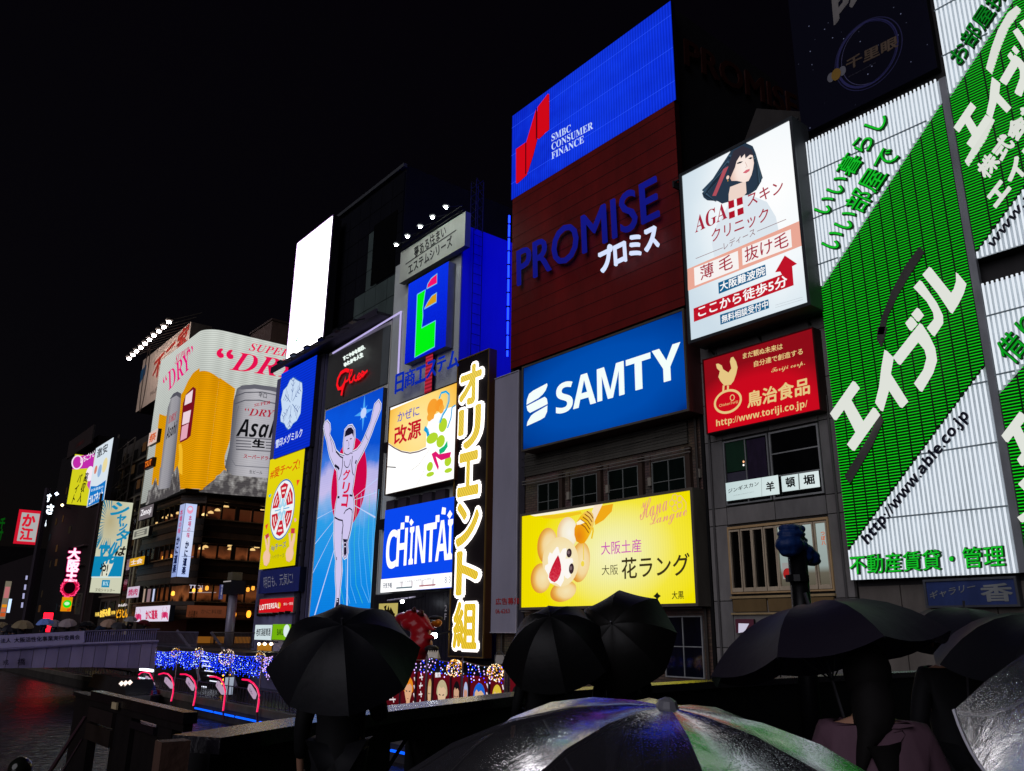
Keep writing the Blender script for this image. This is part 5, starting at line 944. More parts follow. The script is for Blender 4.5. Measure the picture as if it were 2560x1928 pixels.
FR.stroke(Z2, [(1235, 980), (1215, 1050), (1150, 1520), (1200, 1600), (1560, 1625)], .1, '#6c6c76', 2, 'can_print')
red2 = '#b02038'
FR.text(Z2, '辛口', (1440, 885), (1530, 848), '#3c3c46', 3, .01, name='can_print')
FR.text(Z2, serif('SUPER'), (1395, 990), (1562, 958), red2, 3, name='can_print', shear=.25, tl=(1400, 955)); FR.text(Z2, serifi('“DRY”'), (1290, 1075), (1640, 1100), red2, 3, name='can_print', tl=(1300, 1000))
bk = '#101014'
FR.text(Z2, bsansi('Asahi'), (1205, 1295), (1705, 1322), bk, 3, name='can_print', tl=(1235, 1100)); FR.text(Z2, '生', (1378, 1405), (1500, 1415), bk, 3, .05, name='can_print', tl=(1385, 1325))
FR.text(Z2, 'スーパードライ', (1285, 1520), (1580, 1548), '#a82038', 3, .03, name='can_print', tl=(1290, 1480)); FR.text(Z3, '生ビール', (1345, 138), (1480, 150), '#2c2c34', 3, .01, name='can_print', tl=(1347, 105))
for k, (y_, sp) in enumerate(((1305, 0), (1340, 1), (1370, 1), (1400, 1), (1430, 0))):
    if sp: FR.stroke(Z2, [(1205, y_), (1365, y_+8)], .13, '#50505a', 3, 'can_print'); FR.stroke(Z2, [(1515, y_+18), (1620, y_+24)], .13, '#50505a', 3, 'can_print')
    else: FR.stroke(Z2, [(1205, y_), (1600, y_+25)], .13, '#50505a', 3, 'can_print')
FR.poly(Z3, [(1085, 100), (1180, 190), (1560, 240), (1560, 350), (1100, 320), (860, 300), (1000, 190)], ice, 2.5, 'ice')
pk = '#ea1052'
FR.text(Z2, serifi('SUPER'), (1335, 400), (1750, 470), pk, 2, tl=(1360, 322)); FR.text(Z2, serifi('DRY'), (1140, 600), (1840, 700), pk, 2, tl=(1195, 415)); FR.text(Z2, serif('“'), (1015, 470), (1175, 488), pk, 2, .02, tl=(1010, 380)); FR.done()
# left flat
FL.poly(Z2, [(388, 1265), (412, 1062), (480, 1085), (660, 830), (710, 720), (760, 640), (822, 590), (832, 590), (760, 1600), (640, 1830), (330, 1800)], ylw, 0, 'beer_colour'); 
FL.poly(Z2, [(612, 1380), (640, 1370), (655, 1440), (652, 1700), (600, 1660), (618, 1520)], '#f6bc28', .6, 'beer_colour'); FL.poly(Z3, [(270, 470), (300, 318), (320, 316), (375, 180), (400, 300), (470, 290), (600, 60), (615, 110), (632, 322), (470, 400)], ice, .8, 'ice')
sil2 = screen([(0, '#4c4c56'), (.3, '#b6b4ba'), (.6, '#aaa8b0'), (1, '#4c4c56')], (1, 0, 0), FL.uv(Z2(430, 1400))[0], FL.uv(Z2(610, 1400))[0], .8, sample=False, stripes=[((0, 0, 1), .29, .15)])
FL.poly(Z2, [(420, 1690), (500, 1000), (540, 880), (600, 830), (640, 850), (635, 940), (610, 1200), (560, 1690)], sil2, 1, 'can'); FL.poly(Z2, [(520, 910), (560, 850), (600, 830), (640, 850), (636, 900), (590, 870)], '#54545e', 1.5, 'can_lid'); FL.poly(Z3, [(400, 310), (420, 80), (560, 80), (520, 290)], sil2, 1, 'can')
FL.text(Z2, bsansi('Asahi'), (480, 1330), (585, 1260), bk, 2, name='can_print', tl=(495, 1200)); FL.text(Z2, serifi('DRY'), (505, 1165), (590, 1110), red2, 2, name='can_print', tl=(510, 1090))
FL.text(Z2, serifi('SUPER'), (570, 545), (710, 450), '#d81868', 2, tl=(585, 455)); FL.text(Z2, serifi('“DRY”'), (470, 860), (790, 520), '#ec1080', 2, tl=(445, 690))
FL.poly(Z2, [(660, 950), (690, 860), (765, 780), (795, 800), (790, 880), (740, 1290), (700, 1330), (632, 1362), (625, 1330)], '#781020', 2, 'date_board'); FL.poly(Z2, [(690, 870), (765, 810), (750, 940), (675, 975)], '#f4dce4', 3, 'date_board'); FL.poly(Z2, [(665, 1050), (745, 1020), (725, 1150), (650, 1180)], '#f0d4e0', 3, 'date_board'); FL.poly(Z2, [(650, 1195), (720, 1160), (700, 1310), (632, 1345)], '#e8a8bc', 3, 'date_board')
FL.done()
box('screen_soffit', (xL, XR+.4, YL-.4, 60, zb_-.5, zb_-.02), paint('#0c0c0c', .6), sr)
# rooftop plant behind
r = root('rooftop_plant_room', 'dim brown plant room on the roof behind the beer screen', 'rooftop unit', (-116, 45, zt_)); box('wall', (-119, -111, 44, 50, zt_-1, onX((650, 800), -112)[2]), paint('#4c3a34', .7, 0, .3), r); box('cap', (-119.2, -110.8, 43.8, 50.2, onX((650, 800), -112)[2], onX((650, 800), -112)[2]+.3), paint('#3a2c28'), r)
# illuminated two-faced column sign
q0, q1 = onX(Z3(680, 456), XR+2.2), onX(Z3(800, 1218), XR+2.2)
s = Sign('column_sign', 'tall glowing blue white column sign with red crab emblem and brush lettering', 'sign', 'X', XR+2.2, corners=[Z3(680, 456), Z3(800, 460), Z3(715, 1218), Z3(595, 1218)], face=screen([(0, '#b4c8fa'), (.5, '#d4def8'), (1, '#c0d0fa')], (0, 0, 1), 8, 17, .98, mottle=.2), body='#24304c', depth=2.0)
u0, u1, v0, v1 = s.u0, s.u1, s.v0, s.v1
G = Z3
s.ell(G, (730, 520), (762, 520), (730, 478), '#e898b8', 1.5); s.ell(G, (730, 510), (752, 510), (730, 492), '#d4def8', 2)
s.text(G, '本場の味', (690, 810), (750, 580), '#c03468', 2, .02, vert=True, shear=0); s.text(G, 'かに道楽', (640, 1190), (720, 850), '#101c48', 2, .05, vert=True); 
for y in (742, 1005): s.stroke(G, [(640, y), (765, y+2)], .05, '#5c6c94', 2)
s.done()
s2 = Sign('x', 'x', 'x', 'Y', YL-2.2, rect=(XR-.2, XR+2.2, v0, v1), face=None, depth=0); bpy.data.objects.remove(s2.root)
s2.root = s.root; s2.off = u0; s2.flat([(XR+.2, v0), (XR+2.15, v0), (XR+2.15, v1), (XR+.2, v1)], screen([(0, '#9cb0ec'), (1, '#b8c4f0')], (0, 0, 1), 8, 17, .8), 0, 'side_panel'); s2.text(ID, 'かに道楽', (0, 0), (1, 1), '#101c48') if False else None
s2.tx('本場の味', (XR+.6, v0+5.3), (1.0, 0), (0, 3), '#c03468', 2, .02, vert=True); s2.tx('かに道楽', (XR+.5, v0+.5), (1.2, 0), (0, 4.4), '#101c48', 2, .05, vert=True); s2.done()
# white crab sign and yellow scripts at street level
s = Sign('crab_restaurant_sign', 'white lit sign with red crabs and lettering above the bridge crowd', 'sign', 'Y', YL-1, corners=[N6(1190, 685), N6(1925, 600), N6(1880, 995), N6(1160, 945)], face=screen([(0, '#dcd2e8'), (1, '#e6dcf0')], (1, 0, 0), -125, -108, .95), body='#20242c', depth=.6)
s.text(N6, 'かに道楽', (1400, 925), (1650, 915), '#cc2858', 2, .05, tl=(1400, 735))
for cx_, ry in ((1245, 830), (1810, 790)):
    for k in range(5):
        for d in (-1, 1): s.stroke(N6, [(cx_, ry+10*k), (cx_+d*45, ry-10+k*26), (cx_+d*68, ry+20+k*30)], .14, '#d84078', 2)
    s.ell(N6, (cx_, ry+40), (cx_+28, ry+40), (cx_, ry+110), '#c82860', 2.5); s.stroke(N6, [(cx_-20, ry-10), (cx_-50, ry-70), (cx_-25, ry-130)], .12, '#c88aa8', 2); s.stroke(N6, [(cx_+20, ry-10), (cx_+55, ry-70), (cx_+35, ry-130)], .12, '#c88aa8', 2)
s.done()
s = Sign('yellow_neon_script', 'yellow glowing neon shop lettering left of the white crab sign', 'neon sign', 'Y', YL-.6, corners=[N6(325, 780), N6(1020, 680), N6(1000, 900), N6(325, 860)], face=None, depth=0)
s.text(N6, '元祖', (325, 858), (415, 850), '#ffd860', 2, .05, tl=(325, 782)); s.text(N6, 'お好み焼', (425, 885), (645, 835), '#ffd050', 2, .06, tl=(432, 735), st=1.3); s.text(N6, '名物', (665, 820), (750, 812), '#ffd050', 2, .05, tl=(668, 748)); s.text(N6, 'どうとん', (775, 890), (1010, 880), '#ffb020', 2, .04, tl=(782, 720), st=1.1); s.text(N6, 'かんぱい', (815, 655), (1000, 640), '#f4e8e8', 2, .05, tl=(822, 600)); s.done()
for nm, cor, fc, txt, c2, lab in (
    ('small_shop_sign', [N6(1020, 260), N6(1290, 195), N6(1235, 435), N6(990, 490)], '#d4c4d8', '焼肉', '#b83868', 'small pinkish white lit sign on the building edge over the crab sign'),
    ('small_shop_sign', [Z3(215, 480), Z3(345, 485), Z3(340, 590), Z3(195, 632)], '#70686c', 'Zenoji', '#f0ecf0', 'grey and red lit sign with white letters left of the restaurant corner'),
    ('small_shop_sign', [Z3(145, 740), Z3(300, 685), Z3(300, 775), Z3(130, 840)], '#b8b8a8', '日', '#707068', 'pale grey unlettered sign on the dark building edge'),
    ('small_shop_sign', [Z3(105, 1040), Z3(262, 990), Z3(250, 1080), Z3(92, 1122)], '#e0a41c', '士会', '#f4e8e0', 'small bright yellow sign on the dark building edge'),
    ('small_shop_sign', [Z2(310, 1265), Z2(395, 1210), Z2(385, 1350), Z2(285, 1400)], '#e4c8bc', '祭', '#d06030', 'cream lit sign tucked left of the beer screen'),
    ('small_shop_sign', [Z2(262, 1560), Z2(345, 1500), Z2(335, 1610), Z2(245, 1640)], '#34100c', 'TSUT', '#f07820', 'dark red sign with orange letters left of the beer screen')):
    s = Sign(nm, lab, 'sign', 'Y', YL-1.2, corners=cor, face=em(fc, .9), body='#18181a', depth=.5)
    w_, h_ = s.u1-s.u0, s.v1-s.v0; s.tx(txt, (s.u0+w_*.12, s.v0+h_*.2), (w_*.76, 0), (0, h_*.6), c2, 2, .03); s.done()
s = Sign('lit_shop_windows', 'three narrow pinkish lit shop panels beside the orange lantern', 'sign', 'Y', YL-.3, corners=[N6(1370, 285), N6(1610, 250), N6(1590, 550), N6(1320, 580)], face=None, depth=.2)
for i, (a, b, c_) in enumerate(((1330, 1405, '#a89080'), (1415, 1520, '#8c7074'), (1530, 1605, '#c4ccec'))): s.rect(N6, (a, 565), (b, 275), c_, 1)
s.done()
# ================================================================== floodlit cream billboard behind
s = Sign('cream_billboard', 'floodlit cream billboard with red kanji behind the beer screen', 'billboard', 'Y', 38., corners=[Z2(245, 500), Z2(715, 130), Z2(690, 700), Z2(165, 1045)], face=None, body='#3c3632', depth=3.4, lit=False)
s.flat([(s.u0, s.v0), (s.u1, s.v0), (s.u1, s.v1), (s.u0, s.v1)], paint('#c2ab96', .6, 0, .12), -1, 'panel')
s.text(Z2, '不二家', (330, 735), (700, 330), '#b02818', 2, .03, tl=(360, 520)); s.text(Z2, 'MILKY', (318, 875), (412, 800), '#7a6a60', 2, tl=(316, 840)); s.poly(Z2, [(220, 620), (280, 545), (262, 650), (210, 745)], '#28587c', 2)
q = s.uv(Z2(262, 700)); s.ring(q[0], q[1], 1.3, 6., .5, '#4a3c34', 3, n=24); s.done()
for i in range(10):
    p = [(95, 487), (133, 449), (172, 411), (218, 372), (262, 331), (306, 291), (353, 246), (403, 203), (456, 159), (508, 107)][i]
    c = onY(Z2(*p), 33.5); r = root('floodlight', '%s small white floodlight from the left above the cream billboard' % ['first', 'second', 'third', 'fourth', 'fifth', 'sixth', 'seventh', 'eighth', 'ninth', 'tenth'][i], 'floodlight', tuple(c), 'floodlights above the cream billboard')
    mk('lens', *ellips(tuple(c), (.34, .34, .2), 8, 5), em('#fff4fa', 75, True), r); mk('arm', *tube([tuple(c+[0, 0, .25]), (c[0]+.3, 38.2, s.v1+.3)], .07, 4), paint('#3a342e'), r); mk('hood', *lathe([(.05, .75), (.5, .6), (.6, .3)], tuple(c), 8), paint('#28241e'), r)
# ================================================================== far left buildings and signs
def far(name, lab, X0, X1, Y0, Z1, col): return building(name, lab, X0, X1, Y0, Y0+18, -5, Z1, col)
fb = far('mid_building', 'dark grey building with light downpipes under the floodlit cream billboard', -150, -128.2, 35.5, 31.5, '#3a3632')
for k in range(9):
    z = 3.5+k*3.; box('floor_ledge', (-150, -128.3, 35.1, 35.5, z, z+.25), paint('#5a5448', .6), fb)
    for j in range(4): box('window', (-149+j*5.2, -145.8+j*5.2, 35.38, 35.5, z+.8, z+2.4), paint('#141416', .15), fb)
mk('downpipe', *tube([(-131, 35, 0), (-131, 35, 30)], .25, 5), paint('#8a8268', .6), fb); mk('downpipe', *tube([(-133, 35, 0), (-133, 35, 30)], .12, 5), paint('#8a8268', .6), fb)
far('narrow_building', 'narrow dark building behind the tall blue and cream shutter sign', -172, -151, 34.5, 24, '#241c1c')
fb2 = far('dim_building', 'tall unlit dark building behind the pink and yellow job advert sign', -205, -173, 36, 38, '#141114')
far('low_building', 'low dark building at the far left behind the bridge crowd', -250, -206, 34, 17, '#1a1418'); far('distant_building', 'distant dark block at the left edge of the photo', -330, -251, 32, 22, '#120e12')
for (b_, x0_, x1_, y_, z1_) in ((fb, -149, -129, 35.36, 30), (fb2, -204, -175, 35.95, 36)):
    for q_ in range(16):
        x = random.uniform(x0_, x1_-2); z = 1+3*random.randrange(int(z1_/3)); box('lit_window', (x, x+random.uniform(.8, 2), y_-.04, y_, z+.9, z+2.3), em(random.choice(['#3c2c1c', '#2c241c', '#1c2024', '#4c3420']), .6), b_)
for k in range(5): box('stair_balcony', (-172, -160, 33.8, 34.5, 2+k*3.4, 2.3+k*3.4), paint('#4a3c3c', .6), fb2)
s = Sign('unlit_square_sign', 'barely visible unlit square sign above the pink and yellow sign', 'sign', 'Y', 34.5, corners=[Z1(735, 140), Z1(960, 150), Z1(940, 330), Z1(710, 320)], face=paint('#2c2424', .6), depth=.3, lit=False); s.text(Z1, '王', (790, 290), (880, 200), '#4c2020', 2, .05); s.done()
def side(name, lab, cor, X, face, body='#15151a', depth=.6, cat='sign', **k): return Sign(name, lab, cat, 'X', X, corners=cor, face=face, body=body, depth=depth, **k)
s = side('shutter_company_sign', 'tall cream and blue lit sign with flowing blue katakana and sun rays', [Z1(1070, 845), Z1(1378, 852), Z1(1262, 1800), Z1(938, 1800)], -134., None, depth=.8)
s.v0 = s.uv((308, 1484))[1]
s.flat([(s.u0, s.v0), (s.u1, s.v0), (s.u1, s.v1), (s.u0, s.v1)], screen([(0, '#b8ac84'), (.5, '#c8c4a4'), (1, '#d0d2b8')], radial=(tuple(s.w(*s.uv(Z1(1150, 1050)), 0)), (1, 3, 6)), s=.95, mottle=.1), -1, 'panel')
q = s.uv(Z1(1150, 1060))
for k in range(26):
    a = math.radians(95+k*7.4); e = (q[0]+3.*math.cos(a), q[1]+4.4*math.sin(a)); e = (max(s.u0+.02, min(s.u1-.02, e[0])), min(s.v1-.02, e[1])); s.stroke_uv([(q[0]+(e[0]-q[0])*.55, q[1]+(e[1]-q[1])*.55), e], [.01, .16], '#207898', 1)
for ch, a, b in (('シ', (1140, 985), (1330, 870)), ('ャ', (1200, 1075), (1300, 990)), ('ッ', (1225, 1150), (1310, 1080)), ('タ', (1195, 1255), (1330, 1145)), ('ー', (1235, 1320), (1300, 1240)), ('は', (1195, 1410), (1300, 1320))):
    s.text(Z1, ch, a, b, '#1088b4' if ch != 'は' else '#181818', 2, .04, shear=.2) if ch != 'ー' else s.stroke(Z1, [(1265, 1240), (1255, 1320)], .22, '#1088b4', 2)
s.poly(Z1, [(985, 1420), (1290, 1420), (1262, 1630), (950, 1630)], '#0c84b4', 1.5); s.text(Z1, '文化', (985, 1480), (1210, 1280), '#1088b4', 3, .06, shear=.2); s.poly(Z1, [(1080, 1480), (1200, 1430), (1170, 1520), (1120, 1630), (1040, 1630), (1060, 1560)], '#dcdcc8', 2); s.text(Z1, 'や!', (1030, 1620), (1130, 1490), '#181818', 4, .03)
s.poly(Z1, [(950, 1632), (1262, 1632), (1262, 1642), (950, 1642)], '#d4e8e8', 2); s.poly(N6, [(470, 85), (640, 88), (615, 245), (450, 240)], '#1088b4', 2); s.text(N6, serif('BX'), (478, 200), (612, 125), '#c8ecf4', 3); s.text(N6, '文化シャッター', (318, 330), (745, 275), '#5c5848', 3, .01); s.done()
mk('support_post', *tube([(-134.6, s.u0-.3, -3), (-134.6, s.u0-.3, s.v1+1)], .2, 5), paint('#3a2c30'), s.root); mk('support_post', *tube([(-134.6, s.u1+.3, -3), (-134.6, s.u1+.3, s.v1+1)], .2, 5), paint('#5c5444'), s.root)
s = side('job_advert_sign', 'pink and yellow lit sign with bold black lettering at the far left', [Z1(770, 385), Z1(985, 352), Z1(925, 878), Z1(697, 892)], -150., em('#dcd820', .92))
s.poly(Z1, [(770, 385), (985, 352), (968, 500), (752, 515)], '#c02aa8', 1, name='print'); s.poly(Z1, [(945, 505), (975, 480), (935, 740), (905, 680)], '#c850b0', 1); s.ell(Z1, (935, 560), (975, 560), (935, 480), '#f4e8f4', 1.5)
s.text(Z1, 'いちごナビ', (835, 455), (985, 375), '#f8ecf8', 2, .03, tl=(838, 395)); q = s.uv(Z1(803, 442)); s.ring(q[0], q[1], .75, 1.1, .2, '#f8e0f4', 2, n=20)
s.text(Z1, '高収入', (800, 855), (890, 545), '#181810', 2, .03, vert=True, shear=.12); s.text(Z1, 'バイト', (735, 865), (820, 560), '#181810', 2, .03, vert=True, shear=.12); s.done()
s = Sign('golf_shop_sign', 'white to blue lit sign with white katakana beside the pink and yellow sign', 'sign', 'Y', 31., corners=[Z1(995, 290), Z1(1165, 205), Z1(1100, 830), Z1(912, 905)], face=screen([(0, '#1478c8'), (.36, '#1a84d4'), (.37, '#dce4ec'), (1, '#e4f0f8')], (0, 0, 1), 0, 1, .95), body='#1c1c24', depth=.8)
fm = s.root.children
s.flat([(s.u0, s.v0), (s.u1, s.v0), (s.u1, s.v1), (s.u0, s.v1)], em('#dce8f2', .95), -.5, 'panel'); s.poly(Z1, [(948, 690), (1010, 690), (1060, 660), (1105, 625), (1080, 835), (912, 905)], '#1478c8', 1)
s.text(Z1, 'ゴルフネット', (925, 890), (1070, 800), '#f0f8fc', 2, .03, tl=(932, 800)); s.text(Z1, '激安', (1010, 400), (1120, 330), '#30343c', 2, .02, tl=(1015, 310)); s.text(Z1, '会員募集中', (945, 750), (1075, 710), '#c8e4f4', 2, .01, tl=(948, 722)); s.ell(Z1, (1000, 520), (1015, 510), (1000, 480), '#d88068', 2); s.ell(Z1, (1095, 470), (1120, 460), (1095, 400), '#e8d8a0', 2); s.ell(Z1, (1040, 530), (1060, 520), (1040, 470), '#90b0d8', 1.8); s.done()
lt = root('sign_scaffold', 'lattice steel scaffold standing right of the white and blue sign', 'scaffold', (-142, 33, 18)); vf = []
for x in (-143.5, -139.5): 
    for y in (32, 34.5): vf.append(tube([(x, y, 16), (x, y, 31.5)], .14, 4))
for k in range(5):
    z = 17+k*2.9; vf += [tube([(-143.5, 32, z), (-139.5, 32, z)], .08, 4), tube([(-143.5, 32, z), (-139.5, 32, z+2.9)], .08, 4), tube([(-139.5, 32, z), (-139.5, 34.5, z+2.9)], .08, 4)]
mk('lattice', *join(*vf), paint('#4c4640', .6), lt)
s = side('dumpling_neon_sign', 'magenta neon sign of white kanji with a ring of red bulbs below', [N2(1170, 200), N2(1410, 215), N2(1300, 1020), N2(1080, 1020)], -152., None, cat='neon sign')
s.flat([(s.u0, s.v0), (s.u1, s.v0), (s.u1, s.v1), (s.u0, s.v1)], paint('#3c0420', .5), -1, 'panel')
for ch, a, b in (('大', (1175, 392), (1400, 225)), ('阪', (1165, 585), (1385, 420)), ('王', (1125, 778), (1350, 605))):
    s.text(N2, ch, a, b, '#f81878', 1, .1, st=.8); s.text(N2, ch, a, b, '#ffe4fa', 3, .05, st=1.2)
q = s.uv(N2(1205, 900)); pr = [s.w(q[0]+1.25*math.cos(2*math.pi*k/44)*(1+.15*random.uniform(-1, 1)), q[1]+1.35*math.sin(2*math.pi*k/44)*(1+.15*random.uniform(-1, 1)), .15) for k in range(88)]
mk('bulb', *octas(pr, .09), em('#ff4078', 1.6), s.root, kind='stuff'); s.ring(q[0], q[1], 1.1, 1.2, .5, '#c00c3c', 1, n=24); s.done()
s = side('orange_shop_sign', 'small orange lit sign with a glowing green emblem under the magenta neon', [N2(1080, 1060), N2(1265, 1062), N2(1230, 1310), N2(1045, 1308)], -152., screen([(0, '#f08c08'), (1, '#f0980c')], (0, 0, 1), 2, 6, .95, stripes=[((0, 0, 1), .8, .12)]))
s.ell(N2, (1165, 1180), (1240, 1180), (1165, 1110), '#18d818', 2); s.ell(N2, (1160, 1175), (1205, 1175), (1160, 1145), '#c8f8c0', 3); s.text(N2, '2F', (1160, 1300), (1220, 1265), '#d83010', 3, .05); s.done()
s = side('narrow_unlit_sign', 'narrow unlit grey vertical sign right of the orange one', [N2(1345, 990), N2(1435, 992), N2(1385, 1365), N2(1295, 1360)], -148., paint('#6c665c', .6), lit=False); s.text(N2, 'プロン', (1330, 1240), (1400, 1020), '#2c2824', 2, .04, vert=True); s.done()
s = side('crab_red_sign', 'white lit sign with red frame and red brush characters at far left', [Z1(200, 935), Z1(425, 945), Z1(300, 1292), Z1(142, 1292)], -205., None)
s.u0, s.u1 = s.uv(Z1(170, 1100))[0], s.uv(Z1(400, 1100))[0]; s.flat([(s.u0, s.v0), (s.u1, s.v0), (s.u1, s.v1), (s.u0, s.v1)], em('#d0142c', .95), -1, 'panel'); s.flat([(s.u0+.6, s.v0+.6), (s.u1-.1, s.v0+.6), (s.u1-.1, s.v1-.6), (s.u0+.6, s.v1-.6)], em('#b4b4b4', .9), 0, 'panel_field')
w_, h_ = s.u1-s.u0, s.v1-s.v0; s.tx('か', (s.u0+w_*.25, s.v0+h_*.53), (w_*.55, 0), (0, h_*.34), '#d41830', 2, .05); s.tx('江', (s.u0+w_*.25, s.v0+h_*.13), (w_*.55, 0), (0, h_*.34), '#d41830', 2, .05); s.done()
s = side('white_kana_lights', 'overexposed white neon strokes beside the red framed sign', [Z1(480, 770), Z1(560, 770), Z1(540, 1110), Z1(470, 1110)], -160., None, depth=0)
s.text(Z1, 'す', (482, 850), (535, 775), '#e8f4ff', 2, .06, st=2.5); s.text(Z1, 'さ', (480, 975), (560, 885), '#e8f4ff', 2, .06, st=2.5); s.text(Z1, 'ん', (465, 1105), (490, 1045), '#e8f4ff', 2, .05, st=2); s.done()
mk('backing_post', *tube([(-160.4, s.u0-.1, 0), (-160.4, s.u0-.1, s.v1+1)], .5, 5), paint('#28202a'), s.root)
c = onX(Z1(648, 887), -160); r = root('small_floodlight', 'tiny yellowish floodlight just left of the pink and yellow sign', 'floodlight', tuple(c)); mk('lens', *octas([tuple(c)], .28), em('#ffe8b0', 5), r); mk('arm', *tube([tuple(c), (-160.5, c[1]+1.5, c[2]-.4)], .06, 4), paint('#201c1c'), r)
c = onX(Z1(590, 770), -160); r = root('small_floodlight', 'tiny bluish floodlight above the white neon strokes', 'floodlight', tuple(c)); mk('lens', *octas([tuple(c)], .35), em('#dce8ff', 4), r); mk('arm', *tube([tuple(c), (-160.5, c[1]-1.5, c[2]-.4)], .06, 4), paint('#201c1c'), r)
s = side('stacked_signs', 'stack of pale red and orange lit signs at the left edge', [N2(80, 790), N2(195, 780), N2(100, 1440), N2(0, 1440)], -190., em('#7c7464', .8))
w_, h_ = s.u1-s.u0, s.v1-s.v0
for a, b, c_ in ((.55, .85, '#b46c70'), (.3, .38, '#e08c10'), (.18, .28, '#cc6440'), (.06, .16, '#c05020')): s.flat([(s.u0+w_*.1, s.v0+h_*a), (s.u0+w_*.9, s.v0+h_*a), (s.u0+w_*.9, s.v0+h_*b), (s.u0+w_*.1, s.v0+h_*b)], c_, 1)
s.done()
s = side('blue_white_sign', 'slim bluish white lit sign beside the stacked signs at left edge', [N2(150, 1095), N2(205, 1090), N2(170, 1335), N2(118, 1330)], -185., em('#c4dcff', 1.3)); s.done()
s = side('green_neon_glow', 'faint green neon fragments at the left picture edge', [(0, 1295), (16, 1297), (10, 1350), (0, 1350)], -240., None, depth=0)
s.text(ID, '千寸', (-8, 1350), (14, 1296), '#085c10', 2, .05, vert=True, st=.6); s.done()
s = side('dotted_white_sign', 'thin vertical row of small white lit letters on a dark building', [N2(440, 690), N2(480, 690), N2(390, 1245), N2(370, 1245)], -195., None, depth=0)
for (x0, y0, x1, y1) in ((465, 690, 455, 760), (440, 845, 430, 935), (412, 995, 402, 1090), (388, 1155, 378, 1245)): s.stroke(N2, [(x0, y0), (x1, y1)], .35, '#a8a8d0', 2)
s.done()
# ================================================================== far bridge with crowd
BX = -84.
br = root('canal_bridge', 'lavender lit bridge with stone panels, slatted railing and long white banner', 'bridge', (-94, 14, -3))
def bz(p): q = onX(p, BX); return q[1], q[2]
top = lambda y: np.interp(y, [bz(N1(0, 560))[0], bz(N1(1110, 485))[0], bz(N1(2040, 450))[0]], [bz(N1(0, 560))[1], bz(N1(1110, 485))[1], bz(N1(2040, 450))[1]])
bot = lambda y: np.interp(y, [bz(N1(0, 795))[0], bz(N1(1200, 780))[0], bz(N1(2040, 800))[0]], [bz(N1(0, 795))[1], bz(N1(1200, 780))[1], bz(N1(2040, 800))[1]])
yend = bz(N1(2060, 600))[0]
stn = [paint(c, .4, 0, .15, .8) for c in ('#8c82a4', '#837a9b', '#9288aa')]
y = yend-24; k = 0
while y < yend-.1:
    y2 = min(y+.98, yend); zz = [bot(y), bot(y2), top(y2), top(y)]
    v = [(BX, y+.02, zz[0]), (BX, y2-.02, zz[1]), (BX, y2-.02, zz[2]), (BX, y+.02, zz[3])]; v += [(a-.25, b, c) for a, b, c in v]
    mk('fascia_panel', v, [(0, 1, 2, 3), (7, 6, 5, 4), (0, 4, 5, 1), (2, 6, 7, 3), (1, 5, 6, 2), (3, 7, 4, 0)], stn[k % 3], br); y = y2; k += 1
ys = [yend-24+i*1.2 for i in range(21)]
v = []; 
for yy in ys: v += [(BX-.2, yy, bot(yy)+.1), (BX-.2, yy, top(yy)-.1), (BX-20, yy, top(yy)-.1), (BX-20, yy, bot(yy)+.1)]
mk('deck', v, [(4*i+a, 4*i+b, 4*i+4+b, 4*i+4+a) for i in range(20) for a, b in ((0, 1), (1, 2), (2, 3), (3, 0))]+[(3, 2, 1, 0), (80, 81, 82, 83)], paint('#35323c', .4), br)
mk('edge_moulding', *tube([(BX+.08, yy, top(yy)+.08) for yy in ys], .14, 6), paint('#8c84a8', .35), br)
mk('top_rail', *tube([(BX+.02, yy, top(yy)+1.15) for yy in ys], .09, 6), paint('#5a5470', .35), br)
bal = None; yb0 = bz(N1(1118, 400))[0]; n = int((yend-yb0)/.19)
for i in range(n):
    yy = yb0+i*.19
    if bal is None:
        bal = box('baluster', (-.05, .05, -.035, .035, 0, 1.12), paint('#8078a0', .35, .2), br, local=True)
        bb_ = bal
    else:
        bb_ = bal.copy(); sc.collection.objects.link(bb_)
    bb_.location = Vector((BX, yy, top(yy)+.06))-parent_origin(br)
mk('inner_wall', [(BX-.5, yy, top(yy)+dz) for yy in ys for dz in (.0, .75)], [(2*i, 2*i+2, 2*i+3, 2*i+1) for i in range(20)], paint('#4c4658', .5), br)
s = Sign('bridge_banner', 'long white banner with dark brush lettering hung on the bridge railing', 'banner', 'X', BX+.2, corners=[N1(0, 360), N1(1112, 305), N1(1108, 462), N1(0, 520)], face=None, depth=0, lit=False)
s.poly(N1, [(-500, 390), (1112, 303), (1108, 445), (1085, 468), (-500, 560)], paint('#a79ec4', .6, 0, .06), 0, 'cloth')
s.text(N1, '法人', (8, 465), (140, 455), '#221c30', 2, .015, tl=(8, 405)); s.text(N1, '大阪活性化事業実行委員会', (185, 458), (1050, 415), '#221c30', 2, .015, tl=(185, 392))
s.text(N1, '戎', (38, 752), (112, 748), '#241e34', 1, .02, tl=(38, 685)); s.text(N1, '橋', (232, 755), (332, 750), '#241e34', 1, .02, tl=(232, 668)); s.done()
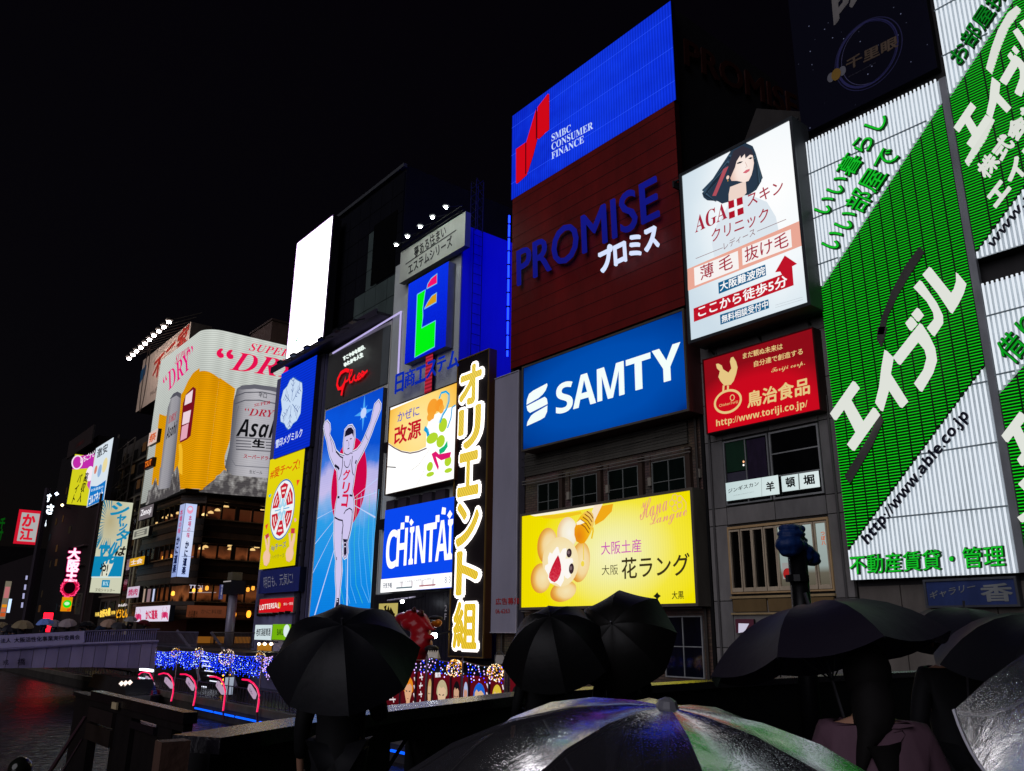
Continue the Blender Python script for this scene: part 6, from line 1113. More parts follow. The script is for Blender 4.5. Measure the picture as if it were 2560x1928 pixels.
# ================================================================== people
def bake(name, nodes, edges, mat, parent, rootv=0, sub=1, local=True):
    me = bpy.data.meshes.new(name); me.from_pydata([n[:3] for n in nodes], edges, []); o = bpy.data.objects.new(name, me); sc.collection.objects.link(o)
    sm = o.modifiers.new('s', 'SKIN'); sm.use_smooth_shade = True
    for i, n in enumerate(nodes):
        r = n[3] if isinstance(n[3], tuple) else (n[3], n[3]); me.skin_vertices[0].data[i].radius = r; me.skin_vertices[0].data[i].use_root = (i == rootv)
    ss = o.modifiers.new('u', 'SUBSURF'); ss.levels = sub; ss.render_levels = sub
    bpy.context.view_layer.update(); m2 = bpy.data.meshes.new_from_object(o.evaluated_get(bpy.context.evaluated_depsgraph_get())); bpy.data.objects.remove(o); bpy.data.meshes.remove(me)
    m2.name = name; m2.materials.clear(); m2.materials.append(mat); m2.polygons.foreach_set('use_smooth', [True]*len(m2.polygons))
    o = bpy.data.objects.new(name, m2); sc.collection.objects.link(o); o.parent = parent; return o
def person(label, pos, h, face, coat='#15151a', trou='#101014', hair='#0c0a0a', skin='#a07862', hold=True, longhair=False, hood=False, group=None, hat=None, sub=1, skirt=None):
    """a standing figure; faces local +Y, right hand raised to the chest when it holds an umbrella"""
    r = root('person', label, 'person', pos, group, face); k = h/1.7
    S = lambda *a: tuple(x*k for x in a)
    J = [S(0, 0, .95)+(.13*k,), S(0, .0, 1.15)+(.13*k,), S(0, -.01, 1.34)+((.16*k, .11*k),), S(0, 0, 1.45)+(.06*k,), S(0, .01, 1.52)+(.062*k,), S(0, .02, 1.61)+((.078*k, .092*k),), S(0, .01, 1.68)+(.055*k,)]
    E_ = [(0, 1), (1, 2), (2, 3), (3, 4), (4, 5), (5, 6)]
    def add(p, par): J.append(p); E_.append((par, len(J)-1)); return len(J)-1
    hands = []
    for sx in (-1, 1):
        sh = add(S(sx*.17, -.01, 1.38)+(.058*k,), 2)
        if hold and sx == 1: el, wr, hd = S(sx*.25, .02, 1.12), S(sx*.16, .22, 1.22), S(sx*.13, .29, 1.27)
        else: el, wr, hd = S(sx*.24, -.02, 1.1), S(sx*.26, .07, .87), S(sx*.26, .1, .78)
        e = add(el+(.042*k,), sh); w = add(wr+(.028*k,), e); hh = add(hd+((.032*k, .022*k),), w)
        d = (Vector(hd)-Vector(wr)).normalized()
        for q in range(4):
            off = Vector((0, 0, 1)).cross(d) if abs(d.z) < .9 else Vector((0, 1, 0)); off.normalize()
            a = Vector(hd)+off*(.012*(q-1.5))*k*1.3; b = a+d*.035*k; c = b+(d*.4+Vector((-sx*.8, 0, 0) if hold and sx == 1 else (0, .3, -.6)))*.03*k
            i1 = add(tuple(b)+(.0085*k,), hh); add(tuple(c)+(.0075*k,), i1)
        th = Vector(hd)+Vector((-sx*.03, .01, .02))*k; add(tuple(th)+(.01*k,), hh)
        hp = add(S(sx*.09, 0, .9)+(.085*k,), 0); kn = add(S(sx*.1, .02, .5)+(.055*k,), hp); an = add(S(sx*.1, -.01, .09)+(.038*k,), kn); add(S(sx*.11, .14, .04)+((.042*k, .03*k),), an)
        hands.append((sh, e, w, hp, kn, an))
    bake('body', J, E_, paint(skin, .5), r, sub=sub)
    C_ = [S(0, 0, .6)+((.19*k, .15*k),), S(0, 0, .84)+((.18*k, .145*k),), S(0, 0, 1.05)+((.165*k, .135*k),), S(0, -.01, 1.3)+((.19*k, .135*k),), S(0, -.01, 1.42)+((.11*k, .09*k),)]; CE = [(0, 1), (1, 2), (2, 3), (3, 4)]
    for (sh, e, w, *_) in hands:
        b = len(C_); C_ += [J[sh][:3]+(.078*k,), J[e][:3]+(.062*k,), J[w][:3]+(.045*k,)]; CE += [(3, b), (b, b+1), (b+1, b+2)]
    bake('coat', C_, CE, coat if not isinstance(coat, str) else paint(coat, .75, 0, .3, 4), r, sub=sub)
    T_, TE = [S(0, 0, .95)+(.14*k,)], []
    for (_, _, _, hp, kn, an) in hands:
        b = len(T_); T_ += [J[hp][:3]+(.1*k,), J[kn][:3]+(.078*k,), J[an][:2]+(J[an][2]+.03,)+(.062*k,)]; TE += [(0, b), (b, b+1), (b+1, b+2)]; a = J[an]
        mk('shoe', *ellips((a[0], a[1]+.06*k, .05*k), (.055*k, .15*k, .06*k), 10, 6), paint('#0a0a0c', .4), r, local=True, smooth=True)
    bake('trousers', T_, TE, paint(trou, .7), r, sub=1)
    hc = S(0, .012, 1.605)
    if not hood:
        v, f = ellips((hc[0], hc[1]-.012*k, hc[2]+.022*k), (.092*k, .108*k, .118*k), 14, 9); v = [(a, b if not (b > .05*k and c < hc[2]+.05*k) else .03*k, c) for a, b, c in v]
        mk('hair', v, f, paint(hair, .8), r, local=True, smooth=True)
        for sx in (() if longhair else (-1, 1)):
            mk('ear', *ellips((sx*.084*k, .01*k, 1.59*k), (.012*k, .02*k, .03*k), 8, 5), paint(skin, .5), r, local=True, smooth=True)
            mk('eye', *ellips((sx*.032*k, .1*k, 1.61*k), (.013*k, .008*k, .008*k), 8, 5), paint('#e0dcd8', .3), r, local=True, smooth=True)
        mk('nose', *ellips((0, .118*k, 1.585*k), (.013*k, .02*k, .026*k), 8, 5), paint(skin, .5), r, local=True, smooth=True); mk('mouth', *ellips((0, .1*k, 1.545*k), (.026*k, .008*k, .007*k), 8, 5), paint('#7a4038', .5), r, local=True, smooth=True)
    if longhair: bake('long_hair', [S(0, -.03, 1.64)+((.09*k, .08*k),), S(.01, -.06, 1.5)+((.08*k, .06*k),), S(.03, -.1, 1.36)+((.075*k, .035*k),), S(.05, -.11, 1.2)+((.03*k, .015*k),), S(-.05, -.1, 1.34)+((.05*k, .03*k),), S(-.08, -.1, 1.22)+((.015*k, .01*k),)], [(0, 1), (1, 2), (2, 3), (1, 4), (4, 5)], paint(hair, .8), r, sub=1)
    if hood: mk('hood', *ellips((0, -.02*k, 1.58*k), (.115*k, .13*k, .15*k), 14, 9), paint(hood, .6), r, local=True, smooth=True)
    if hat: mk('cap', *lathe([(.11*k, 0), (.112*k, .05*k), (.08*k, .11*k), (.005, .125*k)], (0, .005, 1.62*k), 14), paint(hat, .7), r, local=True, smooth=True)
    return r
def umbrella(label, pos, R, axis, mat, nr=8, hgt=.3, spin=0., shaft=.75, group=None, handle='#14100e', sag=.055, ribc='#3a3a40', n2=6, ferr=True, edge=None, name='umbrella'):
    """pos: the tip of the canopy; axis: the direction the shaft points, upwards through the tip"""
    r = root(name, label, 'umbrella', pos, group); ax = Vector(axis).normalized(); q = Vector((0, 0, 1)).rotation_difference(ax); r.rotation_mode = 'QUATERNION'; r.rotation_quaternion = q
    rings = [0, .12, .28, .45, .62, .78, .9, 1.]
    def P(rr, t):
        # t in rib units; between ribs the cloth sags and the hem curves in
        u = abs((t % 1)-.5)*2; s_ = 1-u**2
        rad = R*rr*(1-.075*s_*rr); a = spin+2*math.pi*t/nr
        z = -hgt*R*2*(.5*rr**2+.5*rr**3.2)*.92-sag*R*s_*rr*1.1
        return (rad*math.cos(a), rad*math.sin(a), z)
    for p_ in range(nr):
        v, f = [], []
        for rr in rings:
            for j in range(n2+1): v.append(P(rr, p_+j/n2))
        for i in range(len(rings)-1):
            for j in range(n2): b = i*(n2+1)+j; f.append((b, b+1, b+n2+2, b+n2+1) if i else (b, b+n2+2, b+n2+1))
        mk('canopy_panel', v, f, mat, r, local=True, smooth=True)
        if edge: mk('hem', *tube([P(1, p_+j/n2) for j in range(n2+1)], .004, 4), edge, r, local=True)
    for p_ in range(nr):
        mk('rib', *tube([tuple(Vector(P(rr, p_))-Vector((0, 0, .008))) for rr in rings[1:]], .0035, 4), paint(ribc, .3, .8), r, local=True)
        mk('stretcher', *tube([(0, 0, -.42*R-.1), tuple(Vector(P(.5, p_))-Vector((0, 0, .01)))], .003, 4), paint(ribc, .3, .8), r, local=True)
    mk('shaft', *tube([(0, 0, .0), (0, 0, -shaft)], .006, 6), paint('#5a5a60', .3, .8), r, local=True)
    mk('handle', *tube([(0, 0, -shaft), (0, 0, -shaft-.1), (.02, 0, -shaft-.14), (.055, 0, -shaft-.14), (.07, 0, -shaft-.1)], .012, 6), paint(handle, .4), r, local=True)
    if not ferr: mk('ferrule', *lathe([(.022, -.004), (.016, .01), (.004, .016)], (0, 0, 0), 10), paint('#6a6a72', .3), r, local=True)
    if ferr: mk('ferrule', *tube([(0, 0, 0), (0, 0, .05)], .008, 6), paint('#4a4a50', .3, .6), r, local=True)
    return r
def cloth(c, transl=.15):
    k = ('cloth', c)
    if k in _mc: return _mc[k]
    m = newmat('umbrella_cloth'); n = m.node_tree; L = n.links.new; o = n.nodes.new('ShaderNodeOutputMaterial'); b = n.nodes.new('ShaderNodeBsdfPrincipled'); b.inputs['Base Color'].default_value = lin(c); b.inputs['Roughness'].default_value = .5; b.inputs['Specular IOR Level'].default_value = .22
    t = n.nodes.new('ShaderNodeBsdfTranslucent'); t.inputs[0].default_value = lin(c); mi = n.nodes.new('ShaderNodeMixShader'); mi.inputs[0].default_value = transl; L(b.outputs[0], mi.inputs[1]); L(t.outputs[0], mi.inputs[2]); L(mi.outputs[0], o.inputs[0])
    tc = n.nodes.new('ShaderNodeTexCoord'); nz = n.nodes.new('ShaderNodeTexNoise'); nz.inputs['Scale'].default_value = 14; nz.inputs['Detail'].default_value = 4; L(tc.outputs['Object'], nz.inputs['Vector']); bp = n.nodes.new('ShaderNodeBump'); bp.inputs['Strength'].default_value = .25; bp.inputs['Distance'].default_value = .01; L(nz.outputs[0], bp.inputs['Height']); L(bp.outputs[0], b.inputs['Normal'])
    _mc[k] = m; return m
def plastic(alpha=.45, rough=.16, tint=(.75, .74, .8)):
    m = newmat('clear_plastic'); n = m.node_tree; L = n.links.new; o = n.nodes.new('ShaderNodeOutputMaterial')
    t = n.nodes.new('ShaderNodeBsdfTransparent'); t.inputs[0].default_value = (.85, .85, .88, 1); g = n.nodes.new('ShaderNodeBsdfGlossy'); g.inputs['Roughness'].default_value = rough; g.inputs[0].default_value = (1, 1, 1, 1)
    d = n.nodes.new('ShaderNodeBsdfTranslucent'); d.inputs[0].default_value = tint+(1,); d2 = n.nodes.new('ShaderNodeBsdfDiffuse'); d2.inputs[0].default_value = tint+(1,)
    tc = n.nodes.new('ShaderNodeTexCoord'); nz = n.nodes.new('ShaderNodeTexNoise'); nz.inputs['Scale'].default_value = 9; nz.inputs['Detail'].default_value = 5; nz.inputs['Distortion'].default_value = 1.5; L(tc.outputs['Object'], nz.inputs['Vector'])
    vo = n.nodes.new('ShaderNodeTexVoronoi'); vo.inputs['Scale'].default_value = 240; L(tc.outputs['Object'], vo.inputs['Vector']); vr = n.nodes.new('ShaderNodeMapRange'); L(vo.outputs[0], vr.inputs[0]); vr.inputs[1].default_value = .1; vr.inputs[2].default_value = .45; vr.inputs[3].default_value = .12; vr.inputs[4].default_value = 0
    ad = n.nodes.new('ShaderNodeMath'); ad.operation = 'ADD'; L(nz.outputs[0], ad.inputs[0]); L(vr.outputs[0], ad.inputs[1]); bp = n.nodes.new('ShaderNodeBump'); bp.inputs['Strength'].default_value = .22; bp.inputs['Distance'].default_value = .008; L(ad.outputs[0], bp.inputs['Height']); L(bp.outputs[0], g.inputs['Normal'])
    lw = n.nodes.new('ShaderNodeLayerWeight'); lw.inputs[0].default_value = .35; L(bp.outputs[0], lw.inputs['Normal'])
    mr = n.nodes.new('ShaderNodeMapRange'); L(lw.outputs['Fresnel'], mr.inputs[0]); mr.inputs[3].default_value = .07; mr.inputs[4].default_value = .64
    ms = n.nodes.new('ShaderNodeMixShader'); ms.inputs[0].default_value = .5; L(d.outputs[0], ms.inputs[1]); L(d2.outputs[0], ms.inputs[2])
    m1 = n.nodes.new('ShaderNodeMixShader'); m1.inputs[0].default_value = alpha*.35; L(t.outputs[0], m1.inputs[1]); L(ms.outputs[0], m1.inputs[2])
    m2 = n.nodes.new('ShaderNodeMixShader'); L(mr.outputs[0], m2.inputs[0]); L(m1.outputs[0], m2.inputs[1]); L(g.outputs[0], m2.inputs[2]); L(m2.outputs[0], o.inputs[0]); return m
def at(p, dist):
    d = ray(*p); d = d/math.hypot(d[0], d[1]); return CAM+d*dist
TC = -np.array([FW[0], FW[1], 0])/math.hypot(FW[0], FW[1]); RI = np.array([RT[0], RT[1], 0])/math.hypot(RT[0], RT[1]); ZZ = np.array([0, 0, 1.])
AX = lambda t, u, r: tuple(TC*t+ZZ*u+RI*r)
FA = math.atan2(-TC[1], -TC[0])-math.pi/2
blk = cloth('#0c0c12'); 
# --- foreground umbrellas and people
c = at((856, 1562), 5.35); umbrella('large black umbrella tilted towards the camera, left of centre', tuple(c), .475, AX(.66, .75, .02), blk, 8, .3, .35)
g0 = at((860, 1700), 5.75); person('person in black, seen from behind under the large black umbrella', (g0[0], g0[1], 0), 1.7, FA, coat='#08080a')
c = at((1375, 1540), 7.9); umbrella('black umbrella with a drooping left edge before the grey vacant board', tuple(c), .55, AX(.55, .72, -.2), cloth('#08080a'), 8, .42, .1)
g0 = at((1350, 1700), 8.6); person('person in dark clothes under the black umbrella before the grey board', (g0[0], g0[1], 0), 1.62, FA+.3, coat='#09090b')
c = at((1530, 1560), 8.0); umbrella('black umbrella with a pointed upper left tip before the yellow cake sign', tuple(c), .53, AX(.85, .42, -.38), cloth('#0a0908'), 8, .36, .62)
g0 = at((1555, 1700), 8.5); person('person in dark clothes under the black umbrella below the yellow cake sign', (g0[0], g0[1], 0), 1.68, FA-.2, coat='#0a0909')
c = at((2022, 1512), 3.75); umbrella('dark purple umbrella seen from below its near edge, over a long haired woman', tuple(c), .49, AX(-.16, .95, -.16), cloth('#1e1a26', .2), 8, .24, .2, shaft=.8)
g0 = at((2170, 1700), 3.55); wo = person('long haired woman in a pale pink top holding the dark purple umbrella', (g0[0], g0[1], 0), 1.6, FA-.35, coat='#58404c', hair='#0d0a0a', longhair=True, trou='#1c1418')
c = at((2410, 1522), 6.2); umbrella('dark umbrella tilted over a man in a hooded coat at the right', tuple(c), .5, AX(-.05, .95, .12), cloth('#1c1c24', .2), 8, .26, .5)
g0 = at((2378, 1700), 6.5); person('man in a black hooded coat and beige cap seen from behind at the right', (g0[0], g0[1], 0), 1.74, FA-.1, coat='#0b0b0e', hat='#6a5a48', hair='#2a2018')
c = at((2600, 1535), 5.2); umbrella('black umbrella cut by the right edge behind the clear one', tuple(c), .52, AX(.15, .95, .05), cloth('#101016'), 8, .3, .1)
g0 = at((2620, 1700), 5.5); person('person at the right edge in a wine red coat behind the clear umbrella', (g0[0], g0[1], 0), 1.6, FA, coat='#4a1420')
pl1 = plastic(.22, .18); hemm = paint('#c8c8d0', .3)
c = at((1668, 1766), 1.6); umbrella('clear plastic umbrella filling the bottom of the photo, streaked with reflected light', tuple(c), .61, AX(.1, 1, .07), pl1, 8, .27, .12, edge=hemm, n2=8, ferr=False)
g0 = at((1640, 1900), 1.95); person('person in black under the big clear plastic umbrella at the bottom', (g0[0], g0[1], 0), 1.36, FA, coat='#0c0c10')
c = at((3210, 1560), 2.3); umbrella('clear plastic umbrella cut off by the lower right edge', tuple(c), .52, AX(.35, .9, .15), pl1, 8, .42, .3, edge=hemm, n2=8)
g0 = at((3060, 1800), 2.45); person('person in a dark coat under the clear umbrella at the lower right edge', (g0[0], g0[1], 0), 1.45, FA, coat='#101014')
# --- crowd on the far bridge: one built umbrella and one figure, then copies
cols = ['#23202a', '#5a4c4a', '#8c8090', '#7898e8', '#a09094', '#1c1a20', '#b0907c', '#16161c', '#1c2c44', '#8c8a8c', '#5a1420', '#1a1416', '#8c7c60', '#3a383e']
crowd = [((60, 1551), 1.1), ((25, 1562), .8), ((38, 1560), .9), ((113, 1546), .95), ((138, 1550), .9), ((170, 1548), .95), ((222, 1553), .9), ((275, 1549), 1.0), ((255, 1563), .8), ((328, 1541), .75), ((364, 1550), .85), ((205, 1556), .8), ((10, 1556), .7), ((300, 1556), .9)]
looks = ['grey patterned umbrella near the left edge of the bridge crowd', 'black umbrella at the far left of the bridge crowd', 'black umbrella with a glint at the left of the crowd', 'bright periwinkle blue umbrella in the bridge crowd', 'greyish clear umbrella beside the blue one', 'plum grey umbrella right of the blue one', 'black umbrella before the brownish one on the bridge', 'tan umbrella in the middle of the bridge crowd', 'navy umbrella low behind the bridge railing', 'flat grey umbrella held high below the yellow neon', 'dark red umbrella before the white crab sign', 'black umbrella between the tan and plum umbrellas', 'olive umbrella at the very left of the bridge', 'black umbrella under the yellow neon lettering']
cix = [12, 0, 5, 3, 2, 4, 7, 6, 8, 9, 10, 11, 12, 13]
u_base = p_base = None
for i, ((px, py), sz) in enumerate(crowd):
    X = BX-2.5-(i*1.7) % 7; q = onX((px, py), X)
    R = .62*sz+.12
    if u_base is None:
        u_base = umbrella(looks[i], tuple(q), .62, (.15, 0, 1), cloth(cols[cix[i]], .3), 8, .32, .2, n2=3, group='umbrellas on the far bridge'); ur = u_base
        p_base = person('pedestrian on the far bridge under the grey patterned umbrella', (q[0], q[1], float(q[2])-1.95), 1.65, -1.4, coat='#16141c', group='people crossing the far bridge', sub=0); pr = p_base
    else:
        ur = u_base.copy(); sc.collection.objects.link(ur); ur.location = tuple(q); ur['label'] = looks[i]; ur.rotation_quaternion = Vector((0, 0, 1)).rotation_difference(Vector((random.uniform(-.1, .3), random.uniform(-.25, .25), 1)).normalized()); mt = cloth(cols[cix[i]], .3)
        for ch in u_base.children:
            d = ch.copy(); sc.collection.objects.link(d); d.parent = ur
            if ch.name.startswith('canopy'): d.material_slots[0].link = 'OBJECT'; d.material_slots[0].material = mt
        pr = p_base.copy(); sc.collection.objects.link(pr); pr.location = (q[0], q[1], float(q[2])-1.95); pr.rotation_euler = (0, 0, random.choice((-1.4, 1.6))+random.uniform(-.4, .4)); pr['label'] = 'pedestrian on the far bridge under the '+looks[i].split(' umbrella')[0]+' umbrella'+{1: ' at the far left', 2: ' with a glint', 6: ' before the brownish one', 11: ' between tan and plum', 13: ' under the yellow neon'}.get(i, '')
        mt = paint(random.choice(['#16141c', '#1c2438', '#2a1c20', '#101014', '#3a3436']), .6)
        for ch in p_base.children:
            d = ch.copy(); sc.collection.objects.link(d); d.parent = pr
            if ch.name.startswith('coat'): d.material_slots[0].link = 'OBJECT'; d.material_slots[0].material = mt
    k = sz*1.4; ur.scale = (k, k, k)
# ================================================================== far promenade: stairs, railings, lights
sr_ = root('promenade_stairs', 'steel stairs with glowing white step edges going down from the bridge', 'stairs', (-76, 30, PROM))
for (x0, x1, yy) in ((795, 910, 255), (800, 930, 330), (830, 970, 408), (870, 1012, 487), (915, 1057, 567), (955, 1097, 650), (825, 895, 740), (822, 937, 826)):
    a, b = onY(N5(x0, yy), 29.), onY(N5(x1, yy), 29.)
    box('tread', (a[0]-1.2, b[0]+.4, 28.9, 30.6, a[2]-.14, a[2]-.06), paint('#3c3c44', .4, .4), sr_); box('step_light', (a[0], b[0], 28.82, 28.9, a[2]-.06, a[2]+.02), em('#e8ecff', 1.3), sr_)
for (p0, p1) in (((1400, 560), (1520, 720)), ((1670, 575), (1790, 740))):
    a, b = onY(Z4(*p0), 28.8), onY(Z4(*p1), 28.8); mk('stringer', *tube([tuple(a), tuple(b), (b[0]+3, b[1], b[2]-2.6)], .16, 4), paint('#6c6878', .4, .3), sr_)
def railing(name, lab, x0, x1, Y, z0, z1, sp, col, rr=.03):
    r = root(name, lab, 'railing', ((x0+x1)/2, Y, z0)); mk('handrail', *tube([(x0, Y, z1), (x1, Y, z1)], rr*1.8, 6), paint(col, .35, .5), r); mk('bottom_rail', *tube([(x0, Y, z0+.12), (x1, Y, z0+.12)], rr*1.2, 4), paint(col, .35, .5), r)
    b = None; n = int((x1-x0)/sp)
    for i in range(n+1):
        if b is None: b = mk('bar', *tube([(0, 0, 0), (0, 0, z1-z0)], rr, 4), paint(col, .35, .5), r, local=True); o = b
        else: o = b.copy(); sc.collection.objects.link(o)
        o.location = Vector((x0+i*sp, Y, z0))-r.location
    return r
a, b = onY(Z4(1240, 565), 28.5), onY(Z4(1565, 575), 28.5); z_ = onY(Z4(1300, 690), 28.5)[2]; railing('landing_railing', 'grey railing on the bridge landing above the blue light curtain', a[0], b[0], 28.5, z_, a[2], .35, '#6c6880', .03)
a, b = onY(Z4(1670, 570), 28.5), onY(Z4(2010, 580), 28.5); z_ = onY(Z4(1800, 690), 28.5)[2]; railing('stair_railing', 'dark barred railing right of the stairs above the blue light curtain', a[0], b[0], 28.5, z_, a[2], .3, '#4c4038', .03)
box('landing_slab', (-90, -70, 28.4, 33.3, .0-.5, -.1), paint('#2e2a30', .5), sr_)
railing('quay_railing', 'dark quay railing along the water under and beyond the far bridge', -200, -88, 24.6, PROM, PROM+1.1, 1.1, '#4a4048', .04)
railing('promenade_railing', 'thin dark railing along the canal promenade under the light curtain', -86, -26, 24.5, PROM, PROM+1.1, .55, '#3c3844', .022)
uq = root('covered_tent', 'row of pale tarpaulins under a strip lamp on the promenade beside the bridge', 'tent', (-85, 27, PROM))
a, b = onY(Z4(1000, 870), 26), onY(Z4(1130, 955), 26); box('tarpaulin', [(a[0], a[0]+2.4, 26, 26.1, b[2], a[2]), (a[0]+2.6, a[0]+5, 26, 26.1, b[2], a[2]), (a[0]+5.2, b[0]+.5, 26, 26.1, b[2], a[2])], paint('#8c9088', .6, 0, .5, 2), uq)
a, b = onY(Z4(1108, 862), 25.6), onY(Z4(1210, 868), 25.6); box('strip_lamp', (a[0], b[0], 25.5, 25.7, a[2]-.1, a[2]+.12), em('#e4f0ff', 3.5, True), uq)
for i, (x0, y0, x1, y1, c_, l_, st_) in enumerate(((380, 880, 415, 1040, '#8c1c28', 'dim red lit shop panel seen beneath the bridge', 2.2), (498, 878, 550, 1060, '#b8824c', 'warm lit doorway panel seen beneath the bridge', .8), (180, 900, 350, 1010, '#241418', 'dim brown shopfront seen beneath the bridge', .8), (560, 900, 840, 1050, '#201612', 'dark brown shopfront near the bridge foot', .8))):
    s = Sign('shopfront', l_, 'shopfront', 'Y', 32.8, corners=[Z4(x0, y0), Z4(x1, y0), Z4(x1, y1), Z4(x0, y1)], face=screen([(0, '#100808'), (.3, c_), (.8, c_), (1, '#1c1010')], (0, 0, 1), PROM, PROM+4, st_, mottle=1., mscale=1.5), depth=.2)
bt = root('moored_boat', 'low dark tour boat with a glazed windscreen moored by the promenade', 'boat', (-84, 22.5, WAT))
a, b = onY(Z4(850, 1000), 22.5), onY(Z4(1150, 1010), 22.5)
mk('hull', [(a[0]-2, 22, WAT+.1), (b[0], 21.2, WAT+.1), (b[0]+1.5, 22.4, WAT+.1), (b[0], 23.6, WAT+.1), (a[0]-2, 23.2, WAT+.1), (a[0]-2.2, 21.7, WAT+1), (b[0], 20.9, WAT+1.0), (b[0]+2, 22.4, WAT+1.1), (b[0], 23.8, WAT+1.), (a[0]-2.2, 23.5, WAT+1)], [(0, 1, 6, 5), (1, 2, 7, 6), (2, 3, 8, 7), (3, 4, 9, 8), (4, 0, 5, 9), (5, 6, 7, 8, 9)], paint('#4c4c50', .3, .2), bt)
mk('canopy', [(a[0]-1, 21.3, WAT+2.2), (b[0]-1.5, 21.2, WAT+2.2), (b[0]-1.5, 23.4, WAT+2.2), (a[0]-1, 23.3, WAT+2.2), (a[0]-1.4, 21.1, WAT+1.05), (b[0]-.2, 21, WAT+1.05), (b[0]-.2, 23.6, WAT+1.05), (a[0]-1.4, 23.4, WAT+1.05)], [(0, 1, 2, 3), (0, 4, 5, 1), (1, 5, 6, 2), (2, 6, 7, 3), (3, 7, 4, 0)], paint('#202226', .08), bt)
s_c = onY(Z4(960, 975), 21); mk('cabin_light', *octas([(s_c[0]+k*1.2, 20.98, s_c[2]+.1*k) for k in range(3)], .22), em('#ffe8d8', 1.5), bt)
# light curtains
def curtain(lab, p0, p1, drop0, drop1, Y, dens=1., purple=0., grp='blue light curtains over the promenade'):
    a, b = onY(p0, Y), onY(p1, Y); r = root('light_curtain', lab, 'string lights', tuple((a+b)/2), grp); L_ = b[0]-a[0]; n = int(L_/.17*dens); B, Wb, Pp = [], [], []
    for i in range(n):
        t = (i+random.random()*.6)/n; x = a[0]+L_*t; zt2 = a[2]+(b[2]-a[2])*t-.12*math.sin(math.pi*t); dr = (drop0+(drop1-drop0)*t)*random.uniform(.72, 1.05); z = zt2
        while z > zt2-dr:
            q = (x+random.uniform(-.05, .05), Y+random.uniform(-.08, .08), z); (Pp if random.random() < purple else Wb if random.random() < .17 else B).append(q); z -= .13*random.uniform(.7, 1.4)
    if B: mk('blue_bulb', *octas(B, .036), em('#1838ff', 2.4), r, kind='stuff')
    if Wb: mk('white_bulb', *octas(Wb, lambda: random.uniform(.03, .05)), em('#a8c4ff', 2.2), r, kind='stuff')
    if Pp: mk('violet_bulb', *octas(Pp, .045), em('#d8b0ff', 1.6), r, kind='stuff')
    mk('wire', *tube([(a[0]+L_*k/8, Y, a[2]+(b[2]-a[2])*k/8-.12*math.sin(math.pi*k/8)+.05) for k in range(9)], .02, 4), paint('#8c7448', .4, .5), r); return r
pp = [(390, 1628), (443, 1627), (501, 1627), (575, 1636), (654, 1640), (683, 1641)]
ww = ['leftmost blue light curtain next to the bridge end', 'second blue light curtain from the bridge end', 'blue light curtain in front of the glowing stairs', 'blue light curtain below the stair railing', 'short violet blue light curtain before the orange entrance']
for i in range(5): curtain(ww[i], pp[i], pp[i+1], 1.25, 1.45, 24.2, 1.0, .65 if i == 4 else 0)
qq = [(1030, 1648), (1078, 1646), (1157, 1655), (1265, 1668)]
w2 = ['violet white light curtain right of the large black umbrella', 'sparse light curtain between the umbrella and first gold ball', 'sparse light curtain between the two gold light balls']
for i in range(3): curtain(w2[i], qq[i], qq[i+1], .75, .8, 24.2, .55, .3 if i else .7)
rr_ = [(985, 1700), (1006, 1668), (1030, 1650)]
for i in range(2): curtain(['drooping strand of violet lights behind the umbrella rim', 'short sagging strand of violet lights above the red banners'][i], rr_[i], rr_[i+1], .5, .6, 24.2, .8, .7)
for i, (p, zt0) in enumerate([((388, 1760), (392, 1620)), ((438, 1760), (447, 1620)), ((494, 1790), (504, 1618)), ((570, 1790), (580, 1625)), ((648, 1790), (657, 1630)), ((1067, 1745), (1068, 1640)), ((1157, 1740), (1157, 1646)), ((1263, 1735), (1263, 1655))]):
    t_ = onY(zt0, 24.1); r = root('light_pole', '%s slim grey pole from the left holding up the light curtains' % ['first', 'second', 'third', 'fourth', 'fifth', 'sixth', 'seventh', 'eighth'][i], 'pole', (t_[0], 24.1, PROM), 'poles of the light curtains')
    mk('shaft', *tube([(t_[0], 24.1, PROM), (t_[0], 24.1, t_[2])], .045, 6), paint('#6a5c64', .3, .6), r); box('base_plate', (t_[0]-.15, t_[0]+.15, 23.95, 24.25, PROM, PROM+.06), paint('#4a4448', .4, .5), r)
    mk('cap', *octas([(t_[0], 24.1, t_[2]+.04)], .07), paint('#6a5c64', .3, .6), r)
for i, (p, rr, st_) in enumerate((((439, 1632), 4.5, 1.3), ((497, 1631), 5, 1.3), ((567, 1643), 9, 1.5), ((651, 1643), 6, 1.3), ((1137, 1671), 15, 1.7), ((1238, 1682), 16, 1.7))):
    c = onY(p, 24.0); r0 = abs(onY((p[0]+rr, p[1]), 24.)[0]-c[0])*.8; pts, p2 = [], []
    for k in range(150 if rr > 8 else 60):
        a, b_ = random.uniform(0, 6.283), math.acos(random.uniform(-1, 1)); q = (c[0]+r0*math.sin(b_)*math.cos(a), c[1]+r0*math.sin(b_)*math.sin(a), c[2]+r0*math.cos(b_)); (p2 if k % 3 == 0 else pts).append(q)
    r = root('light_ball', '%s light ball%s' % (['tiny orange', 'small orange', 'pinkish white', 'peach coloured', 'large golden', 'rightmost golden'][i], [' at the first pole', ' at the second pole', ' above the glowing stairs', ' before the orange entrance', ' above the red banners, left of its twin', ' near the black umbrella'][i]), 'string lights', tuple(c), 'light balls on the poles')
    mk('warm_bulb', *octas(pts, .024), em('#ffa828' if i != 2 else '#ffc8b8', st_), r, kind='stuff'); mk('bright_bulb', *octas(p2, .03), em('#fff0c8', 1.8), r, kind='stuff')
    mk('hoop', *tube([(c[0]+r0*math.cos(t), c[1], c[2]+r0*math.sin(t)) for t in [2*math.pi*k/16 for k in range(17)]], .015, 4), paint('#8a6a30', .4, .6), r)
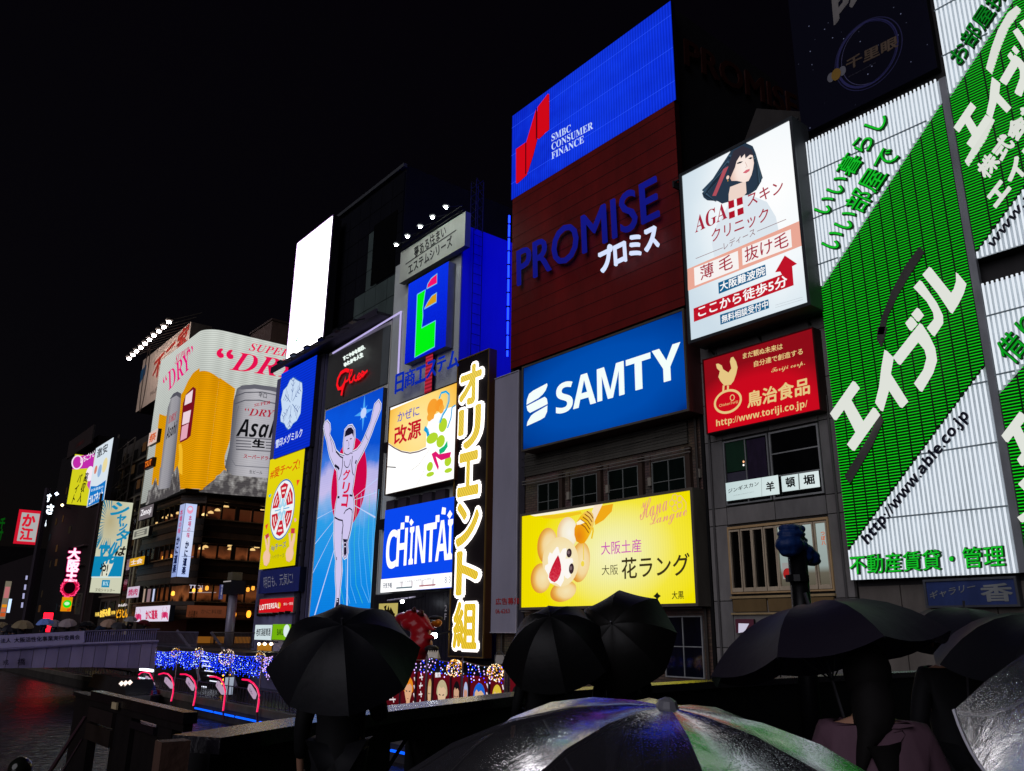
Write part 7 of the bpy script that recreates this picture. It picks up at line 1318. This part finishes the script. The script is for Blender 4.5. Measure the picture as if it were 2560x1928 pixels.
# pink arc lamps with tags
tags = [((1140, 925), (1215, 1000), 0, 'leftmost'), ((1293, 935), (1357, 1005), 0, 'second'), ((1464, 937), (1526, 1022), 1, 'middle'), ((1702, 965), (1760, 1053), 0, 'fourth'), ((1953, 990), (2013, 1088), 1, 'rightmost fully seen')]
arcs = [([(1095, 905), (1115, 888), (1150, 884), (1180, 895), (1200, 930), (1208, 990), (1200, 1040), (1186, 1085)]), ([(1253, 903), (1290, 893), (1325, 900), (1355, 930), (1370, 985), (1365, 1050), (1350, 1115)]), ([(1423, 902), (1465, 902), (1505, 920), (1535, 960), (1548, 1010), (1540, 1080), (1525, 1150)]), ([(1655, 920), (1700, 922), (1740, 940), (1765, 980), (1778, 1040), (1770, 1110), (1760, 1190)]), ([(1912, 943), (1960, 948), (2000, 975), (2030, 1015), (2045, 1070), (2040, 1130), (2028, 1200)])]
for i, (pts, (ta, tb, tx_, wd2)) in enumerate(zip(arcs, tags)):
    P_ = [tuple(onY(Z4(*p), 23.6)) for p in pts]; base = P_[-1]
    r = root('arc_lamp', '%s pink glowing arched tube lamp with a hanging white tag' % wd2, 'lamp', (base[0], 23.6, PROM-.3), 'pink arched tube lamps by the water')
    sm = [P_[0]]
    for k in range(len(P_)-1): sm += [tuple(Vector(P_[k]).lerp(Vector(P_[k+1]), t)) for t in (.5, 1)]
    mk('glow_tube', *tube(sm, .062, 6), em('#ff1a5c', 1.15, True), r, smooth=True); mk('bright_core', *tube([(x, y-.05, z) for x, y, z in sm[len(sm)//3:]], .02, 4), em('#ff7898', 1.2), r)
    mk('foot', *tube([base, (base[0], 23.7, PROM-1.)], .07, 6), paint('#4a2030', .4), r)
    A, B_ = onY(Z4(*ta), 23.5), onY(Z4(*tb), 23.5); cx_, cz_ = (A[0]+B_[0])/2, (A[2]+B_[2])/2; d1 = Vector((B_[0]-A[0], B_[2]-A[2])); hl = d1.length*.42; d1.normalize(); wd3 = .21; d2 = Vector((-d1.y, d1.x)); c4 = []
    for t in range(20):
        a = 2*math.pi*t/20; u_, v_ = max(-1, min(1, 1.35*math.cos(a)))*hl, max(-1, min(1, 1.35*math.sin(a)))*wd3; c4.append((cx_+d1.x*u_+d2.x*v_, cz_+d1.y*u_+d2.y*v_))
    v = [(a, 23.5, b) for a, b in c4]+[(a, 23.62, b) for a, b in c4]; mk('tag', v, [tuple(range(20))]+[(k, (k+1) % 20, (k+1) % 20+20, k+20) for k in range(20)], em('#c4a8c4', .8), r)
    s = Face('Y', 23.5, r); u0 = (cx_-d1.x*.3-d2.x*.1, cz_-d1.y*.3-d2.y*.1)
    if tx_: s.tx('リバー', u0, (d1.x*.65, d1.y*.65), (d2.x*.2, d2.y*.2), '#2c2440', 0, .03)
    else: s.ring(cx_-d1.x*.4, cz_-d1.y*.4, .06, .06, .03, '#50405c', 0, n=10)
    s.done()
r = root('water_led_strip', 'bright blue LED tube along the foot of the far quay', 'LED strip', (-52, 23.8, WAT))
for k in range(9):
    x0 = -67.4+k*4.1+(0 if k else 0); mk('led_tube', *tube([(x0, 23.75, -4.05), (x0+3.7, 23.75, -4.05)], .07, 5), em('#0a58ff', 1.6, True), r)
s = side('standing_menu_sign', 'white lit standing sign behind the fourth pink arc lamp', [N5(1170, 600), N5(1310, 598), N5(1290, 880), N5(1150, 875)], -64., screen([(0, '#8c94a8'), (1, '#b8c4d4')], (0, 0, 1), -3.3, -.5, .9), depth=.3)
s.text(N5, 'どうとん', (1205, 840), (1250, 625), '#28303c', 2, .03, vert=True); s.done(); mk('stand', *tube([tuple(s.w(s.u0, s.v0, -.1)), tuple(s.w(s.u0, PROM, -.1))], .05, 4), paint('#202024'), s.root)
for i, p in enumerate(((1140, 570), (1120, 700), (1100, 925), (1245, 560))):
    c = onY(N5(*p), 27); r = root('globe_bulb', '%s yellow bulb pair near the fourth pink arc lamp' % ['upper', 'middle', 'lowest', 'right upper'][i], 'lamp', tuple(c), 'yellow bulbs behind the pink arc lamps'); mk('bulb', *octas([tuple(c), (c[0]+.12, c[1], c[2]-.32)], .1), em('#ffb030', 2.5), r); mk('cord', *tube([tuple(c), (c[0], c[1], c[2]+.5)], .015, 3), paint('#18140c'), r)
# portrait banners
pan = [(345, 545, None), (550, 738, ('#f08c20', '#e8b088')), (748, 862, None), (882, 958, ('#c8a868', '#e0b890')), (966, 1196, ('#c8b890', '#e8c4a0')), (1204, 1335, ('#141014', '#d8a888')), (1345, 1432, ('#b8c4e8', '#d09880')), (1442, 1692, ('#1c68d8', '#e4bc98')), (1704, 1890, ('#e8c840', '#e8c090')), (1960, 2110, ('#181418', '#d8b098'))]
wn = ['dark red banner with white marks at the left of the row', 'banner portrait with orange hair', 'narrow banner of white marks on dark red', 'banner portrait with long wavy blond hair', 'wide banner portrait with short ash blond hair', 'banner portrait with black hair, partly dark', 'narrow banner portrait with pale blue hair', 'wide banner portrait with bright blue hair', 'banner portrait with yellow hair under the right gold ball', 'last banner portrait with black bobbed hair beside the umbrella']
for i, (a, b, pt) in enumerate(pan):
    s = Sign('portrait_banner', wn[i], 'banner', 'Y', 25.4, corners=[K4(a, 1045), K4(b, 1040), K4(b, 1330), K4(a, 1350)], face=None, body='#180c10', depth=.05)
    s.v0, s.v1 = PROM+.6, -.32 if i else -.75; w_ = s.u1-s.u0; h_ = s.v1-s.v0
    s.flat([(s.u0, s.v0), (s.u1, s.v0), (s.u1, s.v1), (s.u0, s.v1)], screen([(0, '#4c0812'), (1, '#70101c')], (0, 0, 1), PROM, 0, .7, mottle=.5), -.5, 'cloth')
    if pt:
        hc_, sk = pt; cx_ = (s.u0+s.u1)/2; fw_ = min(w_*.3, .42); cz_ = s.v1-1.05
        s.flat([(cx_-fw_*1.5, s.v0), (cx_+fw_*1.5, s.v0), (cx_+fw_*1.2, cz_-.9), (cx_, cz_-.65), (cx_-fw_*1.2, cz_-.9)], '#140c10', 0); s.flat([(cx_-fw_*.45, cz_-1.), (cx_+fw_*.45, cz_-1.), (cx_+fw_*.4, cz_-.3), (cx_-fw_*.4, cz_-.3)], sk, 1, st=.8)
        s.flat([(cx_+fw_*1.15*math.cos(t), cz_+.12+.62*math.sin(t)*(1 if math.sin(t) > 0 else (1.0 if i in (3, 8, 9) else .4))) for t in [2*math.pi*k/20 for k in range(20)]], hc_, 1.5, st=.85)
        s.flat([(cx_+fw_*.85*x, cz_+y*.55) for x, y in ((-1, .5), (-.95, -.2), (-.5, -.85), (0, -1.05), (.5, -.85), (.95, -.2), (1, .5), (.4, .75), (-.2, .6), (-.6, .8))], sk, 2, st=.85)
        for sx in (-1, 1): s.stroke_uv([(cx_+sx*fw_*.2, cz_), (cx_+sx*fw_*.55, cz_+.04)], .05, '#241820', 3)
        s.stroke_uv([(cx_-.06, cz_-.36), (cx_+.08, cz_-.35)], .03, '#8c4038', 3)
    if i in (0, 2): 
        for k in range(6): s.stroke_uv([(s.u0+w_*.3, s.v1-.3-k*.42), (s.u0+w_*.7, s.v1-.25-k*.42)], .07, '#e8dce0', 2); s.stroke_uv([(s.u0+w_*.5, s.v1-.12-k*.42), (s.u0+w_*(.4 if k % 2 else .6), s.v1-.42-k*.42)], .07, '#e8dce0', 2)
    if i == 4: s.text(K4, '龍宮', (985, 1112), (1055, 1108), '#e8e4ec', 3, .04, tl=(985, 1050))
    if i in (1, 7, 8):
        for k in range(4): s.stroke_uv([(s.u1-w_*.1, s.v1-.3-k*.4), (s.u1-w_*.02, s.v1-.5-k*.4)], .08, '#e8dce0', 4)
    s.done()
    mk('frame_post', *tube([(s.u0-.04, 25.3, PROM), (s.u0-.04, 25.3, s.v1+.1)], .04, 4), paint('#4a4450', .4, .4), s.root)
# red sculpture and mask figures
rs = root('red_sculpture', 'huge glossy red horned sculpture on the dark shopfront, one arm reaching right', 'sculpture', tuple(onY(K4(770, 700), 29.)))
def blob(g, parts, Y, depthk=.8):
    out = []
    for (c, rx, ry) in parts:
        q = onY(g(*c), Y); a = abs(onY(g(c[0]+rx, c[1]), Y)[0]-q[0]); b = abs(onY(g(c[0], c[1]+ry), Y)[2]-q[2]); out.append(ellips(tuple(q), (a, a*depthk, b), 14, 10))
    return join(*out)
def remeshed(name, vf, mat, parent, vox=.1):
    o = mk(name, vf[0], vf[1], mat, parent); m = o.modifiers.new('r', 'REMESH'); m.mode = 'VOXEL'; m.voxel_size = vox; m.use_smooth_shade = True; q = o.modifiers.new('s', 'SMOOTH'); q.iterations = 4
    bpy.context.view_layer.update(); m2 = bpy.data.meshes.new_from_object(o.evaluated_get(bpy.context.evaluated_depsgraph_get())); o.modifiers.clear(); o.data = m2; return o
redp = paint('#8c1018', .3, 0, .08, 1.5, .1, 6, .12)
chain = lambda pts, r0, r1: [((pts[0][0]+(pts[-1][0]-pts[0][0])*0+x, y), r0+(r1-r0)*i/len(pts), r0+(r1-r0)*i/len(pts)) for i, (x, y) in enumerate([(p[0]-pts[0][0], p[1]) for p in pts])]
parts = [((600, 340), 95, 80), ((560, 380), 70, 70), ((690, 290), 75, 65), ((770, 320), 60, 60), ((700, 420), 110, 100), ((790, 520), 90, 110), ((780, 680), 110, 150), ((740, 820), 80, 120)]
parts += [((x, y), r_, r_) for x, y, r_ in ((790, 330, 62), (825, 370, 55), (855, 410, 48), (885, 445, 40), (920, 475, 32), (955, 490, 24), (985, 485, 16))]
parts += [((x, y), r_, r_) for x, y, r_ in ((800, 590, 60), (850, 595, 48), (890, 595, 42), (930, 592, 36))]
remeshed('body', blob(K4, parts, 29.), redp, rs, .11)
c1_, c2_, c3_ = [tuple(onY(K4(*p), 28.7)) for p in ((785, 290), (800, 250), (780, 222))]; mk('horn', *tube([c1_, c2_, c3_], [.25, .16, .03], 8), paint('#3c1414', .3), rs, smooth=True)
c1_, c2_, c3_ = [tuple(onY(K4(*p), 28.7)) for p in ((700, 250), (705, 215), (712, 195))]; mk('horn', *tube([c1_, c2_, c3_], [.2, .12, .03], 8), paint('#3c1414', .3), rs, smooth=True)
gm_ = root('gold_mask', 'small gold and orange figure with black hair on the dark wall', 'sculpture', tuple(onY(K4(990, 410), 30.))); remeshed('face', blob(K4, [((985, 410), 48, 38), ((1020, 400), 35, 45), ((990, 440), 40, 25)], 30.), paint('#c07018', .3, .3, .4, 8), gm_, .08); mk('hair', *blob(K4, [((985, 340), 60, 35)], 30.2), paint('#0c0a0c', .6), gm_, smooth=True)
gw = root('white_maned_figure', 'dark figure with a spiky white mane above the light curtains', 'sculpture', tuple(onY(K4(930, 780), 28.))); mk('head', *blob(K4, [((930, 740), 60, 50)], 28.3), paint('#14100e', .5), gw, smooth=True)
vf = []
for k in range(9):
    a_, b_ = onY(K4(900+k*13, 860), 27.8), onY(K4(895+k*15, 760+(k % 2)*30), 27.8); vf.append(tube([tuple(a_), tuple(b_)], [.2, .02], 5))
mk('mane', *join(*vf), paint('#d8d0c0', .8), gw)
for i, (g, p) in enumerate(((K3, (305, 1407)), (K4, (970, 567)))):
    c = onY(g(*p), 31.0); r = root('spot_lamp', ['white spot lamp above the red sculpture', 'bluish white spot lamp at the hand of the red sculpture'][i], 'spotlight', tuple(c)); mk('lens', *ellips(tuple(c), (.13+.06*i,)*3, 8, 6), em('#f0f6ff', 25, True), r); mk('arm', *tube([tuple(c), (c[0]+.2, 32.7, c[2]+.4)], .04, 4), paint('#1a1a1e'), r)
r = root('lamp_rail', 'slim white rail slanting over the dark shopfront', 'rail', tuple(onY(K3(290, 1370), 31.5))); mk('bar', *tube([tuple(onY(K3(130, 1395), 31.5)), tuple(onY(K3(455, 1352), 31.5))], .05, 4), paint('#b8b0c0', .4), r)
s = Sign('brush_poster', 'pale yellow poster with a black brush stroke beside the dark shopfront', 'poster', 'Y', 31.8, corners=[K4(248, 158), K4(497, 140), K4(490, 320), K4(245, 320)], face=em('#c4b464', .85), depth=.15); s.stroke(K4, [(325, 215), (345, 190), (335, 240), (365, 260), (385, 200), (375, 250), (410, 265), (400, 220), (440, 300), (460, 310)], .3, '#141008', 2); s.done()
s = Sign('floor_number', 'pale 2F lettering on the dark shopfront wall beside the gold neon sign', 'sign', 'Y', 32.4, rect=(-46, -44, 0, 3), face=None, depth=0, lit=False); s.text(K4, '2', (1105, 250), (1135, 170), '#a8a4a8', 2, .02); s.text(K4, 'F', (1102, 362), (1130, 283), '#a8a4a8', 2, .02); s.done()
r = root('air_conditioner', 'pale outdoor air conditioning unit below the grey vacant board', 'air conditioner', tuple(onY(K4(1820, 880), 31.))); a, b = onY(K4(1755, 820), 31), onY(K4(1890, 940), 31); box('casing', (a[0], b[0], 31, 31.6, b[2], a[2]), paint('#a8a49c', .5), r); q = (a+b)/2; mk('fan_grille', *tube([(q[0]+.5*math.cos(t)*.9, 30.97, q[2]+.45*math.sin(t)) for t in [2*math.pi*k/16 for k in range(17)]], .03, 4), paint('#4a4a4c'), r)
# ================================================================== near bridge parapet and landing rail
pz = 1.05
pts = [onZ(p, pz)[:2] for p in ((462, 1839), (700, 1803), (930, 1772), (1320, 1728), (1740, 1702), (1962, 1692), (2295, 1677))]; pts.append(pts[-1]+(pts[-1]-pts[-2])*1.6)
pr_ = root('bridge_parapet', 'wet black bridge parapet curving across the foreground', 'parapet', (float(pts[3][0]), float(pts[3][1]), 0))
def nrm(i):
    a = pts[min(i+1, len(pts)-1)]-pts[max(i-1, 0)]; a = a/np.linalg.norm(a); return np.array([a[1], -a[0]])
dkw = paint('#08070a', .6)
def wetcop():
    m = newmat('wet_coping'); n = m.node_tree; L = n.links.new; b = n.nodes.new('ShaderNodeBsdfPrincipled'); o = n.nodes.new('ShaderNodeOutputMaterial'); L(b.outputs[0], o.inputs[0]); b.inputs['Base Color'].default_value = (.008, .007, .01, 1); b.inputs['Roughness'].default_value = .17; b.inputs['Specular IOR Level'].default_value = .4
    g = n.nodes.new('ShaderNodeNewGeometry'); nz = n.nodes.new('ShaderNodeTexNoise'); nz.inputs['Scale'].default_value = 38; nz.inputs['Detail'].default_value = 4; L(g.outputs['Position'], nz.inputs['Vector']); bp = n.nodes.new('ShaderNodeBump'); bp.inputs['Strength'].default_value = .5; bp.inputs['Distance'].default_value = .01; L(nz.outputs[0], bp.inputs['Height']); L(bp.outputs[0], b.inputs['Normal']); return m
cop = wetcop(); th = .16
def seg(name, a, b, na, nb, off0, off1, z0, z1, mat):
    v = [(a[0]+na[0]*off0, a[1]+na[1]*off0, z0), (b[0]+nb[0]*off0, b[1]+nb[1]*off0, z0), (b[0]+nb[0]*off1, b[1]+nb[1]*off1, z0), (a[0]+na[0]*off1, a[1]+na[1]*off1, z0)]; v += [(x, y, z1) for x, y, _ in v]
    return mk(name, v, [(0, 3, 2, 1), (4, 5, 6, 7), (0, 1, 5, 4), (1, 2, 6, 5), (2, 3, 7, 6), (3, 0, 4, 7)], mat, pr_)
for i in range(len(pts)-1):
    a, b, na, nb = pts[i], pts[i+1], nrm(i), nrm(i+1)
    for k in range(2):
        t0, t1 = k/2, (k+1)/2; A, B_ = a+(b-a)*t0, a+(b-a)*t1; NA, NB = na+(nb-na)*t0, na+(nb-na)*t1
        seg('coping_stone', A+(B_-A)*.004, B_-(B_-A)*.004, NA, NB, -.09, .26, pz-.09, pz, cop)
    if i == 2:
        # open bay with a cross brace
        def onpath(px):
            best = min(((abs(((lambda q: W/2+F*((q-CAM) @ RT)/((q-CAM) @ FW))(np.array([*(a+(b-a)*t), .7])))-px), t) for t in [k/200 for k in range(-60, 200)])); return best[1]
        ta, tb = onpath(905), onpath(1022); A, B_ = a+(b-a)*ta, a+(b-a)*tb
        zo = onX((960, 1846), float(((A+B_)/2)[0]))[2]
        j = pts[1]; seg('wall', a, b, na, nb, -.04, .2, zo, pz-.09, dkw)
        if ta > 0: seg('wall', a, A, na, na, -.04, .2, 0, zo, dkw)
        seg('wall', B_, b, nb, nb, -.04, .2, 0, zo, dkw); seg('wall', A, B_, na, na, -.04, .2, 0, .28, dkw)
        mk('cross_brace', *join(tube([(A[0], A[1], .28), (B_[0], B_[1], zo)], .022, 4), tube([(A[0], A[1], zo), (B_[0], B_[1], .28)], .022, 4)), dkw, pr_)
        opening = (ta, A, B_)
    elif i == 1 and 'opening' in globals(): pass
    else: seg('wall', a, b, na, nb, -.04, .2, 0, pz-.09, dkw)
q = at((432, 1860), 5.4); box('end_pillar', (q[0]-.06, q[0]+.06, q[1]-.08, q[1]+.08, 0, 1.05), paint('#4c3830', .6, 0, .3, 3, .3, 20), pr_)
lr = root('landing_rail', 'stout dark timber railing of the lower landing left of the parapet', 'railing', tuple(onY((330, 1900), 4.)-[0, 0, 1]))
tim = paint('#120f10', .5, 0, .4, 3)
def bxpx(name, x0, x1, y0, y1, Y, d, mat=tim):
    a, b = onY((x0, y0), Y), onY((x1, y1), Y); box(name, (min(a[0], b[0]), max(a[0], b[0]), Y-d/2, Y+d/2, min(a[2], b[2]), max(a[2], b[2])), mat, lr)
a, b = onY((243, 1733), 4.), onY((480, 1778), 4.)
box('handrail', (a[0], b[0], 3.9, 4.08, a[2]-.1, a[2]+.04), paint('#141216', .22, 0, .4, 3, .3, 25), lr); box('handrail_fascia', (a[0], b[0]-.05, 3.93, 4.05, a[2]-.2, a[2]-.1), tim, lr)
for nm, x0, x1, y0 in (('post', 196, 244, 1738), ('post', 296, 343, 1760), ('post', 402, 446, 1780)):
    p0, p1 = onY((x0, y0), 4.), onY((x1, y0), 4.); box(nm, (p0[0], p1[0]-.05, 3.96, 4.1, -1.2, p0[2]), tim, lr); box('post_cap', (p0[0]-.05, p1[0], 3.92, 4.14, p0[2], p0[2]+.06), tim, lr)
p0, p1 = onY((238, 1765), 4.), onY((300, 1775), 4.); box('rail', (p0[0], p1[0], 3.9, 4.05, p0[2]-.22, p0[2]), paint('#201a1a', .4), lr); p2 = onY((240, 1808), 4.); box('rail', (p0[0], p1[0], 3.9, 4.05, p2[2]-.25, p2[2]), paint('#201a18', .4), lr)
p0, p1 = onY((343, 1800), 4.), onY((405, 1800), 4.); box('rail', (p0[0], p1[0], 3.9, 4.05, onY((370, 1808), 4.)[2]-.1, onY((370, 1808), 4.)[2]), cop, lr)
box('lower_infill', (onY((343, 1850), 4.)[0], onY((402, 1850), 4.)[0], 3.95, 4.02, -1.2, onY((370, 1812), 4.)[2]-.1), tim, lr); box('lit_spot', (onY((288, 1757), 3.9)[0], onY((300, 1757), 3.9)[0], 3.85, 3.88, onY((290, 1772), 3.9)[2], onY((290, 1755), 3.9)[2]), paint('#a89878', .5), lr)  # the small beige plate stands in for a lit spot on the railing
mk('diagonal_pipe', *tube([tuple(onY((212, 1795), 3.7)), tuple(onY((118, 1940), 3.0))], .035, 6), paint('#5a4048', .3, .5), lr); mk('diagonal_pipe', *tube([tuple(onY((205, 1850), 3.6)), tuple(onY((150, 1940), 3.0))], .02, 5), paint('#4a3840', .3, .5), lr)
q = onZ((50, 1922), -.7); r = root('globe_bollard', 'dark shiny ball topped bollard at the lower left corner', 'bollard', (q[0], q[1], -1.2)); rb = np.linalg.norm(q-CAM)*22/F; mk('ball', *ellips((q[0], q[1], q[2]), (rb, rb, rb), 20, 12), paint('#1a1c18', .12, .3), r, smooth=True); mk('stem', *tube([(q[0], q[1], q[2]), (q[0], q[1], -1.25)], rb*.5, 10), paint('#1a1a1c', .3), r)
box('north_landing', (-15.5, -8.7, 1.2, 4.2, -6, -1.2), paint('#1c1a1c', .4), lr)
# covered traffic signal
XS = -7.35
ts = root('covered_signal', 'traffic signal wrapped in blue tarpaulin on a black pole', 'traffic signal', tuple(onX(M2(1010, 1460), XS)))
a = onX(M2(1005, 1000), XS); b = onX(M2(1025, 1460), XS); wp = abs(onX(M2(1058, 1200), XS)[1]-onX(M2(952, 1200), XS)[1])/2
mk('pole', *tube([(XS, a[1], a[2]+.1), (XS, a[1], 0)], wp, 12), paint('#08080a', .35), ts, smooth=True); c = onX(M2(1005, 1215), XS); mk('collar', *tube([(XS, c[1], c[2]+.05), (XS, c[1], c[2]-.05)], wp*1.22, 12), paint('#0a0a0c', .35), ts)
parts = [((930, 720), 75, 45), ((1000, 725), 55, 45), ((945, 780), 90, 50), ((1040, 840), 45, 35), ((930, 880), 95, 95), ((1000, 900), 80, 80), ((930, 950), 70, 55), ((1060, 940), 75, 70), ((1110, 990), 75, 70), ((1140, 1045), 65, 45), ((1050, 1010), 70, 60)]
out = []
for (c_, rx, ry) in parts:
    q = onX(M2(*c_), XS); a_ = abs(onX(M2(c_[0]+rx, c_[1]), XS)[1]-q[1]); b_ = abs(onX(M2(c_[0], c_[1]+ry), XS)[2]-q[2]); out.append(ellips(tuple(q), (a_*.8, a_, b_), 12, 9))
o = remeshed('tarpaulin', join(*out), paint('#0e2858', .5, 0, .3, 6, .5, 18), ts, .022)
tx_ = bpy.data.textures.new('folds', 'CLOUDS'); tx_.noise_scale = .12; dm = o.modifiers.new('d', 'DISPLACE'); dm.texture = tx_; dm.strength = .035; dm.texture_coords = 'GLOBAL'
mk('tie_cord', *tube([(XS+.13*math.cos(t), a[1]+.16*math.sin(t), onX(M2(960, 805), XS)[2]) for t in [2*math.pi*k/12 for k in range(13)]], .01, 4), paint('#c8ccd0', .5), ts)
# street lamp between the corner building and the restaurant
xl = onY(Z3(1180, 1400), 30.)[0]; r = root('street_lamp', 'grey street lamp post with a boxy head in front of the restaurant', 'street lamp', (xl, 30., -.1)); zt4, zt5 = onY(Z3(1180, 1175), 30.)[2], onY(Z3(1180, 1400), 30.)[2]
mk('pole', *tube([(xl, 30, -.1), (xl, 30, zt5)], .42, 10), paint('#7c7884', .4, .3), r, smooth=True); box('head', (xl-.95, xl+.95, 29.3, 30.7, zt5, onY(Z3(1180, 1260), 30.)[2]), paint('#1a1a1e', .4), r); box('upper_lantern', (xl-.6, xl+.5, 29.5, 30.5, onY(Z3(1180, 1255), 30.)[2], zt4), paint('#5c5648', .5), r); box('lamp_edge', (xl-.9, xl+.9, 29.25, 29.3, onY(Z3(1180, 1275), 30.)[2], onY(Z3(1180, 1265), 30.)[2]), em('#b0a8a8', .8), r)
# small lit words low on the right
s = side('low_lit_sign', 'tiny white lit sign with black lettering under the purple umbrella rim', [M6(330, 618), M6(470, 618), M6(470, 672), M6(330, 672)], -21., None, depth=0); bpy.data.objects.remove(s.root)
s = Sign('low_lit_sign', 'tiny cream lit sign with black lettering under the purple umbrella rim', 'sign', 'Y', 32.6, corners=[M6(335, 632), M6(440, 632), M6(440, 675), M6(335, 675)], face=em('#c8bca8', .9), depth=.2); s.text(M6, '元祖', (342, 672), (432, 670), '#101014', 2, .02, tl=(342, 638)); s.rect(M6, (365, 640), (478, 620), '#b08428', 2); s.done()
s = Sign('violet_light_box', 'small violet white lit panel left of the purple umbrella', 'sign', 'Y', 32.9, corners=[M6(270, 290), M6(400, 292), M6(385, 385), M6(268, 385)], face=em('#40202c', .7), depth=.1); s.poly(M6, [(290, 320), (362, 322), (330, 378), (290, 385)], '#c4c0d4', 1); s.done()
s = side('red_neon_sign', 'red neon sign mostly hidden behind the bridge crowd umbrellas', [(106, 1532), (130, 1532), (130, 1580), (106, 1580)], -150., em('#ff1428', 3.5, True), depth=.3, cat='neon sign'); s.done()
